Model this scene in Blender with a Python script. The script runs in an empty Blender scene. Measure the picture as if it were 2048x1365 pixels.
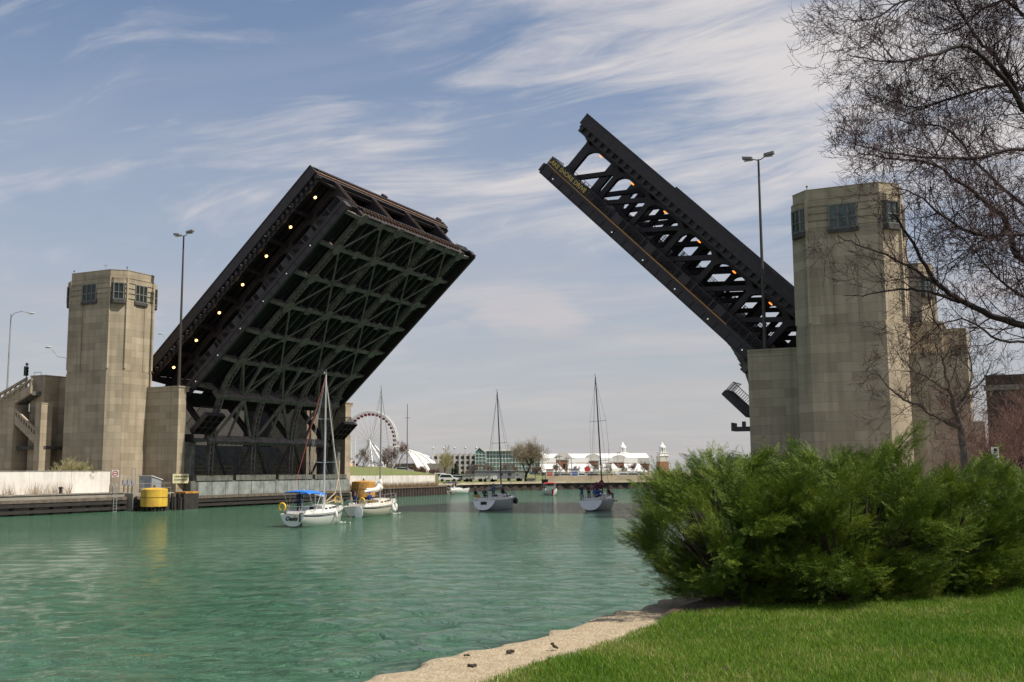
import bpy, bmesh, math, random
import numpy as np
from mathutils import Matrix, Vector
R = math.radians
S = bpy.context.scene
COL = S.collection

# ------------------------------------------------------------------ camera
F_PX, PITCH, ROLL, PHI = 2101.8, 0.12192, -0.006154, 0.44440
CAM_H = 4.5
H0 = (-44.968, 134.283)                       # north trunnion in plan
_cp, _sp = math.cos(PITCH), math.sin(PITCH)
_cr, _sr = math.cos(ROLL), math.sin(ROLL)
FW = Vector((0, _cp, _sp)); _R0 = Vector((1, 0, 0)); _U0 = Vector((0, -_sp, _cp))
RT = _R0 * _cr + _U0 * _sr
UP = _R0 * -_sr + _U0 * _cr
cd = bpy.data.cameras.new('camera')
cd.sensor_width = 36.0
cd.lens = 36.0 * F_PX / 2048.0
cd.clip_start = 0.1
cd.clip_end = 20000
cam = bpy.data.objects.new('camera', cd)
cam.matrix_world = Matrix(((RT.x, UP.x, -FW.x, 0), (RT.y, UP.y, -FW.y, 0), (RT.z, UP.z, -FW.z, CAM_H), (0, 0, 0, 1)))
COL.objects.link(cam)
S.camera = cam

# ------------------------------------------------------------------ light
S.view_settings.view_transform = 'Standard'
S.view_settings.look = 'None'
S.view_settings.gamma = 1.0
S.view_settings.exposure = 0.28
SUN_EL = R(55)
_e = R(4)                                       # sun stands a touch east of the line the bridge points along
SU = (math.cos(PHI), -math.sin(PHI)); SV = (math.sin(PHI), math.cos(PHI))
sx = SU[0] * math.cos(_e) + SV[0] * math.sin(_e)
sy = SU[1] * math.cos(_e) + SV[1] * math.sin(_e)
sun_dir = Vector((sx * math.cos(SUN_EL), sy * math.cos(SUN_EL), math.sin(SUN_EL)))
sl = bpy.data.lights.new('sun', 'SUN')
sl.energy = 4.7
sl.angle = R(0.5)
sl.color = (1.0, 0.93, 0.82)
so = bpy.data.objects.new('sun', sl)
so.rotation_euler = sun_dir.to_track_quat('Z', 'Y').to_euler()
COL.objects.link(so)

W = bpy.data.worlds.new('World'); S.world = W
W.use_nodes = True
def build_world():
    nt = W.node_tree; N = nt.nodes; L = nt.links
    N.clear()
    def nd(t, **k):
        n = N.new(t)
        for a, b in k.items(): setattr(n, a, b)
        return n
    def m(op, a, b=None, c=None):
        n = nd('ShaderNodeMath', operation=op)
        for i, q in enumerate((a, b, c)):
            if q is None: continue
            if isinstance(q, (int, float)): n.inputs[i].default_value = q
            else: L.new(q, n.inputs[i])
        return n.outputs[0]
    def mixc(f, a, b):
        n = nd('ShaderNodeMix', data_type='RGBA')
        if isinstance(f, (int, float)): n.inputs[0].default_value = f
        else: L.new(f, n.inputs[0])
        for i, q in ((6, a), (7, b)):
            if isinstance(q, tuple): n.inputs[i].default_value = (*q, 1)
            else: L.new(q, n.inputs[i])
        return n.outputs[2]
    def ramp(x, lo, hi):
        n = nd('ShaderNodeMapRange', interpolation_type='SMOOTHSTEP')
        L.new(x, n.inputs[0]); n.inputs[1].default_value = lo; n.inputs[2].default_value = hi
        return n.outputs[0]
    sky = nd('ShaderNodeTexSky', sky_type='NISHITA')
    sky.sun_disc = False; sky.sun_elevation = SUN_EL; sky.sun_rotation = math.atan2(sx, sy)
    sky.air_density = 1.0; sky.dust_density = 0.6; sky.ozone_density = 2.0; sky.altitude = 100
    tc = nd('ShaderNodeTexCoord')
    sp = nd('ShaderNodeSeparateXYZ'); L.new(tc.outputs['Generated'], sp.inputs[0])
    x, y, z = sp.outputs
    zz = m('MAXIMUM', z, 0.0)
    den = m('ADD', zz, 0.10)
    px = m('DIVIDE', x, den); py = m('DIVIDE', y, den)
    def comb(a, b, c):
        n = nd('ShaderNodeCombineXYZ')
        for i, q in enumerate((a, b, c)):
            if isinstance(q, (int, float)): n.inputs[i].default_value = q
            else: L.new(q, n.inputs[i])
        return n.outputs[0]
    def noise(vec, sc, det, rough, dist=0.0):
        n = nd('ShaderNodeTexNoise'); L.new(vec, n.inputs['Vector'])
        n.inputs['Scale'].default_value = sc; n.inputs['Detail'].default_value = det
        n.inputs['Roughness'].default_value = rough; n.inputs['Distortion'].default_value = dist
        return n.outputs['Fac']
    # cirrus on a flat layer: brush strokes running one way, with a slow warp
    a = R(-27)
    warp = noise(comb(px, py, 3.1), 0.55, 2, 0.5)
    wp = m('MULTIPLY', m('SUBTRACT', warp, 0.5), 1.1)
    q1 = m('ADD', m('MULTIPLY', px, math.cos(a)), m('MULTIPLY', py, math.sin(a)))
    q2 = m('ADD', m('SUBTRACT', m('MULTIPLY', py, math.cos(a)), m('MULTIPLY', px, math.sin(a))), wp)
    fine = noise(comb(m('MULTIPLY', q1, 0.62), m('MULTIPLY', q2, 1.5), 0.0), 2.3, 9, 0.57, 0.35)
    fine2 = noise(comb(m('MULTIPLY', q1, 1.1), m('MULTIPLY', q2, 3.2), 5.0), 2.6, 8, 0.60, 0.8)
    big = noise(comb(px, py, 2.7), 1.15, 2, 0.5)
    side = ramp(x, -0.12, 0.14)
    high = ramp(z, 0.13, 0.30)
    cov = m('ADD', m('MULTIPLY', big, 0.50), m('MULTIPLY', m('MULTIPLY', side, high), 0.145))
    dens = m('ADD', m('ADD', m('MULTIPLY', fine, 0.62), m('MULTIPLY', fine2, 0.38)), cov)
    cir = m('MULTIPLY', m('MULTIPLY', ramp(dens, 0.70, 1.0), 0.9), m('ADD', 0.16, m('MULTIPLY', high, 0.84)))
    veil = noise(comb(m('MULTIPLY', q1, 0.5), m('MULTIPLY', q2, 0.9), 9.0), 1.0, 5, 0.55, 0.4)
    veilf = m('MULTIPLY', ramp(veil, 0.42, 0.72), 0.34)
    # small low cumulus
    az = m('DIVIDE', x, m('MAXIMUM', y, 0.05))
    cum = noise(comb(m('MULTIPLY', az, 7.0), m('MULTIPLY', z, 22.0), 1.3), 1.0, 6, 0.55, 0.2)
    band = m('MULTIPLY', ramp(z, 0.115, 0.14), m('SUBTRACT', 1.0, ramp(z, 0.150, 0.185)))
    cumf = m('MULTIPLY', m('MULTIPLY', ramp(cum, 0.50, 0.66), band), 0.5)
    hz = m('SUBTRACT', 1.0, ramp(z, -0.05, 0.54))
    base = nd('ShaderNodeMix', data_type='RGBA', blend_type='MULTIPLY'); base.inputs[0].default_value = 1.0
    L.new(sky.outputs[0], base.inputs[6]); base.inputs[7].default_value = (0.95, 0.97, 0.98, 1)
    K = 10.0                                    # the background strength is 0.1
    c = mixc(m('MULTIPLY', hz, 0.86), base.outputs[2], (0.385 * K, 0.375 * K, 0.395 * K))
    lay = noise(comb(m('MULTIPLY', az, 2.2), m('MULTIPLY', z, 26.0), 4.0), 1.0, 6, 0.6, 0.5)
    layf = m('MULTIPLY', m('MULTIPLY', ramp(lay, 0.42, 0.68), m('SUBTRACT', 1.0, ramp(z, 0.10, 0.24))), 0.34)
    c = mixc(veilf, c, (0.50 * K, 0.49 * K, 0.51 * K))
    c = mixc(layf, c, (0.52 * K, 0.455 * K, 0.435 * K))
    c = mixc(cir, c, (0.62 * K, 0.585 * K, 0.575 * K))
    c = mixc(cumf, c, (0.56 * K, 0.50 * K, 0.49 * K))
    bg = nd('ShaderNodeBackground'); bg.inputs['Strength'].default_value = 0.1
    L.new(c, bg.inputs['Color'])
    out = nd('ShaderNodeOutputWorld'); L.new(bg.outputs[0], out.inputs[0])
build_world()

# ------------------------------------------------------------------ places
def uv(u, v, z=0.0):
    """bridge frame (u along the bridge to the south, v downstream) to world"""
    return Vector((H0[0] + SU[0] * u + SV[0] * v, H0[1] + SU[1] * u + SV[1] * v, z))
def at(x, y, dist):
    """the point seen at a photo pixel, at a real distance along +Y"""
    d = FW * F_PX + RT * (x - 1024) + UP * (682.5 - y)
    return Vector((0, 0, CAM_H)) + d * (dist / d.y)
def gz(x, y, z):
    d = FW * F_PX + RT * (x - 1024) + UP * (682.5 - y)
    return Vector((0, 0, CAM_H)) + d * ((z - CAM_H) / d.z)

# ------------------------------------------------------------------ materials
MATS = {}
def mat(name, col, rough=0.7, metal=0.0, var=0.0, scale=3.0, bump=0.0, bscale=None, spec=0.5, col2=None, streak=0.0, emit=None, coat=0.0):
    """procedural: colour broken up by noise, optional vertical streaks and bump"""
    if name in MATS: return MATS[name]
    M = bpy.data.materials.new(name); M.use_nodes = True
    nt = M.node_tree; N = nt.nodes; L = nt.links
    b = N['Principled BSDF']
    b.inputs['Roughness'].default_value = rough; b.inputs['Metallic'].default_value = metal
    b.inputs['Specular IOR Level'].default_value = spec
    b.inputs['Coat Weight'].default_value = coat
    tc = N.new('ShaderNodeTexCoord')
    no = N.new('ShaderNodeTexNoise'); no.inputs['Scale'].default_value = scale; no.inputs['Detail'].default_value = 6
    no.inputs['Roughness'].default_value = 0.62
    L.new(tc.outputs['Object'], no.inputs['Vector'])
    c2 = col2 or tuple(max(0.0, q * (1 - var)) for q in col)
    mx = N.new('ShaderNodeMix'); mx.data_type = 'RGBA'
    mx.inputs[6].default_value = (*col, 1); mx.inputs[7].default_value = (*c2, 1)
    rp = N.new('ShaderNodeMapRange'); rp.inputs[1].default_value = 0.36; rp.inputs[2].default_value = 0.66
    L.new(no.outputs['Fac'], rp.inputs[0]); L.new(rp.outputs[0], mx.inputs[0])
    last = mx.outputs[2]
    if streak:
        mp = N.new('ShaderNodeMapping'); mp.inputs['Scale'].default_value = (1.6, 1.6, 0.12)
        L.new(tc.outputs['Object'], mp.inputs['Vector'])
        n2 = N.new('ShaderNodeTexNoise'); n2.inputs['Scale'].default_value = 1.5; n2.inputs['Detail'].default_value = 5
        L.new(mp.outputs[0], n2.inputs['Vector'])
        r2 = N.new('ShaderNodeMapRange'); r2.inputs[1].default_value = 0.45; r2.inputs[2].default_value = 0.75
        r2.inputs[3].default_value = 1.0; r2.inputs[4].default_value = 1.0 - streak
        L.new(n2.outputs['Fac'], r2.inputs[0])
        mm = N.new('ShaderNodeMix'); mm.data_type = 'RGBA'; mm.blend_type = 'MULTIPLY'; mm.inputs[0].default_value = 1
        L.new(last, mm.inputs[6]); L.new(r2.outputs[0], mm.inputs[7]); last = mm.outputs[2]
    L.new(last, b.inputs['Base Color'])
    if bump:
        nb = N.new('ShaderNodeTexNoise'); nb.inputs['Scale'].default_value = bscale or scale * 4; nb.inputs['Detail'].default_value = 5
        L.new(tc.outputs['Object'], nb.inputs['Vector'])
        bp = N.new('ShaderNodeBump'); bp.inputs['Strength'].default_value = bump; bp.inputs['Distance'].default_value = 0.05
        L.new(nb.outputs['Fac'], bp.inputs['Height']); L.new(bp.outputs[0], b.inputs['Normal'])
    if emit:
        b.inputs['Emission Color'].default_value = (*emit[0], 1); b.inputs['Emission Strength'].default_value = emit[1]
    MATS[name] = M
    return M

def stone_mat(name, c1, c2, bw=2.4, bh=0.85, dark=0.27, joint=0.70):
    """limestone blocks in courses: slightly different tone per block, faint joints, rain streaks"""
    M = bpy.data.materials.new(name); M.use_nodes = True
    nt = M.node_tree; N = nt.nodes; L = nt.links; b = N['Principled BSDF']
    b.inputs['Roughness'].default_value = 0.88; b.inputs['Specular IOR Level'].default_value = 0.25
    tc = N.new('ShaderNodeTexCoord'); sp = N.new('ShaderNodeSeparateXYZ'); L.new(tc.outputs['Object'], sp.inputs[0])
    ad = N.new('ShaderNodeMath'); L.new(sp.outputs[0], ad.inputs[0]); L.new(sp.outputs[1], ad.inputs[1])
    cb = N.new('ShaderNodeCombineXYZ'); L.new(ad.outputs[0], cb.inputs[0]); L.new(sp.outputs[2], cb.inputs[1])
    br = N.new('ShaderNodeTexBrick'); L.new(cb.outputs[0], br.inputs['Vector'])
    br.inputs['Scale'].default_value = 1; br.inputs['Brick Width'].default_value = bw; br.inputs['Row Height'].default_value = bh
    br.inputs['Mortar Size'].default_value = 0.014; br.inputs['Mortar Smooth'].default_value = 0.4; br.inputs['Bias'].default_value = 0.0
    br.inputs['Color1'].default_value = (*c1, 1); br.inputs['Color2'].default_value = (*c2, 1)
    br.inputs['Mortar'].default_value = (*[q * joint for q in c2], 1)
    mp = N.new('ShaderNodeMapping'); mp.inputs['Scale'].default_value = (1.2, 1.2, 0.10); L.new(tc.outputs['Object'], mp.inputs['Vector'])
    n2 = N.new('ShaderNodeTexNoise'); n2.inputs['Scale'].default_value = 1.1; n2.inputs['Detail'].default_value = 7; L.new(mp.outputs[0], n2.inputs['Vector'])
    n3 = N.new('ShaderNodeTexNoise'); n3.inputs['Scale'].default_value = 0.35; n3.inputs['Detail'].default_value = 7; n3.inputs['Roughness'].default_value = 0.65
    L.new(tc.outputs['Object'], n3.inputs['Vector'])
    def rng(x, a, bb, lo, hi):
        r = N.new('ShaderNodeMapRange'); L.new(x, r.inputs[0])
        for i, q in enumerate((a, bb, lo, hi)): r.inputs[i + 1].default_value = q
        return r.outputs[0]
    m1 = N.new('ShaderNodeMath'); m1.operation = 'MULTIPLY'
    L.new(rng(n2.outputs['Fac'], 0.45, 0.72, 1.0, 1 - dark), m1.inputs[0]); L.new(rng(n3.outputs['Fac'], 0.35, 0.7, 1.06, 0.86), m1.inputs[1])
    mm = N.new('ShaderNodeMix'); mm.data_type = 'RGBA'; mm.blend_type = 'MULTIPLY'; mm.inputs[0].default_value = 1
    L.new(br.outputs['Color'], mm.inputs[6]); L.new(m1.outputs[0], mm.inputs[7]); L.new(mm.outputs[2], b.inputs['Base Color'])
    nb = N.new('ShaderNodeTexNoise'); nb.inputs['Scale'].default_value = 9; nb.inputs['Detail'].default_value = 6; L.new(tc.outputs['Object'], nb.inputs['Vector'])
    bp = N.new('ShaderNodeBump'); bp.inputs['Strength'].default_value = 0.25; bp.inputs['Distance'].default_value = 0.05
    L.new(nb.outputs['Fac'], bp.inputs['Height']); L.new(bp.outputs[0], b.inputs['Normal'])
    MATS[name] = M
    return M

STONE = stone_mat('limestone_blocks', (0.43, 0.36, 0.26), (0.31, 0.26, 0.185))
CONC = mat('weathered_concrete', (0.30, 0.28, 0.24), 0.9, var=0.45, scale=0.9, streak=0.4, bump=0.3, bscale=7)
CONC_D = mat('grimy_concrete', (0.16, 0.16, 0.14), 0.9, var=0.5, scale=1.3, streak=0.5, bump=0.3, bscale=6)
STEEL = mat('brown_painted_steel', (0.042, 0.031, 0.033), 0.55, var=0.35, scale=1.2, streak=0.2)
STEEL_G = mat('grey_green_painted_steel', (0.215, 0.185, 0.172), 0.6, var=0.45, scale=1.0, col2=(0.10, 0.085, 0.075))
STEEL_S = mat('dark_grey_steel', (0.045, 0.042, 0.04), 0.7, var=0.5, scale=1.0)  # lower stringers, a darker grey than the floor beams
STEEL_R = mat('rusted_steel', (0.17, 0.085, 0.045), 0.8, var=0.6, scale=2.5)
DECKM = mat('steel_grating_dark', (0.010, 0.010, 0.010), 0.8, var=0.3, scale=2)
SUN_GOLD = mat('sunlit_gold_trim', (0.55, 0.25, 0.06), 0.45, var=0.3, scale=0.8)  # sunlight along the edge strip, put into its colour
LAMP = mat('warm_lamp_glass', (1.0, 0.8, 0.5), 0.4, emit=((1.0, 0.56, 0.17), 4.0))
LAMP_O = mat('amber_lamp_glass', (1.0, 0.5, 0.1), 0.4, emit=((1.0, 0.24, 0.03), 1.8))
LAMP_W = mat('white_lamp_glass', (0.9, 0.9, 0.9), 0.3, emit=((0.95, 0.97, 1.0), 0.35))
GLASS = mat('dark_window_glass', (0.022, 0.032, 0.03), 0.10, spec=0.35)
GLASS_G = mat('green_window_glass', (0.075, 0.105, 0.095), 0.10, spec=0.45, var=0.4, scale=1.2)
FRAME = mat('weathered_window_frame', (0.17, 0.165, 0.145), 0.7, var=0.3)
DARKST = mat('dark_stone', (0.07, 0.065, 0.06), 0.85, var=0.4)  # dark tone for sills, pit surfaces and stairwell
WHITE = mat('white_paint', (0.78, 0.77, 0.74), 0.55, var=0.10, scale=1.5)
GEL = mat('white_gelcoat', (0.80, 0.79, 0.75), 0.25, var=0.05, scale=1.5, coat=0.3)
CREAM = mat('cream_gelcoat', (0.72, 0.66, 0.55), 0.28, var=0.06, scale=1.5, coat=0.3)
GREYHULL = mat('shade_grey_gelcoat', (0.55, 0.57, 0.61), 0.3, var=0.08, scale=1.5, coat=0.3)  # shade on the racing hulls' sides, put into the colour as grey
NAVY = mat('navy_stripe_paint', (0.012, 0.016, 0.04), 0.35)
BLACK = mat('black_rubber', (0.012, 0.012, 0.013), 0.6)
ALU = mat('mast_aluminium', (0.62, 0.62, 0.60), 0.4, metal=0.35)
ALU_D = mat('dark_anodised_mast', (0.10, 0.105, 0.12), 0.45)
WIRE = mat('rigging_wire', (0.22, 0.22, 0.23), 0.5)
REDLINE = mat('red_rope', (0.45, 0.08, 0.07), 0.7)
BLUEC = mat('bright_blue_canvas', (0.015, 0.17, 0.62), 0.7, var=0.15)
NAVYC = mat('navy_canvas', (0.018, 0.024, 0.07), 0.8, var=0.2)
REDC = mat('red_canvas', (0.55, 0.03, 0.04), 0.7, var=0.15)
WINEC = mat('wine_red_canvas', (0.16, 0.02, 0.035), 0.8, var=0.3)
TANROPE = mat('tan_rope', (0.45, 0.35, 0.22), 0.9)
YEL = mat('weathered_yellow_paint', (0.72, 0.47, 0.045), 0.6, var=0.35, scale=0.9, streak=0.35, col2=(0.55, 0.33, 0.05))
ORANGE = mat('faded_orange_timber', (0.62, 0.30, 0.06), 0.75, var=0.35, scale=1.2, streak=0.4)
BUOYY = mat('yellow_vinyl', (0.72, 0.42, 0.03), 0.5)
WOOD_D = mat('tarred_timber', (0.035, 0.03, 0.026), 0.85, var=0.5, scale=1.5, bump=0.4, bscale=6)
WOOD = mat('grey_timber', (0.16, 0.13, 0.10), 0.85, var=0.5, scale=1.5, bump=0.4, bscale=6)
RUSTP = mat('rusty_sheet_pile', (0.075, 0.05, 0.042), 0.85, var=0.5, scale=1.4, streak=0.5)
GALV = mat('galvanised_steel', (0.36, 0.36, 0.36), 0.5, metal=0.3, var=0.15)
POLE_D = mat('dark_bronze_pole', (0.055, 0.045, 0.038), 0.5, var=0.2)
SIGNY = mat('pale_yellow_sign', (0.62, 0.60, 0.36), 0.6, var=0.1)
SIGNRED = mat('sign_red', (0.5, 0.05, 0.04), 0.5)
BARK = mat('dark_grey_bark', (0.028, 0.021, 0.019), 0.9, var=0.4, scale=6)
BARK_L = mat('pale_grey_bark', (0.20, 0.165, 0.13), 0.9, var=0.4, scale=5)
BUD = mat('dark_red_buds', (0.17, 0.016, 0.024), 0.8, var=0.4, scale=8)

# ------------------------------------------------------------------ mesh building
def tag(o, label=None, cat=None, group=None, kind=None):
    if label: o['label'] = label
    if cat: o['category'] = cat
    if group: o['group'] = group
    if kind: o['kind'] = kind
    return o
def thing(name, label, cat, loc=(0, 0, 0), rz=0.0, group=None, matrix=None):
    o = bpy.data.objects.new(name, None)
    o.empty_display_size = 0.5
    COL.objects.link(o)
    if matrix is not None: o.matrix_world = matrix
    else:
        o.location = loc; o.rotation_euler = (0, 0, rz)
    return tag(o, label, cat, group)
def uthing(name, label, cat, u, v, z=0.0, group=None):
    return thing(name, label, cat, uv(u, v, z), -PHI, group)

class MB:
    def __init__(s): s.v = []; s.f = []; s.mi = []; s.cur = 0
    def add(s, vs, fs):
        o = len(s.v); s.v.extend([tuple(q) for q in vs])
        for f in fs: s.f.append(tuple(o + i for i in f)); s.mi.append(s.cur)
        return s
    def box(s, x0, x1, y0, y1, z0, z1):
        if x0 > x1: x0, x1 = x1, x0
        if y0 > y1: y0, y1 = y1, y0
        if z0 > z1: z0, z1 = z1, z0
        return s.add([(x0, y0, z0), (x1, y0, z0), (x1, y1, z0), (x0, y1, z0), (x0, y0, z1), (x1, y0, z1), (x1, y1, z1), (x0, y1, z1)],
                     [(0, 3, 2, 1), (4, 5, 6, 7), (0, 1, 5, 4), (1, 2, 6, 5), (2, 3, 7, 6), (3, 0, 4, 7)])
    def bar(s, p, q, w, h=None, up=(0, 0, 1)):
        p = Vector(p); q = Vector(q); h = w if h is None else h
        d = (q - p)
        if d.length < 1e-6: return s
        d.normalize(); upv = Vector(up)
        a = d.cross(upv)
        if a.length < 1e-4: a = d.cross(Vector((1, 0, 0)))
        a.normalize(); b = a.cross(d)
        a *= w / 2; b *= h / 2
        vs = [p - a - b, p + a - b, p + a + b, p - a + b, q - a - b, q + a - b, q + a + b, q - a + b]
        return s.add(vs, [(0, 1, 2, 3), (7, 6, 5, 4), (0, 4, 5, 1), (1, 5, 6, 2), (2, 6, 7, 3), (3, 7, 4, 0)])
    def tube(s, pts, r, n=6, cap=True):
        pts = [Vector(p) for p in pts]; k = len(pts)
        rs = r if isinstance(r, (list, tuple)) else [r] * k
        vs = []; ref = None
        for i in range(k):
            d = (pts[min(i + 1, k - 1)] - pts[max(i - 1, 0)])
            if d.length < 1e-9: d = Vector((0, 0, 1))
            d.normalize()
            if ref is None:
                ref = d.cross(Vector((0.31, 0.2, 0.93)))
                if ref.length < 1e-3: ref = d.cross(Vector((1, 0, 0)))
            a = ref - d * ref.dot(d)
            if a.length < 1e-6: a = d.orthogonal()
            a.normalize(); ref = a; b = d.cross(a)
            for j in range(n):
                t = 2 * math.pi * j / n
                vs.append(pts[i] + (a * math.cos(t) + b * math.sin(t)) * rs[i])
        fs = []
        for i in range(k - 1):
            for j in range(n):
                fs.append((i * n + j, i * n + (j + 1) % n, (i + 1) * n + (j + 1) % n, (i + 1) * n + j))
        if cap:
            fs.append(tuple(range(n - 1, -1, -1))); fs.append(tuple((k - 1) * n + j for j in range(n)))
        return s.add(vs, fs)
    def prism(s, poly, z0, z1, fn=None):
        """polygon (counter-clockwise) extruded from z0 to z1; fn maps (a, b, c) to a point"""
        fn = fn or (lambda a, b, c: (a, b, c)); k = len(poly)
        vs = [fn(a, b, z0) for a, b in poly] + [fn(a, b, z1) for a, b in poly]
        fs = [tuple(range(k - 1, -1, -1)), tuple(range(k, 2 * k))] + [(i, (i + 1) % k, k + (i + 1) % k, k + i) for i in range(k)]
        return s.add(vs, fs)
    def lathe(s, prof, n=24, c=(0, 0, 0), cap=True, ph=0.0):
        vs = []
        for r, z in prof:
            for j in range(n):
                t = 2 * math.pi * j / n + ph
                vs.append((c[0] + r * math.cos(t), c[1] + r * math.sin(t), c[2] + z))
        k = len(prof); fs = []
        for i in range(k - 1):
            for j in range(n): fs.append((i * n + j, i * n + (j + 1) % n, (i + 1) * n + (j + 1) % n, (i + 1) * n + j))
        if cap: fs.append(tuple(range(n - 1, -1, -1))); fs.append(tuple((k - 1) * n + j for j in range(n)))
        return s.add(vs, fs)
    def ball(s, c, r, n=8, m=5, sq=(1, 1, 1)):
        vs = [(c[0], c[1], c[2] - r * sq[2])]
        for i in range(1, m):
            a = -math.pi / 2 + math.pi * i / m
            for j in range(n):
                t = 2 * math.pi * j / n
                vs.append((c[0] + r * sq[0] * math.cos(a) * math.cos(t), c[1] + r * sq[1] * math.cos(a) * math.sin(t), c[2] + r * sq[2] * math.sin(a)))
        vs.append((c[0], c[1], c[2] + r * sq[2])); fs = []
        for j in range(n): fs.append((0, 1 + (j + 1) % n, 1 + j))
        for i in range(m - 2):
            for j in range(n):
                a = 1 + i * n; fs.append((a + j, a + (j + 1) % n, a + n + (j + 1) % n, a + n + j))
        a = 1 + (m - 2) * n
        for j in range(n): fs.append((a + j, a + (j + 1) % n, len(vs) - 1))
        return s.add(vs, fs)
    def loft(s, rings, close=False, cap=True):
        k = len(rings); n = len(rings[0]); vs = [p for r in rings for p in r]; fs = []
        for i in range(k - 1):
            for j in range(n if close else n - 1):
                fs.append((i * n + j, i * n + (j + 1) % n, (i + 1) * n + (j + 1) % n, (i + 1) * n + j))
        if cap: fs.append(tuple(range(n - 1, -1, -1))); fs.append(tuple((k - 1) * n + j for j in range(n)))
        return s.add(vs, fs)
    def build(s, name, m, parent=None, smooth=None, bevel=None):
        me = bpy.data.meshes.new(name)
        me.from_pydata(s.v, [], s.f)
        ms = m if isinstance(m, (list, tuple)) else [m]
        for q in ms: me.materials.append(q)
        if len(ms) > 1: me.polygons.foreach_set('material_index', s.mi)
        if smooth is not None:
            me.polygons.foreach_set('use_smooth', [True] * len(me.polygons))
            me.set_sharp_from_angle(angle=R(smooth))
        me.update()
        o = bpy.data.objects.new(name, me); COL.objects.link(o)
        if parent is not None: o.parent = parent
        if bevel:
            b = o.modifiers.new('edge', 'BEVEL'); b.width = bevel; b.segments = 2; b.limit_method = 'ANGLE'
        return o
def np_mesh(name, verts, faces, m, parent=None):
    """big triangle or quad soup from arrays"""
    me = bpy.data.meshes.new(name); nv = len(verts); nf, k = faces.shape
    me.vertices.add(nv); me.vertices.foreach_set('co', np.ascontiguousarray(verts, dtype=np.float32).ravel())
    me.loops.add(nf * k); me.loops.foreach_set('vertex_index', np.ascontiguousarray(faces, dtype=np.int32).ravel())
    me.polygons.add(nf); me.polygons.foreach_set('loop_start', np.arange(0, nf * k, k, dtype=np.int32))
    me.update(calc_edges=True); me.materials.append(m)
    o = bpy.data.objects.new(name, me); COL.objects.link(o)
    if parent is not None: o.parent = parent
    return o
def copy_tree(o, parent=None):
    c = o.copy(); COL.objects.link(c); c.parent = parent
    for ch in list(o.children): copy_tree(ch, c)
    return c
def struct(o): o['kind'] = 'structure'; return o
def text_mesh(name, body, size, m, parent, M4, depth=0.01, spacing=1.0, shear=0.0, bold=0.0):
    cu = bpy.data.curves.new(name, 'FONT'); cu.body = body; cu.size = size; cu.extrude = depth
    cu.align_x = 'CENTER'; cu.align_y = 'CENTER'; cu.space_character = spacing; cu.shear = shear; cu.offset = bold
    t = bpy.data.objects.new(name, cu); COL.objects.link(t)
    dg = bpy.context.evaluated_depsgraph_get(); dg.update()
    me = bpy.data.meshes.new_from_object(t.evaluated_get(dg)); bpy.data.objects.remove(t)
    me.materials.clear(); me.materials.append(m)
    o = bpy.data.objects.new(name, me); COL.objects.link(o); o.parent = parent; o.matrix_local = M4
    return o

# ------------------------------------------------------------------ water
def water_mat():
    M = bpy.data.materials.new('harbour_water'); M.use_nodes = True
    nt = M.node_tree; N = nt.nodes; L = nt.links; b = N['Principled BSDF']
    b.inputs['Roughness'].default_value = 0.08; b.inputs['IOR'].default_value = 1.33
    b.inputs['Specular IOR Level'].default_value = 0.42
    tc = N.new('ShaderNodeTexCoord')
    def noise(scale, det, rough, sc3, dist=0.0, rot=0.0):
        mp = N.new('ShaderNodeMapping'); mp.inputs['Scale'].default_value = sc3; mp.inputs['Rotation'].default_value = (0, 0, rot)
        L.new(tc.outputs['Object'], mp.inputs['Vector'])
        n = N.new('ShaderNodeTexNoise'); n.inputs['Scale'].default_value = scale; n.inputs['Detail'].default_value = det
        n.inputs['Roughness'].default_value = rough; n.inputs['Distortion'].default_value = dist
        L.new(mp.outputs[0], n.inputs['Vector']); return n.outputs['Fac']
    def mth(op, a, bq):
        n = N.new('ShaderNodeMath'); n.operation = op
        for i, q in enumerate((a, bq)):
            if isinstance(q, (int, float)): n.inputs[i].default_value = q
            else: L.new(q, n.inputs[i])
        return n.outputs[0]
    swell = noise(0.30, 3, 0.5, (1, 1.5, 1), 0.6, 0.4)
    chop = noise(1.1, 5, 0.66, (1, 1.6, 1), 0.9, 0.2)
    rip = noise(3.6, 4, 0.62, (1, 1.5, 1), 0.6, -0.3)
    hgt = mth('ADD', mth('ADD', mth('MULTIPLY', swell, 0.9), mth('MULTIPLY', chop, 0.75)), mth('MULTIPLY', rip, 0.16))
    bp = N.new('ShaderNodeBump'); bp.inputs['Strength'].default_value = 1.0; bp.inputs['Distance'].default_value = 0.8
    L.new(hgt, bp.inputs['Height']); L.new(bp.outputs[0], b.inputs['Normal'])
    # suspended silt: green water, a little clearer or milkier in large patches
    patch = noise(0.035, 3, 0.55, (1, 2.2, 1), 0.8)
    rp = N.new('ShaderNodeMapRange'); rp.inputs[1].default_value = 0.35; rp.inputs[2].default_value = 0.68; L.new(patch, rp.inputs[0])
    mx = N.new('ShaderNodeMix'); mx.data_type = 'RGBA'; L.new(rp.outputs[0], mx.inputs[0])
    mx.inputs[6].default_value = (0.044, 0.122, 0.068, 1); mx.inputs[7].default_value = (0.066, 0.150, 0.092, 1)
    L.new(mx.outputs[2], b.inputs['Base Color'])
    return M
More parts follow.
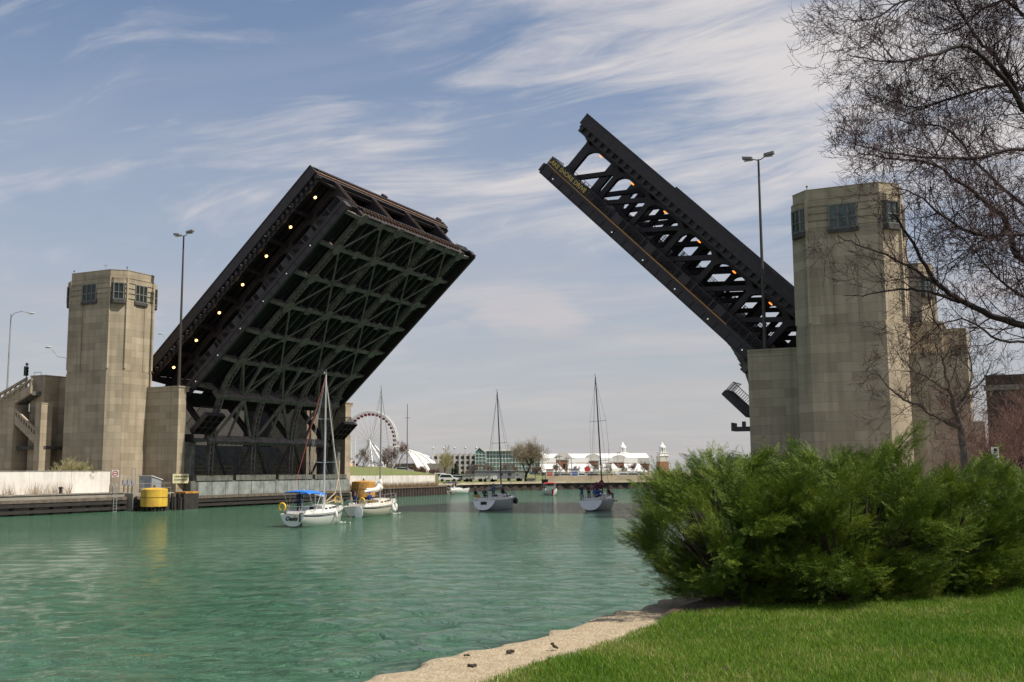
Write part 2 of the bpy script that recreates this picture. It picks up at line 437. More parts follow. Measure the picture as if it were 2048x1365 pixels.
def water_mesh():
    rng = np.random.default_rng(2)
    t = np.linspace(0, 1, 620); ys = 7.5 * (260 / 7.5) ** t
    u = np.linspace(-1, 1, 420)
    Y, Uu = np.meshgrid(ys, u, indexing='ij'); X = Uu * (0.62 * Y + 6)
    Z = np.zeros_like(X)
    for k in range(46):
        lam = 0.55 * 5.0 ** rng.random(); th = rng.normal(-1.05, 0.55); kx, ky = math.cos(th) * math.tau / lam, math.sin(th) * math.tau / lam
        cell = np.maximum(Y * 0.0115, 0.02)                  # finest wave the grid can carry at that distance
        fade = np.clip((lam / cell - 2.5) / 3, 0, 1)
        ph = kx * X + ky * Y + rng.random() * 6.28 + 0.9 * np.sin(X * 0.17 * rng.random() + Y * 0.13 * rng.random() + k)
        Z += 0.0050 * lam ** 0.75 * (np.sin(ph) + 0.35 * np.sin(2 * ph + 1)) * fade
    edge = np.clip(np.minimum.reduce([(Y - 7.5) / 3, (260 - Y) / 40, (1 - np.abs(Uu)) * 20]), 0, 1); Z *= edge
    n, m = X.shape; V = np.stack([X, Y, Z], -1).reshape(-1, 3)
    i = (np.arange(n - 1)[:, None] * m + np.arange(m - 1)[None]).reshape(-1)
    F = np.stack([i, i + 1, i + m + 1, i + m], 1)
    # the flat sea round the patch: a ring of quads sharing the patch's corner line
    c = [V[0], V[m - 1], V[-1], V[(n - 1) * m]]
    o = len(V); big = np.array([(-6000, -300, 0), (6000, -300, 0), (6000, 9000, 0), (-6000, 9000, 0)], float)
    V = np.concatenate([V, np.array(c), big]); a0, a1, a2, a3 = o, o + 1, o + 2, o + 3; b0, b1, b2, b3 = o + 4, o + 5, o + 6, o + 7
    F = np.concatenate([F, np.array([[b0, b1, a1, a0], [b1, b2, a2, a1], [b2, b3, a3, a2], [b3, b0, a0, a3]])])
    o = np_mesh('water', V, F, water_mat()); o.data.polygons.foreach_set('use_smooth', [True] * len(o.data.polygons)); return o
struct(water_mesh())

# ------------------------------------------------------------------ land
GRASSB = mat('far_grass', (0.14, 0.17, 0.045), 0.95, scale=0.4, col2=(0.16, 0.14, 0.06))
PAVE = mat('quay_paving', (0.30, 0.275, 0.23), 0.9, var=0.3, scale=0.8, bump=0.2)
def land(name, pts, z, m, zb=-3.0):
    mb = MB(); q = [(p[0], p[1]) for p in pts]
    ar = sum(q[i][0] * q[(i + 1) % len(q)][1] - q[(i + 1) % len(q)][0] * q[i][1] for i in range(len(q)))
    if ar < 0: q.reverse()
    mb.prism(q, zb, z)
    return struct(mb.build(name, m))
def U(*pts): return [uv(a, b) for a, b in pts]
land('north_quay_ground', U((3.6, -120), (3.6, -9.0), (4.9, -9.0), (4.9, -2.2), (-14, -2.2), (-14, 34), (-300, 34), (-300, -120)), 2.05, PAVE)
land('north_east_quay_ground', U((4.4, 34), (4.4, 38.5), (1.9, 38.5), (1.9, 71), (-70, 78), (-300, 60), (-300, 34.01)), 1.5, PAVE)
land('south_quay_ground', U((93.6, -130), (93.6, -16), (76, -16), (76, -2.2), (96, -2.2), (96, 34), (78, 34), (78, 60), (300, 70), (300, -130)), 1.9, PAVE)
_fb = [gz(868, 986.5, 0), gz(1000, 982, 0), gz(1130, 979.5, 0), gz(1290, 977.5, 0), gz(1600, 972, 0)]
FBY = [p.y for p in _fb]
land('far_bank_ground', [(p.x, p.y) for p in _fb] + [(420, 330), (520, 1500), (-420, 1500), (-120, 330), (-40, 240)], 1.85, GRASSB)

# ------------------------------------------------------------------ bascule leaves
TT, TB = 10.137, 2.246
LT = 40.1
TRUSS_V = (4.1, 12.4, 20.7, 29.0)
VW = 33.09
FBS = [39.4 - 4.95 * k for k in range(8)]            # floor beams
def leaf(name, label, u0, ang, sg, sign):
    """one half of the bridge: local x runs out along the leaf, y across, z up from its deck"""
    d = Vector((SU[0], SU[1], 0)) * (1 if sg > 0 else -1)
    w = Vector((0, 0, 1))
    X = d * math.cos(ang) + w * math.sin(ang)
    Z = w * math.cos(ang) - d * math.sin(ang)
    Y = Z.cross(X)
    o = uv(u0, 0, 6.918)
    T = thing(name, label, 'bridge', matrix=Matrix(((X.x, Y.x, Z.x, o.x), (X.y, Y.y, Z.y, o.y), (X.z, Y.z, Z.z, o.z), (0, 0, 0, 1))))
    def mk(name, mb, m, par=T, lab=None, **k):
        if sg < 0: mb.v = [(a, -b, c) for a, b, c in mb.v]; mb.f = [tuple(reversed(f)) for f in mb.f]
        o = mb.build(name, m, par, **k)
        if lab: o['label'] = lab
        return o
    E0 = 4.8
    # decks
    mk('upper_deck', MB().box(E0, LT - 0.3, 0.9, VW - 0.9, 9.22, 9.5), DECKM)
    mk('lower_deck', MB().box(E0 + 1.5, LT - 0.3, 3.7, VW - 3.7, 3.22, 3.36), DECKM)
    for v0 in (0.28, VW - 3.4):
        mk('lower_sidewalk', MB().box(8.2, LT, v0, v0 + 3.1, 3.24, 3.40), DECKM)
    # upper fascia parapets with toothed underside
    for v0, v1, vi in ((0.0, 0.22, 0.22), (VW - 0.22, VW, VW - 0.22)):
        mb = MB().box(E0, LT, v0, v1, 8.98, TT)
        mb.box(E0, LT, v0 - 0.06 if v0 == 0 else v0, v1 if v0 == 0 else v1 + 0.06, TT + 0.002, TT + 0.14)
        f = mk('fascia_parapet', mb, STEEL)
        g = MB(); gv = 0.62 if v0 == 0 else VW - 0.62
        g.box(E0, LT - 0.2, gv - 0.14, gv + 0.14, 8.22, 8.42)
        g.box(E0, LT - 0.2, gv - 0.02, gv + 0.02, 8.42, 9.0)
        s = E0 + 0.4
        while s < LT - 0.5:
            g.box(s, s + 0.38, min(vi, gv), max(vi, gv), 8.40, 8.985); s += 0.95
        mk('edge_girder', g, STEEL)
    # floor beams, upper and lower
    for k, s in enumerate(FBS):
        mb = MB().box(s - 0.05, s + 0.05, 3.9, VW - 3.9, 8.15, 9.2)
        mb.box(s - 0.22, s + 0.22, 3.9, VW - 3.9, 8.08, 8.16)
        mk('upper_floor_beam', mb, STEEL)
        lo = MB()
        prof = [(0.25, 2.75), (3.6, 2.2), (VW - 3.6, 2.2), (VW - 0.25, 2.75), (VW - 0.25, 3.235), (0.25, 3.235)]
        lo.prism(prof, s - 0.05, s + 0.05, fn=lambda a, b, c: (c, a, b))
        lo.box(s - 0.26, s + 0.26, 3.6, VW - 3.6, 2.12, 2.2)
        for a, b in ((0.25, 3.6), (VW - 0.25, VW - 3.6)): lo.bar((s, a, 2.72), (s, b, 2.16), 0.5, 0.07, up=(0, 0, 1))
        if s > 6: mk('lower_floor_beam', lo, STEEL_G)
        for v0, vt, vb in ((0.24, 4.1, 0.65), (VW - 0.24, VW - 4.1, VW - 0.65)):
            br = MB()
            br.prism([(v0, 8.95), (vb, 8.5), (vt, 7.75), (vt, 9.2), (v0, 9.2)] if v0 < 5 else [(v0, 8.95), (v0, 9.2), (vt, 9.2), (vt, 7.75), (vb, 8.5)], s - 0.045, s + 0.045, fn=lambda a, b, c: (c, a, b))
            br.bar((s, v0 if False else vb, 8.46), (s, vt, 7.73), 0.34, 0.06)
            mk('cantilever_bracket', br, STEEL)
    # stringers
    for v in np.arange(1.9, VW - 1.2, 1.55):
        mk('upper_stringer', MB().box(E0 + 0.2, LT - 0.4, v - 0.09, v + 0.09, 8.75, 9.21), STEEL)
        if v > 3.9 and v < VW - 3.9:
            mk('lower_stringer', MB().box(E0 + 2.6, LT - 0.4, v - 0.10, v + 0.10, 2.62, 3.21).box(E0 + 2.6, LT - 0.4, v - 0.17, v + 0.17, 2.56, 2.622), STEEL_S)
    # trusses: top chord, laced bottom chord bending down into the pit, posts, diagonals
    arc = [(LT - 0.3, 2.28), (14.65, 2.12), (12.1, 1.75), (9.6, 0.95), (7.2, -0.35), (4.9, -2.1), (2.9, -4.0), (0.6, -6.4)]
    for v in TRUSS_V:
        tr = MB()
        tr.box(3.0, LT - 0.15, v - 0.30, v - 0.16, 7.75, 8.55); tr.box(3.0, LT - 0.15, v + 0.16, v + 0.30, 7.75, 8.55)
        tr.box(3.0, LT - 0.15, v - 0.36, v + 0.36, 8.552, 8.60); tr.box(3.0, LT - 0.15, v - 0.16, v + 0.16, 7.75, 7.80)
        for s in FBS[1:]:                                   # curved gussets under the top chord
            fil = [(s - 1.5, 7.76)] + [(s - 1.5 + 1.25 * math.sin(a), 7.76 - 1.25 * (1 - math.cos(a))) for a in np.linspace(0.15, 1.5, 6)]
            fil += [(s + 1.5 - 1.25 * math.sin(a), 7.76 - 1.25 * (1 - math.cos(a))) for a in np.linspace(1.5, 0.15, 6)] + [(s + 1.5, 7.76)]
            for vv in (v - 0.33, v + 0.29):
                tr.prism(fil, vv, vv + 0.04, fn=lambda a, b, c: (a, c, b))
        T1 = mk('truss', tr, STEEL)
        bc = MB()
        for i in range(len(arc) - 1):
            (a0, b0), (a1, b1) = arc[i], arc[i + 1]
            for dv in (-0.34, 0.34): bc.bar((a0, v + dv, b0 + 0.22), (a1, v + dv, b1 + 0.22), 0.12, 0.62, up=(0, 1, 0)) if False else bc.bar((a0, v + dv, b0 + 0.25), (a1, v + dv, b1 + 0.25), 0.16, 0.55, up=(0, 0, 1))
            ln = math.hypot(a1 - a0, b1 - b0); n = max(1, round(ln / 0.62))
            for j in range(n):
                f0, f1 = j / n, (j + 1) / n
                p0 = (a0 + (a1 - a0) * f0, b0 + (b1 - b0) * f0 - 0.05); p1 = (a0 + (a1 - a0) * f1, b0 + (b1 - b0) * f1 - 0.05)
                for q in (1, -1): bc.bar((p0[0], v - 0.36 * q, p0[1] - 0.012 * q), (p1[0], v + 0.36 * q, p1[1] - 0.012 * q), 0.10, 0.03, up=(0, 0, 1))
        mk('laced_bottom_chord', bc, STEEL_G, T1)
        for k, s in enumerate(FBS):
            wd = 1.0 if k == 0 else 0.62
            x0, x1 = (s - 0.45, s + 0.5) if k == 0 else (s - wd / 2, s + wd / 2)
            p = MB(); zb = 2.5 if s > 12 else (1.2 if s > 8 else -1.9)
            p.box(x0, x1, v - 0.27, v - 0.20, zb, 8.0); p.box(x0, x1, v + 0.20, v + 0.27, zb, 8.0)
            p.box(x0 + 0.08, x1 - 0.08, v - 0.2, v + 0.2, zb, 8.0) if k == 0 else p.box(s - 0.04, s + 0.04, v - 0.2, v + 0.2, zb, 8.0)
            if k == 0:
                for z0, sg2 in ((7.85, -1), (3.4, 1)):       # rounded inner corners of the end frame
                    fil = [(s - 0.4, z0), (s - 0.4, z0 + sg2 * 1.5)] + [(s - 0.4 - 1.5 * (1 - math.cos(a)), z0 + sg2 * 1.5 * (1 - math.sin(a))) for a in np.linspace(0.2, 1.4, 6)] + [(s - 1.9, z0)]
                    if sg2 < 0: fil.reverse()
                    p.prism(fil, v - 0.25, v + 0.25, fn=lambda a, b, c: (a, c, b))
            mk('truss_post', p, STEEL, T1)
        for k in range(1, len(FBS)):
            s = FBS[k]; e = FBS[k - 1]
            dg = MB()
            zb = 3.0 if e > 12 else 1.4
            dg.bar((s + 0.2, v, 7.6), (e - (0.6 if k == 1 else 0.2), v, zb + 0.5), 0.5, 0.55, up=(0, 1, 0))
            mk('truss_diagonal', dg, STEEL, T1)
    # lateral bracing under the lower floor
    for k in range(len(FBS) - 2):
        s0, s1 = FBS[k], FBS[k + 1]
        if s1 < 9: break
        for a, b in zip(TRUSS_V[:-1], TRUSS_V[1:]):
            mid = (a + b) / 2
            ap, bs = (s0, s1) if k % 2 == 0 else (s1, s0)
            for q in (a + 0.3, b - 0.3):
                z = 2.0 if k < 5 else 1.8
                mk('lateral_brace', MB().bar((ap, mid, 2.08), (bs, q, 2.08), 0.20, 0.14), STEEL_G)
    for k, s in enumerate(FBS[:7]):
        for v in TRUSS_V:
            g = MB(); g.prism([(s - 0.8, v - 0.35), (s - 0.35, v - 0.8), (s + 0.35, v - 0.8), (s + 0.8, v - 0.35), (s + 0.8, v + 0.35), (s + 0.35, v + 0.8), (s - 0.35, v + 0.8), (s - 0.8, v + 0.35)], 2.02 if k < 6 else 1.0, 2.06 if k < 6 else 1.05)
            mk('gusset_plate', g, STEEL_G)
        for a, b in zip(TRUSS_V[:-1], TRUSS_V[1:]):
            mid = (a + b) / 2
            g = MB(); g.prism([(s - 0.6, mid - 0.5), (s + 0.6, mid - 0.5), (s + 0.6, mid + 0.5), (s - 0.6, mid + 0.5)], 2.07, 2.11)
            mk('gusset_plate', g, STEEL_G)
    # sidewalk edge, strip coloured gold for the sun on it, railing
    for side, ve, s_in in ((0, 0.0, 1), (1, VW, -1)):
        f = lambda q: ve + s_in * q
        e = MB()
        e.box(8.0, LT, f(0), f(0.14), 2.2, 3.44)
        e.box(8.0, LT, f(-0.12), f(0.30), 2.14, 2.22)
        e.box(8.0, LT, f(-0.07), f(-0.002), 3.0, 3.08)
        e.box(LT - 0.05, LT + 0.25, f(-0.1), f(0.9), 2.3, 3.3)
        for s in np.arange(9, LT, 1.65): e.box(s, s + 0.06, f(-0.10), f(0), 2.22, 3.0)
        # kneed end piece where the sidewalk bends down by the pier
        e.bar((8.0, f(0.07), 2.85), (4.6, f(0.07), 1.6), 0.14, 1.0, up=(0, 0, 1))
        mk('sidewalk_girder', e, STEEL)
        if side == 0 or sg < 0:
            mk('edge_conduit_strip', MB().box(13.2, LT - 0.6, f(-0.03), f(-0.001) if True else 0, 3.36, 3.47), SUN_GOLD if sg < 0 else STEEL, T)
        r = MB(); v = f(0.1)
        r.box(8.2, LT, v - 0.03, v + 0.03, 4.36, 4.42); r.box(8.2, LT, v - 0.02, v + 0.02, 3.52, 3.56)
        for s in np.arange(8.3, LT, 0.21): r.box(s, s + 0.045, v - 0.012, v + 0.012, 3.56, 4.36)
        for s in np.arange(8.3, LT, 2.475): r.box(s, s + 0.12, v - 0.06, v + 0.06, 3.4, 4.46)
        for s in FBS[1:6]: r.box(s - 0.55, s + 0.55, v - 0.026, v + 0.026, 3.56, 4.36)
        r.bar((8.2, v, 4.36), (4.9, v, 3.05), 0.07); r.bar((8.2, v, 3.55), (4.9, v, 2.3), 0.05)
        for q in np.linspace(0.05, 0.98, 15):
            x = 8.2 - 3.3 * q; r.bar((x, v, 3.56 - 1.26 * q), (x, v, 4.36 - 1.31 * q), 0.045, up=(1, 0, 0))
        mk('sidewalk_railing', r, STEEL)
        # railing between the sidewalk and the roadway
        r = MB(); v = f(3.25)
        for z in (3.65, 3.95, 4.25, 4.5): r.box(8.2, LT - 0.5, v - 0.03, v + 0.03, z, z + 0.06)
        for s in np.arange(8.4, LT - 0.5, 0.6): r.box(s, s + 0.07, v - 0.035, v + 0.035, 3.4, 4.5)
        mk('roadway_railing', r, STEEL)
        # lamps under the upper deck and small lights along the lower edge
        for k in range(7):
            s = (37.42 if sg > 0 else 36.3) - 4.93 * k
            lm = MB().ball((s, f(1.5), 7.72), 0.19 if sg > 0 else 0.16, 10, 6, (1.5 if sg < 0 else 1, 1, 0.8 if sg > 0 else 0.5))
            lo = mk('walkway_lamp', lm, LAMP if sg > 0 else LAMP_O, smooth=60)
            mk('lamp_stem', MB().box(s - 0.05, s + 0.05, f(1.5) - 0.05, f(1.5) + 0.05, 7.86, 8.76), STEEL, lo)
        for k in range(7):
            mk('edge_light', MB().ball((33.55 - 4.66 * k + (4.66 if k == 0 and sg < 0 else 0), f(-0.14), 2.62), 0.075, 8, 5), LAMP_W, smooth=60)
        # flap of sidewalk below the bend
        fl = MB(); b0 = f(0.0); b1 = f(3.3)
        fl.box(5.5, 8.8, b0, b1, -1.42, -1.30)
        for q in (0.0, 1.1, 2.2, 3.3): fl.box(5.5, 8.8, f(q) - 0.08, f(q) + 0.08, -1.95, -1.42)
        for s in (5.5, 6.6, 7.7, 8.8): fl.box(s - 0.06, s + 0.06, b0, b1, -1.88, -1.422)
        fp = mk('walkway_flap', fl, STEEL)
        r = MB(); v = f(0.06)
        r.box(5.5, 8.8, v - 0.03, v + 0.03, -0.30, -0.24); r.box(5.5, 8.8, v - 0.02, v + 0.02, -1.18, -1.14)
        for s in np.arange(5.5, 8.81, 0.235): r.box(s - 0.025, s + 0.025, v - 0.02, v + 0.02, -1.3, -0.3)
        for q in np.arange(0.3, 3.2, 0.4): r.box(8.74, 8.78, f(q) - 0.02, f(q) + 0.02, -1.3, -0.3)
        r.box(8.73, 8.79, b0, b1, -0.3, -0.24)
        mk('flap_railing', r, STEEL, fp)
    # tip: upper and lower end girders with finger joints
    t = MB().box(LT - 0.55, LT - 0.15, 0.25, VW - 0.25, 8.62, 9.9)
    for v in np.arange(0.9, VW - 1.0, 0.42): t.box(LT - 0.15, LT + 0.12, v, v + 0.2, 9.35, 9.8)
    if sg > 0:
        for v in (16.6, 31.6): t.box(LT - 0.3, LT + 0.25, v - 0.45, v + 0.45, 9.92, 10.45)
    t.box(LT - 0.20, LT + 0.05, 0.24, VW - 0.24, 9.902, 10.0)
    mk('upper_end_girder', t, STEEL)
    t = MB().box(LT - 0.16, LT - 0.02, 0.25, VW - 0.25, 9.0, 9.3)
    mk('rusty_joint_angle', t, STEEL_R)
    t = MB().box(LT - 0.45, LT - 0.1, 3.4, VW - 3.4, 2.15, 3.6)
    for v in np.arange(3.6, VW - 3.6, 0.5): t.box(LT - 0.1, LT + 0.25, v, v + 0.24, 3.15, 3.5)
    mk('lower_end_girder', t, STEEL)
    t = MB()
    for v in np.arange(4.2, VW - 4.0, 0.78): t.box(LT - 0.09, LT + 0.22, v, v + 0.12, 2.6, 3.14)
    t.box(LT - 0.09, LT + 0.10, 3.4, VW - 3.4, 3.602, 3.70)
    for vv in TRUSS_V:
        t.box(LT - 0.19, LT - 0.14, vv + 0.29, vv + 0.40, 4.2, 8.4)
    mk('rusty_finger_joint', t, STEEL_R)
    r = MB()
    for v0 in (0.1, VW - 3.2):
        r.box(LT - 0.05, LT, v0, v0 + 3.1, 4.36, 4.42)
        for v in np.arange(v0, v0 + 3.12, 0.24): r.box(LT - 0.045, LT - 0.005, v, v + 0.04, 3.4, 4.36)
    mk('end_railing', r, STEEL)
    # cross frame in the pit mouth: lower front girder, A-braces, machinery struts, counterweight
    g = MB().box(4.5, 5.0, 3.2, VW - 3.2, -2.55, -1.5)
    for v in np.arange(4.0, VW - 4, 0.9): g.box(4.44, 5.06, v, v + 0.5, -2.62, -2.552)
    mk('front_cross_girder', g, STEEL_G)
    mk('upper_cross_girder', MB().box(9.3, 9.9, 3.2, VW - 3.2, 0.75, 2.0), STEEL_G)
    for a, b in zip(TRUSS_V[:-1], TRUSS_V[1:]):
        mid = (a + b) / 2
        for q, wd in ((a + 0.7, 0.34), (b - 0.7, 0.34), (a + 0.40 * (b - a), 0.22)):
            mk('cross_frame_brace', MB().bar((9.5, mid, 0.7), (5.1, q, -1.6), wd, 0.3), STEEL_G)
        mk('centre_strut', MB().bar((14.6, mid, 2.1), (9.7, mid, 1.2), 0.34, 0.3), STEEL_G)
        for q in (a + 0.5, b - 0.5):
            mk('lateral_brace', MB().bar((14.6, q, 2.1), (9.7, mid, 1.2), 0.26, 0.2), STEEL_G)
        mk('pit_strut', MB().bar((4.7, a + 0.4, -2.4), (0.2, mid, -6.4), 0.28, 0.28), STEEL)
        mk('pit_strut', MB().bar((4.7, b - 0.4, -2.4), (0.2, mid, -6.4), 0.28, 0.28), STEEL)
    mk('counterweight', MB().box(-9.5, -2.5, 3.3, VW - 3.3, -4.5, 4.0), CONC_D)
    mk('bumper_plate', MB().box(2.4, 4.8, 3.5, VW - 3.5, 6.4, 6.6), STEEL)
    if sign:
        pl = mk('name_board', MB().box(34.3, 40.0, -0.10, -0.045, 3.50, 4.34), mat('dark_sign_board', (0.02, 0.022, 0.018), 0.5))
        # letters run from the tip towards the pier, read from the west side
        M4 = Matrix(((-1, 0, 0, 37.15), (0, 0, -1, 0.105), (0, 1, 0, 3.92), (0, 0, 0, 1)))
        M4 = Matrix(((-1, 0, 0, 37.15), (0, 0, 1, 0.115), (0, 1, 0, 3.92), (0, 0, 0, 1)))
        text_mesh('gold_lettering', 'LAKE SHORE DRIVE', 0.66, mat('gold_letter_paint', (0.62, 0.40, 0.09), 0.4), pl, M4, 0.006, 1.02, bold=0.012)
    return T
leaf('bascule_bridge_leaf', 'raised bridge half beside the sailboats, its braced grey-green underside facing the camera', 0.0, 0.7398, 1, False)
leaf('bascule_bridge_leaf', 'raised bridge half lettered LAKE SHORE DRIVE, its open truss seen from the side', 2 * 40.0974, 0.7801, -1, True)

# ------------------------------------------------------------------ bridge towers
def octa(a, b, c, g=0.0):
    a += g; b += g
    c2 = c + g * 0.586
    return [(-a + c2, -b), (a - c2, -b), (a, -b + c2), (a, b - c2), (a - c2, b), (-a + c2, b), (-a, b - c2), (-a, -b + c2)]
def tower(label, uc, vc, a, b, top, group='stone towers beside the bridge', z0=1.5, glass=GLASS):
    c = 1.42
    T = uthing('bridge_tower', label, 'tower', uc, vc, 0.0, group)
    zb, zm, zt = z0, 16.7, top
    sh = MB().prism(octa(a, b, c, 0.14), zb, zm).prism(octa(a, b, c, 0.07), zm, zm + 0.22)
    sh.prism(octa(a, b, c), zm + 0.22, zt - 0.9)
    # shallow raised pilaster strips on each face so the middle reads as a recessed bay
    for q in range(4):
        L = (a if q % 2 == 0 else b) - c; dd = (b if q % 2 == 0 else a)
        ang = (-math.pi / 2, 0, math.pi / 2, math.pi)[q]
        nx, ny = math.cos(ang), math.sin(ang); tx, ty = -ny, nx
        for sgn in (-1, 1):
            i0, i1 = 0.34 * L, 0.985 * L
            P = lambda t, n: (nx * (dd + n) + tx * sgn * t, ny * (dd + n) + ty * sgn * t)
            poly = [P(i0, -0.05), P(i1, -0.05), P(i1, 0.07), P(i0, 0.07)]
            if sgn < 0: poly.reverse()
            sh.prism(poly if False else poly[::-1] if False else poly, zm + 0.24, zt - 3.9)
    tw = sh.build('shaft', STONE, T)
    # cap with attic band
    cp = MB().prism(octa(a, b, c, -0.02), zt - 0.9, zt)
    cp.prism(octa(a, b, c, 0.05), zt - 0.95, zt - 0.86)
    cp.prism(octa(a, b, c, 0.02), zt, zt + 0.06)
    cp.build('parapet_cap', STONE, T)
    # string courses between the windows
    for z in (zt - 1.55, zt - 2.2, zt - 2.85, zt - 3.5):
        MB().prism(octa(a, b, c, 0.085), z, z + 0.50).build('string_course', STONE, T)
    # fins at the corners of the chamfers
    for i, (x, y) in enumerate(octa(a, b, c, 0.0)):
        f = MB(); r = math.hypot(x, y); k = 0.13
        f.prism([(x - k, y - k), (x + k, y - k), (x + k, y + k), (x - k, y + k)], 17.2, zt - 0.95)
        f.build('corner_fin', STONE, T)
    # windows: flat ones on the four faces, three-sided bays on the four chamfers
    w0, w1 = zt - 3.72, zt - 1.62
    for q in range(4):
        ang = (-math.pi / 2, 0, math.pi / 2, math.pi)[q]; dd = (b if q % 2 == 0 else a) + 0.09
        def P(t, n, z): return (math.cos(ang) * (dd + n) - math.sin(ang) * t, math.sin(ang) * (dd + n) + math.cos(ang) * t, z)
        hw = 1.15 if q % 2 == 0 else 0.95
        fr = MB()
        def slab(mb, t0, t1, n0, n1, za, zb2):
            vs = [P(t0, n0, za), P(t1, n0, za), P(t1, n1, za), P(t0, n1, za), P(t0, n0, zb2), P(t1, n0, zb2), P(t1, n1, zb2), P(t0, n1, zb2)]
            mb.add(vs, [(0, 1, 2, 3), (7, 6, 5, 4), (4, 5, 1, 0), (5, 6, 2, 1), (6, 7, 3, 2), (7, 4, 0, 3)])
        for t in (-hw, -hw * 0.36, hw * 0.36, hw): slab(fr, t - 0.07, t + 0.07, 0.0, 0.09, w0, w1)
        for z in (w0, (w0 + w1) / 2 - 0.1, w1): slab(fr, -hw - 0.07, hw + 0.07, 0.0, 0.075, z - 0.06, z + 0.06)
        wn = fr.build('window', FRAME, T)
        gl = MB(); slab(gl, -hw, hw, 0.005, 0.03, w0, w1); gl.build('pane', glass, wn)
        sl_ = MB(); slab(sl_, -hw - 0.15, hw + 0.15, -0.02, 0.15, w0 - 0.42, w0 - 0.08); sl_.build('sill', DARKST, wn)
    for q in range(4):
        sx_, sy_ = ((-1, -1), (1, -1), (1, 1), (-1, 1))[q]
        cx, cy = sx_ * (a - c / 2), sy_ * (b - c / 2)
        n = Vector((sx_, sy_, 0)).normalized(); t = Vector((-n.y, n.x, 0))
        hw = c * 0.66; dp = 0.42
        pts = [Vector((cx, cy, 0)) - t * hw, Vector((cx, cy, 0)) - t * hw * 0.62 + n * dp, Vector((cx, cy, 0)) + t * hw * 0.62 + n * dp, Vector((cx, cy, 0)) + t * hw]
        ring = [(p.x, p.y) for p in pts] + [(cx - n.x * 0.2 + t.x * hw, cy - n.y * 0.2 + t.y * hw), (cx - n.x * 0.2 - t.x * hw, cy - n.y * 0.2 - t.y * hw)]
        bay = MB().prism(ring, w1, w1 + 0.28)
        for z in (w1 + 0.28, w1 + 0.46): bay.prism([(p[0] * 0.995, p[1] * 0.995) for p in ring], z, z + 0.14)
        by = bay.build('bay_window', STONE, T)
        gl = MB().prism([(p[0] * 0.985, p[1] * 0.985) for p in ring], w0, w1 - 0.002); gl.build('pane', glass, by)
        fr = MB()
        for p in pts: fr.box(p.x - 0.07, p.x + 0.07, p.y - 0.07, p.y + 0.07, w0, w1 - 0.004)
        mid = (pts[1] + pts[2]) / 2
        for i in range(3):
            p, r_ = pts[i], pts[i + 1]
            for z in (w0 + 0.05, (w0 + w1) / 2 - 0.15, w1 - 0.08): fr.bar((p.x, p.y, z), (r_.x, r_.y, z), 0.09, 0.09)
        fr.bar((mid.x, mid.y, w0), (mid.x, mid.y, w1 - 0.01), 0.07, 0.07)
        fr.build('frame', FRAME, by)
        MB().prism([(p[0] * 1.012, p[1] * 1.012) for p in ring], w0 - 0.46, w0 - 0.005).build('sill', DARKST, by)
    for k, (x, y) in enumerate(octa(a, b, c, -0.25)):
        if k % 2 == 0:
            rl = MB().tube([(x, y, zt + 0.05), (x, y, zt + 0.38)], 0.03, 6).ball((x, y, zt + 0.42), 0.10, 8, 5)
            rl.build('roof_light', POLE_D, T)
    md = MB().tube([(0.3 * a, -b + 1, zt), (0.3 * a, -b + 1, zt + 0.9)], 0.03, 5).box(0.3 * a - 0.3, 0.3 * a + 0.3, -b + 0.98, -b + 1.02, zt + 0.85, zt + 0.9)
    md.build('anemometer', GALV, T)
    return T
tower('tan stone bridge tower rising behind the white wall and yellow mooring drum', -5.0, -3.85, 4.75, 3.65, 29.45)
tower('grey stone bridge tower standing in shade above the green shrubs, bare twigs before it', 85.75, -3.85, 4.55, 3.65, 29.2, glass=GLASS_G)
tower('distant stone tower half hidden behind the shaded tower and the bare branches', 85.75, 36.9, 4.55, 3.65, 29.2, glass=GLASS_G)
tower('far stone tower showing only as a pale strip behind the braced bridge half', -5.0, 36.9, 4.75, 3.65, 26.5)

# ------------------------------------------------------------------ pier blocks carrying the tall poles
def pier_block(label, u0, u1, v0, v1, top, bracket=False):
    T = uthing('pier_block', label, 'pier', (u0 + u1) / 2, (v0 + v1) / 2, 0, 'pier blocks next to the bridge towers')
    a, b = (u1 - u0) / 2, (v1 - v0) / 2
    MB().box(-a, a, -b, b, -1.0, top - 0.5).build('block', STONE, T)
    if bracket: MB().box(-a - 1.9, -a, -0.2, 1.6, 8.05, 8.45).box(-a - 1.9, -a - 1.75, -0.2, 1.6, 8.45, 8.85).box(-a - 0.9, -a - 0.6, 0, 0.4, 8.45, 8.95).build('bearing_bracket', STEEL, T)
    MB().box(-a, a, -b - 0.06, b + 0.5, top - 0.5, top - 0.02).box(-a - 0.02, a + 0.08, -b - 0.12, b + 0.62, top - 0.02, top + 0.16).build('coping', STONE, T)
    return T
pier_block('tan stone pier block between the sunlit tower and the braced bridge half', -0.1, 5.1, -2.25, -0.95, 14.95)
pier_block('dark stone pier block in front of the shaded tower', 75.75, 81.2, -2.25, -0.95, 15.55, True)
pier_block('far pale pier block at the end of the braced bridge half', -1.0, 4.6, 34.6, 36.0, 14.95)

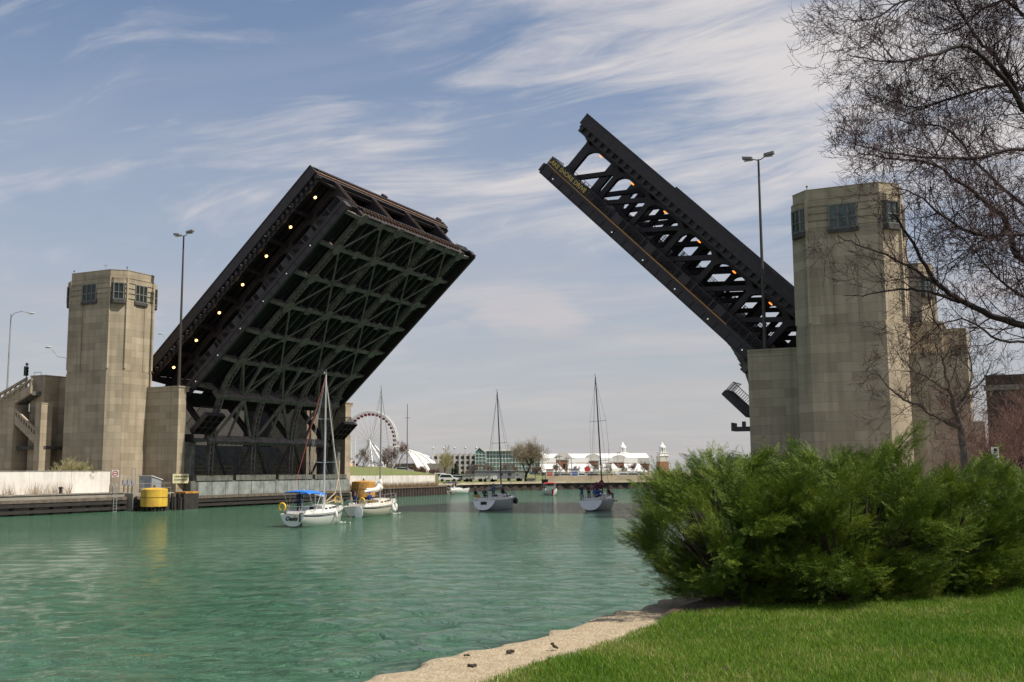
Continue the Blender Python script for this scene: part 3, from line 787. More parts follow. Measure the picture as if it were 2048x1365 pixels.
def twin_mast(label, u, v, z0, h, rot):
    T = uthing('twin_head_light_mast', label, 'light mast', u, v, z0, 'tall twin light masts on the pier blocks')
    MB().tube([(0, 0, 0), (0, 0, h * 0.25), (0, 0, h)], [0.20, 0.165, 0.095], 10).lathe([(0.30, 0), (0.30, 0.12), (0.2, 0.3)], 10).build('pole', POLE_D, T, smooth=40)
    ar = MB()
    for s, (dx, dz) in ((-1, (0.72, 0.12)), (1, (0.72, 0.30))):
        ar.tube([(0, 0, h - 0.1), (s * 0.35, 0, h + 0.02), (s * dx, 0, h + dz)], 0.05, 6)
    ar.build('arm', POLE_D, T)
    for s, dz in ((-1, 0.12), (1, 0.30)):
        hd = MB().prism([(s * 0.55, -0.28), (s * 1.55, -0.24), (s * 1.55, 0.24), (s * 0.55, 0.28)][::s], 0, 0.30, fn=lambda x, y, z: (x, y, h + dz - 0.12 + z + (abs(x) - 0.55) * 0.16))
        ho = hd.build('lamp_head', mat('lamp_head_grey', (0.20, 0.19, 0.18), 0.5), T, bevel=0.05)
        MB().box(s * 0.65, s * 1.4, -0.2, 0.2, h + dz - 0.135, h + dz - 0.122).build('lens', mat('lamp_lens', (0.5, 0.5, 0.48), 0.3), ho)
    return T
twin_mast('tall dark twin-head light mast on the tan pier block left of the river', 4.45, -1.6, 14.9, 19.4, 0)
twin_mast('tall dark twin-head light mast on the dark pier block before the open truss', 77.3, -1.6, 15.5, 18.9, 0)

# ------------------------------------------------------------------ the north pier, quay and stairs
def onv(x, y, v):
    """u and height of the point seen at a photo pixel on the plane v = const of the bridge frame"""
    d = FW * F_PX + RT * (x - 1024) + UP * (682.5 - y)
    n = Vector((SV[0], SV[1], 0)); P = Vector((0, 0, CAM_H)) + d * ((v - (Vector((0, 0, 0)) - Vector((H0[0], H0[1], 0))).dot(n)) / d.dot(n))
    return (P - Vector((H0[0], H0[1], 0))).dot(Vector((SU[0], SU[1], 0))), P.z

T = uthing('pier_pit', 'dark concrete pier under the braced bridge half with pale panels along its front', 'pier', 5, 16, 0)
mb = MB().box(-0.1, 1.2, -16.9, 17.0, -1.5, 3.35)
mb.box(-0.2, 1.3, -16.0, -9.2, 3.35, 4.02).box(-0.2, 1.3, -8.6, -0.4, 3.35, 4.05).box(-0.2, 1.3, 0.2, 8.0, 3.35, 4.0).box(-0.2, 1.3, 8.6, 16.6, 3.35, 4.0)
mb.build('front_wall', CONC_D, T)
PANEL = mat('pale_patched_concrete', (0.30, 0.33, 0.31), 0.85, var=0.5, scale=0.7, streak=0.3)
for i, v in enumerate(np.arange(-15.6, 15.0, 2.55)):
    MB().box(1.2, 1.26, v, v + 2.45, 1.55, 3.2).build('precast_panel', PANEL, T)
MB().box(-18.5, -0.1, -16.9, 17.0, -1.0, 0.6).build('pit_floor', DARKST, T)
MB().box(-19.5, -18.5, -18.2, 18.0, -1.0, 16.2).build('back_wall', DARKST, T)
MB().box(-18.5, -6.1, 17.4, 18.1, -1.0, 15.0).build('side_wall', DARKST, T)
for v in (-16.9, 14.9):
    MB().box(-3.0, -0.12, v, v + 2.0, 0.6, 7.8).box(-3.1, -0.02, v - 0.05, v + 2.05, 7.8, 8.2).build('side_pilaster', CONC_D, T)
YR = mat('dull_yellow_rail', (0.30, 0.25, 0.04), 0.7)
def rail(parent, name, pts, z, h, m, rows=3, post=1.5, r=0.03):
    mb = MB()
    for i in range(len(pts) - 1):
        a, b = Vector((*pts[i], z)), Vector((*pts[i + 1], z)); n = max(1, round((b - a).length / post))
        for j in range(n + 1):
            p = a.lerp(b, j / n); mb.tube([p, p + Vector((0, 0, h))], r, 5)
        for k in range(rows):
            q = Vector((0, 0, h * (k + 1) / rows)); mb.tube([a + q, b + q], r, 5)
    return mb.build(name, m, parent)
MB().box(-5.5, -3.2, -14.5, 14.5, 3.4, 3.6).build('machinery_floor', DARKST, T)
rail(T, 'machinery_railing', [(-3.3, -13), (-3.3, -4)], 3.6, 1.6, YR, 3, 1.6, 0.05)
rail(T, 'machinery_railing', [(-3.3, -2.5), (-3.3, 3)], 3.6, 3.2, YR, 4, 1.8, 0.05)
rail(T, 'machinery_railing', [(-3.3, 5), (-3.3, 10)], 3.6, 1.6, YR, 3, 1.6, 0.05)
for v in (-15, 14.5):
    MB().box(-2.0, 0.6, v - 1.0, v + 1.2, 8.25, 8.7).box(-2.0, 0.6, v - 1.0, v - 0.9, 8.7, 9.2).build('bearing_bracket', STEEL, T)

def fender(label, u, v0, v1, z, cat='fender'):
    """timber waling along a quay wall"""
    T = uthing('timber_fender', label, cat, u, (v0 + v1) / 2, 0)
    h = (v1 - v0) / 2
    for i, zz in enumerate(z):
        MB().box(0.25, 0.62, -h, h, zz, zz + 0.34).build('waling', WOOD if i == len(z) - 1 else WOOD_D, T)
    n = max(2, round((v1 - v0) / 2.6)); rng = random.Random(int(v0 * 7))
    for i in range(n + 1):
        v = -h + 0.2 + (2 * h - 0.4) * i / n
        MB().box(0.0, 0.26, v - 0.16, v + 0.16, -1.5, z[-1] + rng.uniform(-0.1, 0.25)).build('fender_post', WOOD_D, T)
    return T
fender('dark timber fender along the pier front beneath the braced bridge half', 6.2, -2.2, 33.0, (0.25, 0.75, 1.2))
fender('long dark timber fender along the quay below the white wall', 3.6, -60, -9.2, (0.2, 0.85, 1.3))
fender('short timber fender on the quay beside the yellow mooring drum', 4.9, -8.9, -2.4, (0.3, 0.9, 1.35))

T = uthing('white_wall', 'long white painted flood wall on the quay left of the tower', 'wall', 1.0, -34.5, 0)
mb = MB()
for k in range(9): mb.box(-0.16, 0.16, -25.5 + k * 5.67, -25.5 + k * 5.67 + 5.65, 2.05, 4.62)
mb.build('panels', mat('whitewashed_concrete', (0.76, 0.72, 0.66), 0.85, var=0.14, scale=0.8, streak=0.18, bump=0.15), T)
for k in range(9): MB().box(-0.19, 0.19, -25.5 + k * 5.67, -25.5 + k * 5.67 + 5.64, 4.622, 4.72).build('cap', CONC, T)
T = uthing('concrete_kerb', 'pale concrete coping along the quay edge below the white wall', 'kerb', 3.6, -34, 0)
MB().box(-0.5, 0.1, -26, 24.9, 2.06, 2.2).build('coping', CONC, T)

# mooring drum and piles
def drum(label, u, v, z, r, h, m):
    T = uthing('mooring_drum', label, 'mooring drum', u, v, 0, 'fender drums on piles at the pier corners')
    mb = MB().lathe([(r, z), (r, z + h), (r * 0.96, z + h + 0.05), (r * 0.5, z + h + 0.16), (0.12, z + h + 0.2)], 28)
    mb.build('drum', m, T, smooth=35)
    MB().lathe([(r + 0.02, z + h * 0.52), (r + 0.025, z + h * 0.55)], 28, cap=False).lathe([(0.14, z + h + 0.2), (0.14, z + h + 0.5)], 8).build('ring', STEEL_R, T)
    for k in range(9):
        a = k * math.tau / 9
        MB().tube([(r * 0.8 * math.cos(a), r * 0.8 * math.sin(a), -2), (r * 0.8 * math.cos(a), r * 0.8 * math.sin(a), z + 0.02)], 0.17, 8).build('pile', WOOD_D, T)
    return T
drum('yellow steel mooring drum on dark piles beside the left quay', 7.9, -8.7, 0.55, 1.5, 1.95, YEL)
drum('orange mooring drum on the far pier corner behind the second sailboat', 7.6, 35.3, 0.5, 1.8, 2.3, ORANGE)
T = uthing('pile_cluster', 'cluster of dark timber piles between the yellow drum and the pier', 'piles', 8.4, -5.6, 0)
rng = random.Random(4)
for k in range(7):
    x, y = rng.uniform(-0.6, 0.5), -1.2 + k * 0.36
    MB().tube([(x, y, -2), (x + rng.uniform(-.12, .12), y + rng.uniform(-.1, .1), 1.75 + rng.uniform(-0.35, 0.3))], [0.2, 0.17], 8).build('pile', WOOD_D, T)
T = uthing('timber_block', 'ochre topped timber block at the pier corner below the yellow sign', 'fender', 7.3, -2.6, 0)
MB().box(-0.9, 0.6, -1.0, 1.3, -1, 1.9).build('block', WOOD_D, T)
MB().box(-0.95, 0.65, -1.05, 1.35, 1.9, 2.12).build('cap', ORANGE, T)

# utility gear on the quay
T = uthing('equipment_cabinet', 'grey equipment cabinet with sloping white roof on the quay by the pier block', 'cabinet', 3.6, -5.0, 2.05)
MB().prism([(-0.8, 0), (0.8, 0), (0.8, 1.5), (-0.8, 1.95)], -1.0, 1.0, fn=lambda a, b, c: (c, a, b)).build('cabinet_body', mat('cabinet_grey', (0.30, 0.32, 0.34), 0.5, var=0.2, streak=0.2), T)
MB().prism([(-0.95, 1.98), (0.95, 1.48), (0.95, 1.56), (-0.95, 2.06)], -1.1, 1.1, fn=lambda a, b, c: (c, a, b)).build('roof', WHITE, T)
MB().box(-0.85, -0.1, -0.83, -0.80, 0.1, 1.5).build('door', mat('cabinet_door_grey', (0.36, 0.38, 0.40), 0.5, var=0.2), T)
T = uthing('valve_rack', 'grey pipe rack with electrical boxes on the quay beside the white wall', 'equipment', 3.3, -8.6, 2.05)
mb = MB()
for x, h in ((-0.9, 2.2), (-0.3, 2.1), (0.35, 1.9), (0.95, 2.9), (1.5, 2.9)): mb.tube([(0, x, 0), (0, x, h)], 0.05, 6)
for z in (0.9, 1.8): mb.tube([(0, -0.9, z), (0, 1.5, z)], 0.045, 6)
mb.tube([(0, 0.95, 2.9), (0, 1.5, 2.9)], 0.045, 6)
mb.build('pipe_frame', GALV, T)
for x, z, w, h in ((-0.15, 0.95, 0.5, 0.6), (0.55, 0.75, 0.4, 0.8), (1.1, 1.0, 0.35, 0.45)):
    MB().box(-0.2, 0.06, x - w / 2, x + w / 2, z, z + h).box(-0.02, 0.09, x - w / 3, x + w / 3, z + 0.1, z + 0.14).build('electrical_box', GALV, T)
for x in (-0.35, 0.3, 0.95):
    MB().tube([(0.1, x, 0), (0.1, x, 0.75), (0.1, x + 0.15, 0.95)], 0.08, 7).build('pipe', mat('pipe_dark', (0.10, 0.10, 0.10), 0.6), T)
T = uthing('quay_railing', 'thin grey pipe railing along the quay between white wall and pier block', 'railing', 4.6, -5.6, 2.05)
rail(T, 'rails', [(0, -2.6), (0, 3.0)], 0, 1.1, GALV, 2, 1.2, 0.025)
T = uthing('quay_ladder', 'grey steel ladder down the quay wall left of the yellow drum', 'ladder', 4.05, -11.2, 0)
mb = MB()
for s in (-0.24, 0.24): mb.tube([(0.35, s, -0.6), (0.35, s, 2.9), (0.1, s, 3.15), (-0.35, s, 3.0), (-0.35, s, 2.1)], 0.04, 6)
for k in range(9): mb.tube([(0.35, -0.24, -0.3 + k * 0.32), (0.35, 0.24, -0.3 + k * 0.32)], 0.025, 5)
mb.build('rungs_and_rails', GALV, T)
T = uthing('round_sign', 'small round white sign with a red ring at the end of the white wall', 'sign', 1.5, -8.5, 2.05)
MB().tube([(0, 0, 0), (0, 0, 2.6)], 0.04, 6).build('post', GALV, T)
fr = Matrix.Rotation(-0.9, 4, 'Z') @ Matrix.Rotation(R(90), 4, 'Y')
o = MB().box(-0.42, 0.42, -0.42, 0.42, 0.03, 0.05).build('plate', WHITE, T); o.matrix_local = Matrix.Translation((0, 0, 2.3)) @ Matrix.Rotation(-1.1, 4, 'Z') @ Matrix.Rotation(R(90), 4, 'Y')
q = MB().lathe([(0.34, 0.052), (0.34, 0.062), (0.25, 0.062), (0.25, 0.052)], 24, cap=False).box(-0.05, 0.05, -0.2, 0.2, 0.052, 0.06).build('red_ring', SIGNRED, o)
T = uthing('warning_sign', 'pale yellow notice board with two dark lines on the pier block', 'sign', 5.32, -1.7, 3.1)
o = MB().box(-0.05, 0.05, -1.0, 1.0, 0, 1.15).build('board', SIGNY, T); o.rotation_euler = (0, 0, -0.5)
for z in (0.72, 0.32):
    mb = MB(); x = -0.8
    rng = random.Random(int(z * 100))
    while x < 0.75:
        w = rng.uniform(0.08, 0.2); mb.box(0.05, 0.056, x, min(x + w, 0.8), z, z + 0.2); x += w + 0.06
    mb.build('worn_lettering', POLE_D, o)
T = uthing('bollard', 'small dark iron bollard on the quay in front of the white wall', 'bollard', 3.2, -17.9, 2.2)
MB().lathe([(0.2, 0), (0.16, 0.1), (0.15, 0.5), (0.24, 0.55), (0.24, 0.68), (0.1, 0.75)], 12).build('post', BLACK, T, smooth=40)

# stairs and abutment left of the tower
T = uthing('stair_abutment', 'stepped stone abutment with open balustraded stairs at the left edge', 'abutment', -14, -6, 0, 'stair abutments beside the bridge towers')
def ub(u0, u1, v0, v1, z0, z1, name='wall', m=STONE): return MB().box(u0 + 14, u1 + 14, v0 + 6, v1 + 6, z0, z1).build(name, m, T)
uA0, zA = onv(62, 754, -7.5); uA1, _ = onv(90, 754, -7.5); uR1, zR = onv(131, 757, -4.5)
ub(uA0, uA1, -7.5, -2.0, 1.5, zA)
ub(uA0 - 0.05, uA1 + 0.08, -7.56, -1.9, zA, zA + 0.14, 'coping')
ub(uA1, -9.4, -5.2, -2.0, 1.5, zR)
uB0, zB = onv(72, 808, -9.2); uB1, _ = onv(83, 808, -9.2)
ub(uB0, uB1, -9.2, -7.5, 1.5, zB); ub(uB0 - 0.04, uB1 + 0.06, -9.25, -7.5, zB, zB + 0.12, 'coping')
uC0, zC = onv(-40, 803, -9.2); uC1, _ = onv(29, 801, -9.2)
ub(uC0, uC1, -9.2, -7.0, 1.5, zC); ub(uC0 - 0.04, uC1 + 0.06, -9.26, -6.9, zC, zC + 0.12, 'coping')
ub(uC0, uA0 + 0.4, -4.0, -3.2, 1.5, 12.5, 'stairwell_back_wall', DARKST)
ub(uC1, uB0 + 1.0, -8.6, -4.0, 7.4, 7.8, 'landing', DARKST)
def flight(x0, y0, x1, y1, v, hpx, steps):
    (ua, za), (ub_, zb) = onv(x0, y0, v), onv(x1, y1, v); h = 1.35
    mb = MB(); fnc = lambda a, b, c: (a + 14, c + 6, b)
    du = ub_ - ua; s = (zb - za) / du
    def band(z0, z1):
        mb.prism([(ua, za + z0), (ub_, zb + z0), (ub_, zb + z1), (ua, za + z1)], v, v + 0.3, fn=fnc)
    band(-0.30, 0.0); band(-1.9, -0.85)
    n = 9
    for k in range(n + 1):
        a = ua + du * k / n * 0.97; z = za + s * (a - ua)
        mb.prism([(a, z - 0.86), (a + 0.22, z - 0.86 + s * 0.22), (a + 0.22, z - 0.29 + s * 0.22), (a, z - 0.29)], v + 0.04, v + 0.26, fn=fnc)
    mb.build('balustrade', STONE, T)
    st = MB()
    for k in range(steps):
        a = ua + du * k / steps; z = za - 1.5 + (zb - za) * (k + 0.5) / steps
        st.box(a + 14, a + du / steps + 14, v + 6 + 0.3, v + 6 + 2.0, z - 0.5, z)
    st.build('steps', CONC_D, T)
flight(-45, 826, 62, 757, -9.15, 20, 22)
flight(29, 817, 76, 863, -9.1, 20, 16)
flight(-10, 900, 40, 955, -8.9, 20, 14)
flight(-45, 812, 52, 755, -6.4, 20, 20)
T = uthing('approach_viaduct', 'stone approach viaduct behind the left stairs and tower', 'viaduct', -30, 16, 0, 'approach viaducts')
MB().box(-26, 15.5, -12.5, 14.5, 1.5, 11.5).build('deck_wall', CONC_D, T)

def traffic_light(label, u, z, v):
    T = uthing('traffic_light', label, 'traffic light', u, v, z)
    MB().tube([(0, 0, -3), (0, 0, 1.5)], 0.07, 6).build('pole', POLE_D, T)
    MB().box(-0.3, 0.05, -0.22, 0.22, 0.0, 1.25).ball((-0.02, 0, 1.55), 0.2, 8, 5).build('signal_head', BLACK, T)
    for k in range(3): MB().tube([(0.05, 0, 0.25 + k * 0.38), (0.22, 0, 0.23 + k * 0.38)], 0.15, 8, cap=False).build('hood', BLACK, T)
_u, _z = onv(53, 752, -4.0)
traffic_light('dark traffic light standing above the stone stairs at the left edge', _u, _z, -4.0)
T = uthing('guard_rail', 'small metal guard rail on top of the left stone abutment', 'railing', onv(68, 752, -5)[0], -5, zA + 0.1)
rail(T, 'rails', [(0, 0), (1.3, 0)], 0, 0.75, POLE_D, 1, 1.3, 0.03)
def street_lamp(label, x, y0, y1, xh, yh, v):
    (u0, z0), (u1, z1), (uh, zh) = onv(x, y0, v), onv(x, y1, v), onv(xh, yh, v)
    T = uthing('street_lamp', label, 'street lamp', u0, v, z0, 'grey street lamps on the approach road')
    H = z1 - z0; dx = uh - u0; s = 1 if dx > 0 else -1
    MB().tube([(0, 0, -4), (0, 0, 0), (0, 0, H)], [0.14, 0.13, 0.085], 8).build('pole', GALV, T)
    MB().tube([(0, 0, H - 0.5), (dx * 0.15, 0, H + 0.05), (dx * 0.5, 0, H + 0.22), (dx * 0.9, 0, zh - z0 + 0.08)], 0.045, 6).build('arm', GALV, T)
    MB().ball((dx * 1.0, 0, zh - z0), 0.3, 10, 6, (1.9, 0.75, 0.5)).build('lamp_head', mat('lamp_head_pale', (0.55, 0.55, 0.52), 0.4), T, smooth=60)
street_lamp('tall grey street lamp with its arm to the right, leftmost of the street lamps', 15, 768, 629, 63, 627, 0.5)
street_lamp('grey street lamp with its head just left of the sunlit tower', 133, 790, 716, 96, 695, 1.0)
street_lamp('grey street lamp peeping out between the sunlit tower and the raised bridge half', 352, 740, 690, 321, 668, 37)

# quay east of the bridge on the north side
T = uthing('flood_wall', 'white concrete flood wall above brown sheet piling behind the sailboats', 'wall', 0.0, 54, 0)
mb = MB()
for k in range(8): mb.box(-0.25, 0.15, -18 + k * 4.32, -18 + k * 4.32 + 4.3, 1.5, 3.72 - 0.02 * k)
mb.build('panels', mat('bleached_concrete', (0.74, 0.70, 0.64), 0.9, var=0.25, scale=0.5, streak=0.25), T)
T = uthing('sheet_pile_wall', 'rusty brown sheet pile wall at the water behind the second sailboat', 'wall', 1.95, 54, 0)
mb = MB(); prof = []; v = -15.4
while v < 17.0:
    prof += [(0.0, v), (0.28, v + 0.18), (0.28, v + 0.55), (0.0, v + 0.73)]; v += 0.92
poly = [(-0.02, -15.4)] + [(a, b) for a, b in prof] + [(-0.02, 17.0)]
mb.loft([[(a, b, -1.5) for a, b in prof], [(a, b, 1.42) for a, b in prof]], cap=False)
mb.build('piling', RUSTP, T)
MB().box(-0.15, 0.36, -15.4, 17.2, 1.42, 1.56).build('cap', WOOD, T)
T = uthing('crumbling_corner', 'crumbling brown stone corner where the sheet pile wall ends', 'rubble', 1.8, 73, 0)
rng = random.Random(8); mb = MB()
for k in range(26): mb.ball((rng.uniform(-2.5, 0.6), rng.uniform(-2.0, 2.2), rng.uniform(-0.2, 1.1)), rng.uniform(0.3, 0.75), 6, 4, (1.2, 1, 0.8))
mb.build('stones', CONC_D, T)
T = uthing('pier_platform', 'railed timber platform on the far pier corner above the waterline', 'platform', 6.4, 34.6, 0)
MB().box(-1.5, 0.8, -1.2, 2.0, 1.3, 1.6).build('deck', WOOD, T)
rail(T, 'railing', [(0.7, -1.1), (0.7, 1.9)], 1.6, 1.3, POLE_D, 2, 1.0, 0.03)
mb = MB()
mb.prism([(-0.6, 1.5), (-0.6, 3.7), (-14, 5.3), (-60, 5.6), (-60, 1.5)], 35.5, 73, fn=lambda a, b, c: tuple(uv(a, c, b)))
struct(mb.build('grass_bank', mat('bank_grass', (0.12, 0.17, 0.035), 0.95, scale=0.25, col2=(0.17, 0.15, 0.06))))

# ------------------------------------------------------------------ stepped abutment right of the shaded tower
T = uthing('stair_abutment', 'stepped grey stone abutment right of the shaded tower, partly in sun', 'abutment', 92, -4, 0, 'stair abutments beside the bridge towers')
def vb(u0, u1, v0, v1, z0, z1, name='wall', m=STONE): return MB().box(u0 - 92, u1 - 92, v0 + 4, v1 + 4, z0, z1).build(name, m, T)
vb(90.3, 93.1, -3.2, 0.8, 1.5, 17.0); vb(90.3, 93.25, -3.3, 0.9, 17.0, 17.2, 'coping')
vb(90.3, 95.1, -5.2, -3.2, 1.5, 14.2); vb(90.3, 95.2, -5.3, -3.2, 14.2, 14.35, 'coping')
vb(93.1, 95.0, -2.6, 3.0, 1.5, 16.6, 'rear_wall')
vb(94.1, 96.1, -5.3, -3.6, 1.5, 8.3, 'low_wall')
vb(91.9, 92.9, -5.26, -5.2, 1.6, 11.5, 'pilaster')
T = uthing('approach_viaduct', 'dark arched viaduct in shade behind the small trees at the right edge', 'viaduct', 110, 14, 0, 'approach viaducts')
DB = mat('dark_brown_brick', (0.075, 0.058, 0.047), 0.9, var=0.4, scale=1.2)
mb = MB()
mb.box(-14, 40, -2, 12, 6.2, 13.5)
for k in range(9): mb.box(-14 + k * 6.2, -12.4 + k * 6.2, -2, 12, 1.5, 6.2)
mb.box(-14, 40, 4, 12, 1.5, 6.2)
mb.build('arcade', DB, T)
MB().box(-14.2, 40, -2.2, -1.9, 12.0, 12.5).build('cornice', CONC, T)
MB().ball((-4.5, -2.1, 3.5), 0.16, 8, 5).build('wall_lamp', LAMP, T)

# ------------------------------------------------------------------ people
SKIN = mat('skin', (0.48, 0.29, 0.21), 0.6, var=0.1, scale=8)
HAIR = mat('brown_hair', (0.06, 0.035, 0.02), 0.7)
EYE = mat('dark_eye', (0.02, 0.015, 0.012), 0.3)
CLOTH = {'navy': (0.018, 0.025, 0.07), 'black': (0.015, 0.015, 0.018), 'blue': (0.03, 0.08, 0.32), 'slate': (0.10, 0.15, 0.22), 'purple': (0.12, 0.03, 0.30),
         'yellow': (0.75, 0.48, 0.03), 'wine': (0.17, 0.02, 0.04), 'red': (0.5, 0.04, 0.05), 'khaki': (0.30, 0.25, 0.17), 'denim': (0.06, 0.09, 0.16), 'white': (0.75, 0.74, 0.72)}
def cloth(n): return mat('cloth_' + n, CLOTH[n], 0.85, var=0.2, scale=9)
def skinned(name, nodes, edges, m, parent, root=0):
    me = bpy.data.meshes.new(name); me.from_pydata([n[0] for n in nodes], edges, []); me.materials.append(m)
    o = bpy.data.objects.new(name, me); COL.objects.link(o); o.parent = parent
    sk = o.modifiers.new('skin', 'SKIN'); sk.use_smooth_shade = True
    if not me.skin_vertices: me.skin_vertices.new() if hasattr(me.skin_vertices, 'new') else None
    if me.skin_vertices:
        for i, d in enumerate(me.skin_vertices[0].data):
            r = nodes[i][1]; d.radius = r if isinstance(r, tuple) else (r, r); d.use_root = (i == root)
    sb = o.modifiers.new('round', 'SUBSURF'); sb.levels = 1; sb.render_levels = 1
    return o
def person(label, M, pose='stand', top='navy', legs='denim', hat=None, arms=((0.25, 0.25, 1.05), (0.2, -0.28, 1.05)), lean=0.0):
    """x forward, y left, z up from the soles; arms give the two hand positions"""
    T = thing('person', label, 'person', matrix=M)
    hz = 0.93 if pose == 'stand' else 0.50
    hip = (0, 0, hz); ch = (lean * 0.5, 0, hz + 0.33); nk = (lean, 0, hz + 0.56); hd = (lean + 0.03, 0, hz + 0.71); tp = (lean + 0.02, 0, hz + 0.79)
    if pose == 'stand': leg = [[(0.0, s * 0.10, hz - 0.04), (0.03, s * 0.11, 0.49), (0.0, s * 0.12, 0.09), (0.15, s * 0.13, 0.04)] for s in (1, -1)]
    else: leg = [[(0.04, s * 0.10, hz - 0.02), (0.42, s * 0.13, 0.50), (0.44, s * 0.13, 0.09), (0.58, s * 0.14, 0.04)] for s in (1, -1)]
    arm = []
    for s, h in zip((1, -1), arms):
        sh = Vector((nk[0] - 0.01, s * 0.18, nk[2] - 0.07)); hn = Vector(h) if pose == 'stand' else Vector((h[0], h[1], h[2] - 0.43))
        d = hn - sh
        if d.length > 0.56: hn = sh + d * (0.56 / d.length)
        el = (sh + hn) / 2 + Vector((-0.06, s * 0.07, -0.07))
        arm.append((sh, el, hn))
    nodes = [(hip, (0.13, 0.10)), (ch, (0.15, 0.10)), (nk, 0.052), (hd, (0.078, 0.092)), (tp, (0.06, 0.07)), ((hd[0] + 0.10, 0, hd[2] - 0.005), 0.014)]
    edges = [(0, 1), (1, 2), (2, 3), (3, 4), (3, 5)]
    for s in (1, -1): nodes.append(((hd[0], s * 0.085, hd[2]), 0.016)); edges.append((3, len(nodes) - 1))     # ears
    for lg in leg:
        p = 0
        for q, r in zip(lg, (0.085, 0.055, 0.038, 0.032)): nodes.append((q, r)); edges.append((p, len(nodes) - 1)); p = len(nodes) - 1
    for s, (sh, el, hn) in zip((1, -1), arm):
        p = 1
        for q, r in ((sh, 0.056), (el, 0.04), (hn, 0.027)): nodes.append((tuple(q), r)); edges.append((p, len(nodes) - 1)); p = len(nodes) - 1
        d = (hn - el).normalized(); side = d.cross(Vector((0, 0, 1))).normalized() if abs(d.z) < 0.95 else Vector((0, 1, 0))
        pm = hn + d * 0.075; nodes.append((tuple(pm), (0.036, 0.018))); edges.append((p, len(nodes) - 1)); p = len(nodes) - 1
        for k, ln in enumerate((0.065, 0.078, 0.072, 0.055)):
            a = pm + side * (k - 1.5) * 0.019 + d * ln * 0.55; b = a + d * ln * 0.4 + Vector((0, 0, -0.02))
            nodes.append((tuple(a), 0.009)); edges.append((p, len(nodes) - 1)); nodes.append((tuple(b), 0.008)); edges.append((len(nodes) - 2, len(nodes) - 1))
        a = hn + d * 0.03 - side * 0.05; nodes.append((tuple(a), 0.010)); edges.append((p, len(nodes) - 1))
    skinned('body', nodes, edges, SKIN, T)
    n2 = [((0, 0, hz + 0.0), (0.16, 0.125)), (ch, (0.185, 0.135)), ((nk[0], 0, nk[2] - 0.04), (0.10, 0.085))]; e2 = [(0, 1), (1, 2)]
    for sh, el, hn in arm:
        p = 1
        for q, r in ((sh, 0.082), (el, 0.062), (el.lerp(hn, 0.9), 0.046)): n2.append((tuple(q), r)); e2.append((p, len(n2) - 1)); p = len(n2) - 1
    skinned('jacket', n2, e2, cloth(top), T)
    n3 = [((0, 0, hz - 0.01), (0.15, 0.12))]; e3 = []
    for lg in leg:
        p = 0
        for q, r in zip(lg[:3], (0.10, 0.075, 0.062)): n3.append((q, r)); e3.append((p, len(n3) - 1)); p = len(n3) - 1
    skinned('trousers', n3, e3, cloth(legs), T)
    for lg in leg:
        a, b = lg[2], lg[3]
        MB().loft([[(x, b[1] + w * y, z) for y, z in ((-1, 0.0), (1, 0.0), (0.8, h), (-0.8, h))] for x, w, h in ((a[0] - 0.07, 0.035, 0.10), (a[0] + 0.05, 0.045, 0.10), (b[0], 0.045, 0.05), (b[0] + 0.06, 0.03, 0.03))], close=True).build('shoe', BLACK, T)
    for s in (1, -1): MB().ball((hd[0] + 0.083, s * 0.032, hd[2] + 0.02), 0.012, 6, 4).build('eye', EYE, T)
    MB().box(hd[0] + 0.082, hd[0] + 0.09, -0.022, 0.022, hd[2] - 0.052, hd[2] - 0.043).build('mouth', mat('lips', (0.30, 0.10, 0.09), 0.5), T)
    if hat: MB().ball((hd[0] - 0.01, 0, hd[2] + 0.055), 0.112, 12, 6, (1, 0.92, 0.75)).box(hd[0] + 0.05, hd[0] + 0.17, -0.07, 0.07, hd[2] + 0.05, hd[2] + 0.062).build('cap', cloth(hat), T, smooth=50)
    else: MB().ball((hd[0] - 0.028, 0, hd[2] + 0.03), 0.112, 12, 6, (0.95, 0.92, 1.0)).build('hair', HAIR, T, smooth=60)
    return T

# ------------------------------------------------------------------ boats
def hull_rings(L, B, fs, fb, dr, stern=0.72, n=22, flare=0.86, rake=0.25, bowrake=0.12):
    out = []
    for i in range(n):
        t = i / (n - 1)
        if t < 0.42: b = B / 2 * (stern + (1 - stern) * math.sin(t / 0.42 * math.pi / 2))
        else: b = B / 2 * max(0.012, 1 - ((t - 0.42) / 0.58) ** 2.3)
        sh = fs + (fb - fs) * t ** 1.6 - 0.06 * math.sin(math.pi * t)
        d = dr * max(0.02, math.sin(math.pi * min(1, (0.12 + t * 0.80))) ** 0.8) - 0.16 * (1 - t) ** 6 * 2
        x = -L / 2 + L * t; ring = []
        m = 9
        for j in range(-m, m + 1):
            q = abs(j) / m; s = 1 if j >= 0 else -1
            yy = b * math.sin(q * math.pi / 2) ** (0.62 if t < 0.6 else 0.62 + (t - 0.6) * 1.6) * (flare + (1 - flare) * q)
            z = -d + (sh + d) * (1 - math.cos(q * math.pi / 2)) ** 0.80
            xr = x + (rake * (z / max(fs, 0.1)) * max(0, 1 - t * 6) if rake else 0) + bowrake * L * 0.5 * max(0, t - 0.75) * 4 * (z - sh) / (sh + dr) 
            ring.append((xr, s * yy, z))
        out.append(ring)
    return out
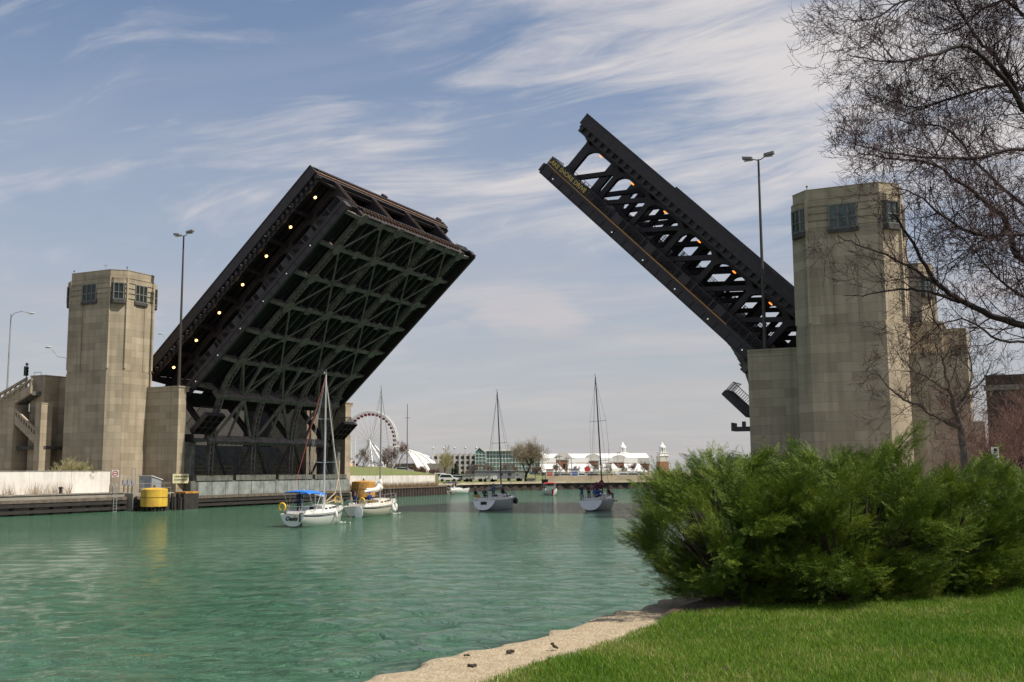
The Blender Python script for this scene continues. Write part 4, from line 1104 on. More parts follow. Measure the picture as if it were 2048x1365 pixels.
def sailboat(label, px, py, head, L, B, fs, fb, mast_h, hullm, mastm, roll=0.0, mast_x=0.12, spr=((0.42, 1.1), (0.68, 0.85)), stern=0.72, rake=-0.10, cabin=True, boom=(3.4, 2.1, 2.5), stripe=NAVY, group='sailboats leaving under the raised bridge', backstay=WIRE, jib=True, transom_m=None):
    p = gz(px, py, 0.0)
    M = Matrix.Translation((p.x, p.y, 0)) @ Matrix.Rotation(math.pi / 2 - R(head), 4, 'Z') @ Matrix.Rotation(R(roll), 4, 'X')
    T = thing('sailboat', label, 'sailboat', matrix=M, group=group)
    rg = hull_rings(L, B, fs, fb, 0.55, stern, rake=rake)
    hb = MB().loft(rg, cap=False)
    hb.build('hull', hullm, T, smooth=45)
    k = len(rg[0])
    MB().add([(a[0] - 0.004, a[1], a[2]) for a in rg[0]], [tuple(range(k - 1, -1, -1))]).build('transom', transom_m or hullm, T)
    # sheer stripe
    if stripe:
        for s in (0, 1):
            mb = MB(); rows = []
            for r in rg[:-1]:
                a, b = (r[-1], r[-3]) if s else (r[0], r[2])
                sgn = 1 if s else -1
                P = lambda f: (a[0] + (b[0] - a[0]) * f, a[1] + (b[1] - a[1]) * f + sgn * 0.012, a[2] + (b[2] - a[2]) * f)
                rows.append([P(0.28), P(0.62)])
            mb.loft(rows, cap=False); mb.build('sheer_stripe', stripe, T)
    # deck with a cockpit well
    rows = []
    for r in rg:
        a, b = r[0], r[-1]
        rows.append([(a[0], a[1] * 0.985 + (b[1] - a[1]) * q / 6 * 0.985, a[2] - 0.015 + 0.05 * math.sin(math.pi * q / 6)) for q in range(7)])
    MB().loft(rows, cap=False).build('deck', GEL if hullm is not CREAM else CREAM, T, smooth=60)
    tr = MB()
    for r0, r1 in zip(rg[:-1], rg[1:]):
        for a, b in ((r0[0], r1[0]), (r0[-1], r1[-1])): tr.bar((a[0], a[1], a[2] + 0.02), (b[0], b[1], b[2] + 0.02), 0.06, 0.07)
    tr.build('toe_rail', GEL, T)
    dk = fs + 0.05
    xm = L * mast_x
    # cockpit coaming and cabin trunk
    mb = MB()
    for s in (-1, 1): mb.box(-L * 0.43, -L * 0.12, s * B * 0.30 - 0.06, s * B * 0.30 + 0.06, dk - 0.02, dk + 0.28)
    mb.box(-L * 0.44, -L * 0.42, -B * 0.3, B * 0.3, dk - 0.02, dk + 0.2)
    mb.build('coaming', GEL, T, bevel=0.02)
    MB().box(-L * 0.415, -L * 0.125, -B * 0.285, B * 0.285, dk + 0.01, dk + 0.05).build('cockpit_sole', CONC, T)
    if cabin:
        x0, x1 = -L * 0.12, L * 0.27; h0, h1 = 0.46, 0.22
        secs = []
        for x, w, h in ((x0, B * 0.33, h0), (x0 + 0.4 * (x1 - x0), B * 0.33, h0 * 0.95), (x0 + 0.8 * (x1 - x0), B * 0.26, h0 * 0.75), (x1, B * 0.18, h1)):
            dz = fs + (fb - fs) * ((x + L / 2) / L) ** 1.6
            secs.append([(x, -w, dz - 0.05), (x, -w * 0.9, dz + h), (x, -w * 0.4, dz + h + 0.07), (x, w * 0.4, dz + h + 0.07), (x, w * 0.9, dz + h), (x, w, dz - 0.05)])
        cb = MB().loft(secs, close=True).build('cabin', GEL if hullm is not CREAM else CREAM, T, smooth=40)
        for s in (-1, 1):
            for q in (0.12, 0.33, 0.54, 0.72):
                x = x0 + q * (x1 - x0); w = B * (0.33 if q < 0.4 else 0.33 - (q - 0.4) * 0.175) * 0.955
                dz = fs + (fb - fs) * ((x + L / 2) / L) ** 1.6
                MB().box(x, x + 0.42, s * w - 0.02, s * w + 0.02, dz + 0.16, dz + 0.31).build('port_light', GLASS, cb, bevel=0.01)
        MB().box(x0 - 0.02, x0 + 0.01, -0.3, 0.3, dk - 0.1, dk + 0.5).build('companionway', GLASS, cb)
    # rig
    zd = fs + 0.35
    MB().tube([(xm, 0, zd - 0.5), (xm, 0, mast_h * 0.6), (xm - 0.05, 0, mast_h)], [0.085, 0.08, 0.055], 10).build('mast', mastm, T, smooth=50)
    ms = MB().tube([(xm - 0.05, 0, mast_h), (xm - 0.05, 0, mast_h + 0.45)], 0.012, 4).tube([(xm - 0.4, 0, mast_h + 0.12), (xm + 0.2, 0, mast_h + 0.12)], 0.012, 4).box(xm - 0.45, xm - 0.3, -0.006, 0.006, mast_h + 0.1, mast_h + 0.22)
    ms.build('masthead_vane', mastm, T)
    for f, w in spr:
        MB().tube([(xm - 0.12, -w, mast_h * f + 0.03), (xm, 0, mast_h * f), (xm - 0.12, w, mast_h * f + 0.03)], 0.022, 5).build('spreader', mastm, T)
    bl, bz0, bz1 = boom
    MB().tube([(xm, 0, bz0), (xm - bl, 0, bz1)], [0.075, 0.065], 8).build('boom', mastm, T, smooth=50)
    for s in (-1, 1):
        pts = [(xm - 0.03, 0, mast_h * 0.97)] + [(xm - 0.12, s * w, mast_h * f + 0.03) for f, w in reversed(spr)] + [(xm - 0.1, s * B * 0.44, fs + 0.1)]
        MB().tube(pts, 0.012, 4).build('shroud', WIRE, T)
        MB().tube([(xm, 0, mast_h * spr[0][0]), (xm + 0.5, s * B * 0.42, fs + 0.15)], 0.010, 4).build('lower_shroud', WIRE, T)
    xb = L / 2 - 0.08
    if jib:
        MB().tube([(xm, 0, mast_h * 0.96), (xm + (xb - xm) * 0.5, 0, mast_h * 0.5), (xb, 0, fb + 0.15)], [0.035, 0.06, 0.07], 7).build('furled_jib', mat('furled_sailcloth', (0.62, 0.57, 0.48), 0.85, var=0.2), T)
    else:
        MB().tube([(xm, 0, mast_h * 0.96), (xb, 0, fb + 0.1)], 0.013, 4).build('forestay', WIRE, T)
    for s in ((-1, 1) if backstay is REDLINE else (0,)):
        MB().tube([(xm - 0.05, 0, mast_h), (-L / 2 + 0.2, s * B * 0.22, fs + 0.1)], 0.014, 4).build('backstay', backstay if s >= 0 else WIRE, T)
    MB().tube([(xm - 0.1, 0.08, mast_h * 0.98), (xm - bl * 0.98, 0.0, bz1 + 0.06)], 0.010, 4).build('topping_lift', WIRE, T)
    # pulpit, pushpit, stanchions, lifelines
    mb = MB(); h = 0.62
    f = lambda t: B / 2 * max(0.04, 1 - max(0, (t - 0.42) / 0.58) ** 2.3) * 0.96
    shz = lambda t: fs + (fb - fs) * t ** 1.6
    for s in (-1, 1):
        mb.tube([(L * 0.36, s * f(0.86), shz(0.86)), (L * 0.37, s * f(0.87), shz(0.86) + h), (L * 0.5 - 0.1, s * 0.05, fb + h)], 0.022, 5)
        mb.tube([(L * 0.44, s * f(0.94), shz(0.94)), (L * 0.45, s * f(0.95) * 0.9, fb + h)], 0.02, 5)
    mb.build('pulpit', GALV, T)
    mb = MB()
    for s in (-1, 1):
        mb.tube([(-L * 0.36, s * B * 0.42, fs), (-L * 0.36, s * B * 0.42, fs + h), (-L * 0.48, s * B * stern * 0.46, fs + h), (-L * 0.485, s * B * 0.18, fs + h), (-L * 0.485, s * B * 0.18, fs)], 0.022, 5)
        mb.tube([(-L * 0.48, s * B * stern * 0.46, fs), (-L * 0.48, s * B * stern * 0.46, fs + h)], 0.022, 5)
    mb.tube([(-L * 0.485, -B * 0.18, fs + h), (-L * 0.485, B * 0.18, fs + h)], 0.015, 5)
    mb.build('pushpit', GALV, T)
    for s in (-1, 1):
        mb = MB(); pts = []
        for t in (0.14, 0.3, 0.46, 0.62, 0.76, 0.86):
            x = -L / 2 + L * t; y = s * f(t) * (0.88 if t < 0.2 else 1); mb.tube([(x, y, shz(t)), (x, y, shz(t) + h)], 0.014, 4); pts.append((x, y, shz(t) + h))
        mb.tube(pts, 0.008, 4); mb.tube([(a, b, c - 0.3) for a, b, c in pts], 0.008, 4)
        mb.build('lifeline', GALV, T)
    T['_'] = 0; del T['_']
    return T, M
def on(M, x, y, z, yaw=0.0): return M @ Matrix.Translation((x, y, z)) @ Matrix.Rotation(yaw, 4, 'Z')
def bimini(T, x0, x1, w, z0, z1, m, name='bimini'):
    secs = []
    for q in np.linspace(0, 1, 6):
        x = x0 + (x1 - x0) * q; d = 0.10 * (2 * q - 1) ** 2
        secs.append([(x, -w, z1 - 0.22 - d), (x, -w * 0.85, z1 - 0.06 - d), (x, -w * 0.4, z1 - d), (x, w * 0.4, z1 - d), (x, w * 0.85, z1 - 0.06 - d), (x, w, z1 - 0.22 - d), (x, w * 0.84, z1 - 0.10 - d), (x, 0, z1 - 0.04 - d), (x, -w * 0.84, z1 - 0.10 - d)])
    c = MB().loft(secs, close=True).build(name, m, T, smooth=50)
    fr = MB()
    for s in (-1, 1):
        xm_ = (x0 + x1) / 2
        for xa in (x0 + 0.06, x1 - 0.06, xm_): fr.tube([(xm_, s * w * 1.02, z0), (xa, s * w * 0.98, z1 - 0.24)], 0.02, 5)
    fr.build('bimini_frame', ALU, c)
def horseshoe(label, M, m=BUOYY):
    T = thing('life_ring', label, 'life ring', matrix=M, group='yellow life rings on the boats')
    pts = [(0.0, 0.26 * math.cos(a), 0.30 * math.sin(a)) for a in np.linspace(-0.95, math.pi + 0.95, 16)]
    MB().tube(pts, 0.085, 8).build('float', m, T, smooth=60)
    MB().tube([pts[3], (pts[3][0] + 0.09, pts[3][1], pts[3][2])], 0.1, 8).build('strap', BLACK, T)
def hang_fender(label, M, m, r=0.12, l=0.55):
    T = thing('boat_fender', label, 'fender', matrix=M, group='fenders hanging on the boats')
    MB().lathe([(0.03, l / 2 + 0.1), (0.06, l / 2), (r, l / 2 - 0.12), (r, -l / 2 + 0.12), (0.06, -l / 2), (0.02, -l / 2 - 0.04)], 10).build('float', m, T, smooth=60)
    MB().tube([(0, 0, l / 2), (0, 0, l / 2 + 0.5)], 0.012, 4).build('line', WIRE, T)

# first: white sloop with blue bimini
T, M = sailboat('white sailboat lettered Oasis with blue bimini and navy stripe, nearest of the boats', 637, 1050, 17.0, 8.9, 2.9, 1.05, 1.42, 12.75, GEL, ALU, roll=0.3, mast_x=0.10, boom=(3.7, 2.35, 2.95), stripe=NAVY, backstay=REDLINE, spr=((0.41, 1.05), (0.70, 0.72)))
bimini(T, -4.0, -1.75, 1.15, 1.25, 2.95, BLUEC)
bimini(T, -1.65, -0.65, 1.05, 1.25, 2.78, BLUEC, 'dodger_top')
M4 = Matrix(((0, 0, -1, -4.565), (-1, 0, 0, 0.08), (0, 1, 0, 0.70), (0, 0, 0, 1)))
text_mesh('boat_name', 'Oasis', 0.46, BLACK, T, M4, 0.012, 1.05, 0.25, 0.014)
st = MB().prism([((0.13 if k % 2 == 0 else 0.055) * math.cos(k * math.pi / 5 + math.pi / 2), (0.13 if k % 2 == 0 else 0.055) * math.sin(k * math.pi / 5 + math.pi / 2)) for k in range(10)], 0, 0.012).build('orange_star', mat('orange_star_paint', (0.75, 0.32, 0.03), 0.5), T)
st.matrix_local = Matrix(((0, 0, -1, -4.57), (-1, 0, 0, -0.22), (0, 1, 0, 0.90), (0, 0, 0, 1)))
MB().tube([(1.0, 0.0, 1.75), (2.4, -0.2, 1.95), (4.4, 0, 1.75)], 0.05, 6).build('rope_bundle', TANROPE, T)
MB().tube([(1.1, -0.1, 1.9), (2.6, -0.2, 2.6), (3.4, -0.1, 3.9), (3.7, 0, 5.4)], 0.045, 6).build('jib_sheet', TANROPE, T)
horseshoe('yellow horseshoe life ring at the stern rail of the blue-topped sailboat', on(M, -4.42, 0.98, 1.62))
horseshoe('yellow life ring at the bow rail of the blue-topped sailboat', on(M, 4.05, 0.30, 1.95, 0.6))
person('person in a navy jacket steering under the blue bimini', on(M, -3.2, 0.15, 1.15), 'stand', 'navy', 'navy', None, ((0.35, 0.2, 1.1), (0.35, -0.2, 1.1)))
hang_fender('white fender hanging on the side of the blue-topped sailboat', on(M, 0.2, -1.54, 0.85), GEL)
MB().box(-0.25, 0.25, -0.05, 0.05, 0.2, 0.9).tube([(0, 0, 0.2), (0, 0, -0.2)], 0.09, 6).build('outboard_motor', BLACK, T).location = (-4.35, -0.7, 0.25)

# second: cream sloop with furled main
T, M = sailboat('cream sailboat with navy stripe and white sail furled on its boom, second nearest', 751, 1031, 19.0, 9.3, 3.0, 1.0, 1.5, 13.0, CREAM, mat('weathered_mast', (0.34, 0.33, 0.31), 0.45, metal=0.2), roll=0.5, mast_x=0.10, spr=((0.5, 1.1),), boom=(3.6, 2.45, 2.3), stripe=NAVY, jib=False)
SAIL = mat('flaked_sailcloth', (0.74, 0.71, 0.66), 0.9, var=0.2, scale=4)
mb = MB().tube([(0.85, 0, 3.3), (0.7, 0.02, 2.75), (0.2, 0, 2.6), (-1.2, 0, 2.52), (-2.6, 0, 2.42)], [0.22, 0.36, 0.24, 0.18, 0.10], 10)
for q in (0.5, 0.0, -0.6, -1.2, -1.8): mb.ball((q, 0.05, 2.62), 0.2, 8, 5, (1.2, 1, 0.8))
mb.ball((0.8, -0.1, 3.2), 0.3, 8, 5, (0.8, 0.8, 1.5)); mb.ball((0.6, -0.25, 2.75), 0.26, 8, 5)
mb.build('furled_sail', SAIL, T, smooth=70)
MB().lathe([(0.03, -0.05), (0.45, -0.03), (0.45, 0.03), (0.03, 0.05)], 20).build('oval_rudder', GEL, T).matrix_local = Matrix.Translation((-4.78, -0.55, 0.45)) @ Matrix.Rotation(R(90), 4, 'Y') @ Matrix.Scale(1.45, 4, (1, 0, 0)) 
person('person in a blue jacket with yellow trousers seated in the cream sailboat', on(M, -2.3, -0.45, 1.05), 'sit', 'blue', 'yellow', 'purple', ((0.2, 0.2, 1.0), (0.2, -0.25, 1.0)))
person('person in a blue jacket and purple cap at the stern of the cream sailboat', on(M, -3.7, 0.45, 1.05), 'sit', 'navy', 'navy', 'purple', ((0.25, 0.2, 1.0), (0.2, -0.25, 1.05)))
for i, (x, tx) in enumerate(((0.9, 'white fender amidships on the cream sailboat hull'), (2.2, 'white fender near the bow of the cream sailboat hull'), (1.5, 'round white fender between two others on the cream sailboat hull'))):
    hang_fender(tx, on(M, x, -(1.5 * max(0.04, 1 - max(0, ((x / 9.4 + 0.5) - 0.42) / 0.58) ** 2.3) + 0.10), 0.75 - (i == 2) * 0.25), GEL, 0.16, 0.75 if i < 2 else 0.45)
horseshoe('yellow horseshoe life ring at the stern rail of the cream sailboat', on(M, -4.4, -0.7, 1.55))

# third and fourth: racing sloops with open sterns
T, M = sailboat('grey-sided racing sailboat with white stern and bare dark mast, middle of the channel', 998, 1019, 20.0, 10.0, 3.05, 1.15, 1.45, 13.6, GREYHULL, ALU_D, roll=-2.2, mast_x=0.10, spr=((0.56, 1.0),), boom=(4.0, 2.35, 2.2), stripe=None, jib=False, stern=0.86, rake=0.45, cabin=True, transom_m=GEL)
MB().tube([(0.9, 0, 2.6), (-1.0, 0, 2.5), (-2.9, 0, 2.35)], [0.16, 0.15, 0.1], 8).build('sail_cover', mat('grey_sail_cover', (0.42, 0.43, 0.42), 0.85, var=0.2), T, smooth=60)
MB().box(-4.75, -4.66, -0.35, 0.35, 0.62, 1.0).build('stern_board', BLACK, T)
for i, x in enumerate((1.6, 2.6, 3.6)):
    hang_fender(('dark round fender amidships on the grey-sided sailboat', 'dark round fender forward on the grey-sided sailboat', 'dark round fender closest to the bow of the grey-sided sailboat')[i], on(M, x, -(1.52 * max(0.04, 1 - max(0, ((x / 10.0 + 0.5) - 0.42) / 0.58) ** 2.3) + 0.12), 0.85), BLACK, 0.2, 0.62)
person('person in a navy jacket and cap seated at the stern of the grey-sided sailboat', on(M, -3.9, 0.15, 1.2), 'sit', 'navy', 'black', 'black')
person('person in a slate jacket standing in the grey-sided sailboat', on(M, -2.2, -0.25, 1.2), 'stand', 'slate', 'slate', 'navy', ((0.3, 0.2, 1.15), (0.25, -0.25, 1.1)))
person('person in black with a yellow bag strap seated to port on the grey-sided sailboat', on(M, -4.3, 1.1, 1.2, -0.5), 'sit', 'black', 'yellow', None)
person('person in dark clothes crouched by the mast of the grey-sided sailboat', on(M, -0.6, -0.8, 1.35, -1.2), 'sit', 'black', 'navy', None)

T, M = sailboat('racing sailboat with wine red sail along its boom, rightmost of the boats', 1202, 1019, 18.0, 10.0, 3.0, 1.15, 1.45, 15.2, GREYHULL, ALU_D, roll=-2.6, mast_x=0.12, spr=((0.36, 1.15), (0.66, 0.95)), boom=(4.2, 2.4, 2.2), stripe=None, jib=False, stern=0.86, rake=0.45, transom_m=GEL)
mb = MB().tube([(1.2, 0, 3.2), (0.9, 0, 2.75), (-0.6, 0, 2.65), (-2.2, 0, 2.5), (-3.0, 0, 2.3)], [0.16, 0.42, 0.36, 0.32, 0.15], 10)
for q in (0.4, -0.3, -1.1, -1.9): mb.ball((q, -0.1, 2.62), 0.38, 8, 5, (1.2, 0.8, 0.9))
mb.build('lowered_sail', WINEC, T, smooth=70)
q = MB()
for x in (0.2, 0.5, 0.8, 1.4, 1.7, 2.0): q.box(x, x + 0.2, -1.515 + max(0, x - 0.5) * 0.05, -1.495 + max(0, x - 0.5) * 0.05, 0.75, 0.92)
q.build('worn_red_lettering', SIGNRED, T)
person('person in dark navy standing at the stern rail of the red-sailed sailboat', on(M, -4.4, 1.0, 1.15, 0.3), 'stand', 'navy', 'denim', 'navy', ((0.3, 0.2, 1.2), (0.25, -0.25, 1.15)))
person('person in a wine jacket standing beside the lowered red sail', on(M, -3.2, 0.5, 1.15), 'stand', 'wine', 'black', 'black')
person('person in a bright blue jacket seated under the red-sailed boom', on(M, -2.6, -0.5, 1.15), 'sit', 'blue', 'blue', 'blue')
person('person in a blue jacket and khaki trousers steering the red-sailed sailboat', on(M, -3.8, -0.35, 1.15), 'sit', 'blue', 'khaki', 'blue')
person('person in a red jacket sitting on the side deck of the red-sailed sailboat', on(M, -0.3, -1.05, 1.25, -1.0), 'sit', 'wine', 'wine', None)
person('person in black beside the mast of the red-sailed sailboat', on(M, 0.6, 0.5, 1.3), 'stand', 'black', 'black', 'black')

FOAM = mat('white_foam', (0.75, 0.78, 0.76), 0.8)
def wake(label, px, py, head, L, n, seed):
    p = gz(px, py, 0.0); r = np.random.default_rng(seed); V = []; a = math.pi / 2 - R(head); ca, sa = math.cos(a), math.sin(a)
    for k in range(n):
        x = r.choice([L * 0.40 - abs(r.normal(0, 0.9)), -L * 0.5 - abs(r.normal(0, 1.3))], p=[1.0, 0.0]); y = r.choice([-1, 1]) * (0.9 - 0.25 * (x - L * 0.3) * (x > 0)) + r.normal(0, 0.22) if x > 0 else r.normal(0, 0.8)
        s = r.uniform(0.02, 0.06); z = 0.06 + r.uniform(0, 0.05); c = np.array([p.x + x * ca - y * sa, p.y + x * sa + y * ca, z])
        for q in range(4): V.append(c + np.array([math.cos(q * 1.57 + k) * s * 1.6, math.sin(q * 1.57 + k) * s * 0.8, r.normal(0, 0.03)]))
    return tag(np_mesh('wake_foam', np.array(V), np.arange(4 * n).reshape(n, 4), FOAM), label, 'foam', kind='stuff')
wake('white foam at the bow of the blue-topped sailboat', 637, 1050, 17.0, 8.9, 90, 1)
wake('white foam round the cream sailboat', 751, 1031, 19.0, 9.3, 90, 2)
def motorboat(label, px, py, head, L, B, hullm, canopy, low, n):
    p = gz(px, py, 0.0)
    M = Matrix.Translation((p.x, p.y, 0)) @ Matrix.Rotation(math.pi / 2 - R(head), 4, 'Z')
    T = thing('motorboat', label, 'motorboat', matrix=M, group='motorboats in the harbour mouth')
    rg = hull_rings(L, B, 0.75, 1.1, 0.35, 0.92, rake=0.0, bowrake=0.2)
    k = len(rg[0])
    MB().loft(rg, cap=False).add(rg[0], [tuple(range(k - 1, -1, -1))]).build('hull', hullm, T, smooth=45)
    rows = [[(a[0], a[1] + (b[1] - a[1]) * q / 4, a[2] - 0.01) for q in range(5)] for a, b in ((r[0], r[-1]) for r in rg)]
    MB().loft(rows, cap=False).build('deck', GEL, T)
    rows0 = [[(r[j][0], r[j][1] * 1.006, r[j][2]) for j in range(k)] for r in rg]
    mb = MB()
    for a, b in ((0, 6), (k - 7, k - 1)): mb.loft([[(p_[0], p_[1] + (0.012 if p_[1] > 0 else -0.012), p_[2]) for p_ in r[a:b + 1]] for r in rg[:-1]], cap=False)
    mb.build('topside_band', GEL, T, smooth=50)
    MB().prism([(-L * 0.46, 0.72), (-L * 0.46, 1.15), (-L * 0.1, 1.2), (L * 0.05, 1.2), (L * 0.2, 0.85)], -B * 0.42, -B * 0.36, fn=lambda a, b, c: (a, c, b)).prism([(-L * 0.46, 0.72), (-L * 0.46, 1.15), (-L * 0.1, 1.2), (L * 0.05, 1.2), (L * 0.2, 0.85)], B * 0.36, B * 0.42, fn=lambda a, b, c: (a, c, b)).build('cockpit_side', GEL, T)
    MB().add([(L * 0.2, -B * 0.36, 0.95), (L * 0.2, B * 0.36, 0.95), (L * 0.03, B * 0.32, 1.65), (L * 0.03, -B * 0.32, 1.65), (L * 0.19, -B * 0.36, 0.93), (L * 0.19, B * 0.36, 0.93), (L * 0.02, B * 0.32, 1.64), (L * 0.02, -B * 0.32, 1.64)], [(0, 1, 2, 3), (7, 6, 5, 4), (0, 4, 5, 1), (1, 5, 6, 2), (2, 6, 7, 3), (3, 7, 4, 0)]).build('windscreen', GLASS_G, T)
    bimini(T, -L * 0.36, L * 0.02, B * 0.42, 1.0, 2.25, canopy, 'canopy')
    for s in (-0.22, 0.22): MB().box(-L * 0.12, -L * 0.02, s * B - 0.25, s * B + 0.25, 0.8, 1.2).box(-L * 0.13, -L * 0.11, s * B - 0.25, s * B + 0.25, 1.2, 1.6).build('seat', WHITE, T)
    MB().box(-L * 0.52, -L * 0.46, -0.25, 0.25, 0.2, 1.0).build('engine_cover', BLACK, T)
    return T, M
T, M = motorboat('white motorboat with dark blue hull and navy canopy near the far bank', 912, 988, 58, 6.4, 2.5, mat('dark_blue_gelcoat', (0.02, 0.07, 0.20), 0.3), NAVYC, NAVY, 2)
person('person in a red top seated under the navy canopy of the motorboat', on(M, -0.8, -0.4, 0.75), 'sit', 'red', 'white', None)
person('person in navy at the wheel of the blue-hulled motorboat', on(M, 0.1, 0.4, 0.75), 'stand', 'navy', 'denim', None)
T, M = motorboat('small white motorboat with red canopy and red band in mid channel', 1101, 991, 172, 5.6, 2.4, mat('red_gelcoat', (0.55, 0.05, 0.07), 0.3), REDC, REDC, 1)
person('person in black at the wheel under the red canopy', on(M, -0.3, 0.0, 0.75), 'sit', 'black', 'denim', None)

# ------------------------------------------------------------------ trees
def grow(tb, cb, p, d, ln, r, depth, rng, o):
    """one branch and its children; thick wood goes to tb, thin twigs to cb"""
    n = max(3, int(4 + depth)); pts = [Vector(p)]; rs = [r]; d = Vector(d).normalized(); rend = r * o.get('taper', 0.45)
    for i in range(n):
        w = o.get('wander', 0.22)
        d = (d + Vector((rng.gauss(0, w), rng.gauss(0, w), rng.gauss(0, w))) + Vector((0, 0, o.get('lift', 0.06)))).normalized()
        pts.append(pts[-1] + d * ln / n); rs.append(r + (rend - r) * (i + 1) / n)
    (tb if r > o['thick'] else cb).tube(pts, rs, 6 if r > o['thick'] * 2.5 else (4 if r > o['thick'] else 3), cap=False)
    if depth <= 0:
        if o.get('bud'):
            for q in pts[1:]: o['bud'].append((q, r))
        return
    k = rng.randint(*o['kids'])
    for j in range(k):
        f = rng.uniform(o.get('from', 0.3), 1.0) if j < k - 1 else 1.0
        i = min(n - 1, int(f * n)); q = pts[i].lerp(pts[i + 1], f * n - i) if f < 1 else pts[-1]
        dd = (pts[i + 1] - pts[i]).normalized()
        ax = dd.orthogonal(); ax.rotate(Matrix.Rotation(rng.uniform(0, math.tau), 3, dd))
        a = R(rng.uniform(*o['ang'])) * (0.5 if f == 1.0 else 1)
        nd = dd.copy(); nd.rotate(Matrix.Rotation(a, 3, ax))
        rr = (rs[i] if f < 1 else rs[-1]) * rng.uniform(0.5, 0.72)
        grow(tb, cb, q, nd, ln * rng.uniform(*o['len']), max(rr, o['min']), depth - 1, rng, o)
def bare_tree(name, label, base, H, seed, depth=5, mt=BARK, mc=None, group=None, cat='tree', spread=(25, 58), thick=0.05, mn=0.012, trunk=0.28, r0=None, lift=0.06, kids=(3, 4), stems=1, ln=(0.58, 0.82), wander=0.16):
    T = thing(name, label, cat, base, 0, group); rng = random.Random(seed)
    tb, cb = MB(), MB()
    o = dict(thick=thick, min=mn, kids=kids, ang=spread, len=ln, lift=lift, wander=wander, taper=0.6)
    for s in range(stems):
        d = (rng.gauss(0, 0.05 + 0.22 * (stems > 1)), rng.gauss(0, 0.05 + 0.22 * (stems > 1)), 1)
        grow(tb, cb, (rng.gauss(0, 0.1 * (stems > 1)), rng.gauss(0, 0.1 * (stems > 1)), -0.1), d, H * trunk, r0 or H * 0.028, depth, rng, o)
    zm = max([q[2] for q in cb.v] + [q[2] for q in tb.v]); k = H / zm
    for m in (tb, cb): m.v = [(a * k, b * k, c * k) for a, b, c in m.v]
    if tb.v: tb.build('trunk', mt, T)
    if cb.v: cb.build('crown', mc or mt, T)
    return T
TW_PALE = mat('pale_tan_twigs', (0.27, 0.22, 0.14), 0.9, var=0.3)
TW_YEL = mat('yellow_green_twigs', (0.36, 0.32, 0.15), 0.9, var=0.3)
TW_RED = mat('red_brown_twigs', (0.16, 0.085, 0.065), 0.9, var=0.3)
TW_BRN = mat('brown_twigs', (0.15, 0.11, 0.08), 0.9, var=0.3)
def gp(x, y, dist): p = at(x, y, dist); return p
def far(x, dist, z=1.85):
    p = at(x, 960, dist); return Vector((p.x, p.y, z))
bare_tree('bare_tree', 'large spreading bare tree on the far bank beside the grey trailers', far(1052, 246), 10.6, 5, 6, BARK, TW_PALE, spread=(28, 62), thick=0.05, mn=0.011, trunk=0.26, kids=(3, 5), lift=0.03, ln=(0.62, 0.85))
bare_tree('bare_tree', 'pale yellowish bare tree right of the arched pavilion', far(889, 262, 2.4), 8.9, 21, 5, BARK_L, TW_YEL, spread=(16, 40), thick=0.05, mn=0.013, kids=(4, 5))
bare_tree('bare_tree', 'red brown bare tree in front of the arched pavilion', far(795, 215, 3.8), 6.9, 33, 6, BARK, TW_RED, spread=(18, 48), thick=0.05, mn=0.010, kids=(3, 4), stems=2, r0=0.11)
bare_tree('bare_tree', 'small bare tree on the grass bank below the wheel', far(722, 200, 4.6), 4.4, 44, 6, BARK, TW_BRN, spread=(22, 50), thick=0.04, mn=0.008, r0=0.09)
for i, (x, D, h, z, lb) in enumerate(((845, 290, 3.4, 2.5, 'low reddish bare shrub left of the pale yellowish tree'), (868, 280, 3.0, 2.4, 'low reddish bare shrub touching the pale yellowish tree'), (823, 300, 3.2, 3.0, 'low reddish bare shrub below the tall dark mast'), (940, 330, 5.2, 2, 'brown bare tree behind the evergreen'), (962, 335, 5.6, 2, 'brown bare tree in front of the glass gable'), (985, 340, 5.0, 2, 'brown bare tree behind the white trailers'),
                                (1012, 330, 5.4, 2, 'brown bare tree behind the grey trailer'), (1085, 300, 4.2, 2, 'brown bare tree right of the large bare tree'), (1108, 320, 4.6, 2, 'brown bare tree in front of the leftmost brick block'), (1222, 330, 5.4, 2, 'brown bare tree between the white awnings'), (1210, 345, 5.0, 2, 'brown bare tree close to the red-sailed mast'), (1243, 335, 4.4, 2, 'brown bare tree below the white cupola'))):
    bare_tree('bare_shrub' if h < 3.6 else 'bare_tree', lb, far(x, D, z), h, 60 + i, 4, BARK, TW_RED if i < 3 or i == 9 else TW_BRN, group='bare trees along the far bank', cat='shrub' if h < 3.6 else 'tree', spread=(20, 52), thick=0.05, mn=0.014, stems=3 if i < 3 else 1, kids=(4, 6), r0=0.07)
def leaf_cloud(name, pts, sizes, m, parent, rng, k=1):
    """many small randomly turned leaf faces"""
    n = len(pts); P = np.array(pts); a = rng.normal(size=(n, 3)); a /= np.linalg.norm(a, axis=1)[:, None]
    b = rng.normal(size=(n, 3)); b -= (b * a).sum(1)[:, None] * a; b /= np.linalg.norm(b, axis=1)[:, None]
    s = np.array(sizes)[:, None]
    V = np.stack([P - a * s, P + b * s * 0.45, P + a * s, P - b * s * 0.45], 1).reshape(-1, 3)
    return np_mesh(name, V, np.arange(4 * n).reshape(n, 4), m, parent)
EVG = mat('dark_evergreen', (0.030, 0.055, 0.026), 0.85, var=0.4, scale=2)
nrng = np.random.default_rng(3)
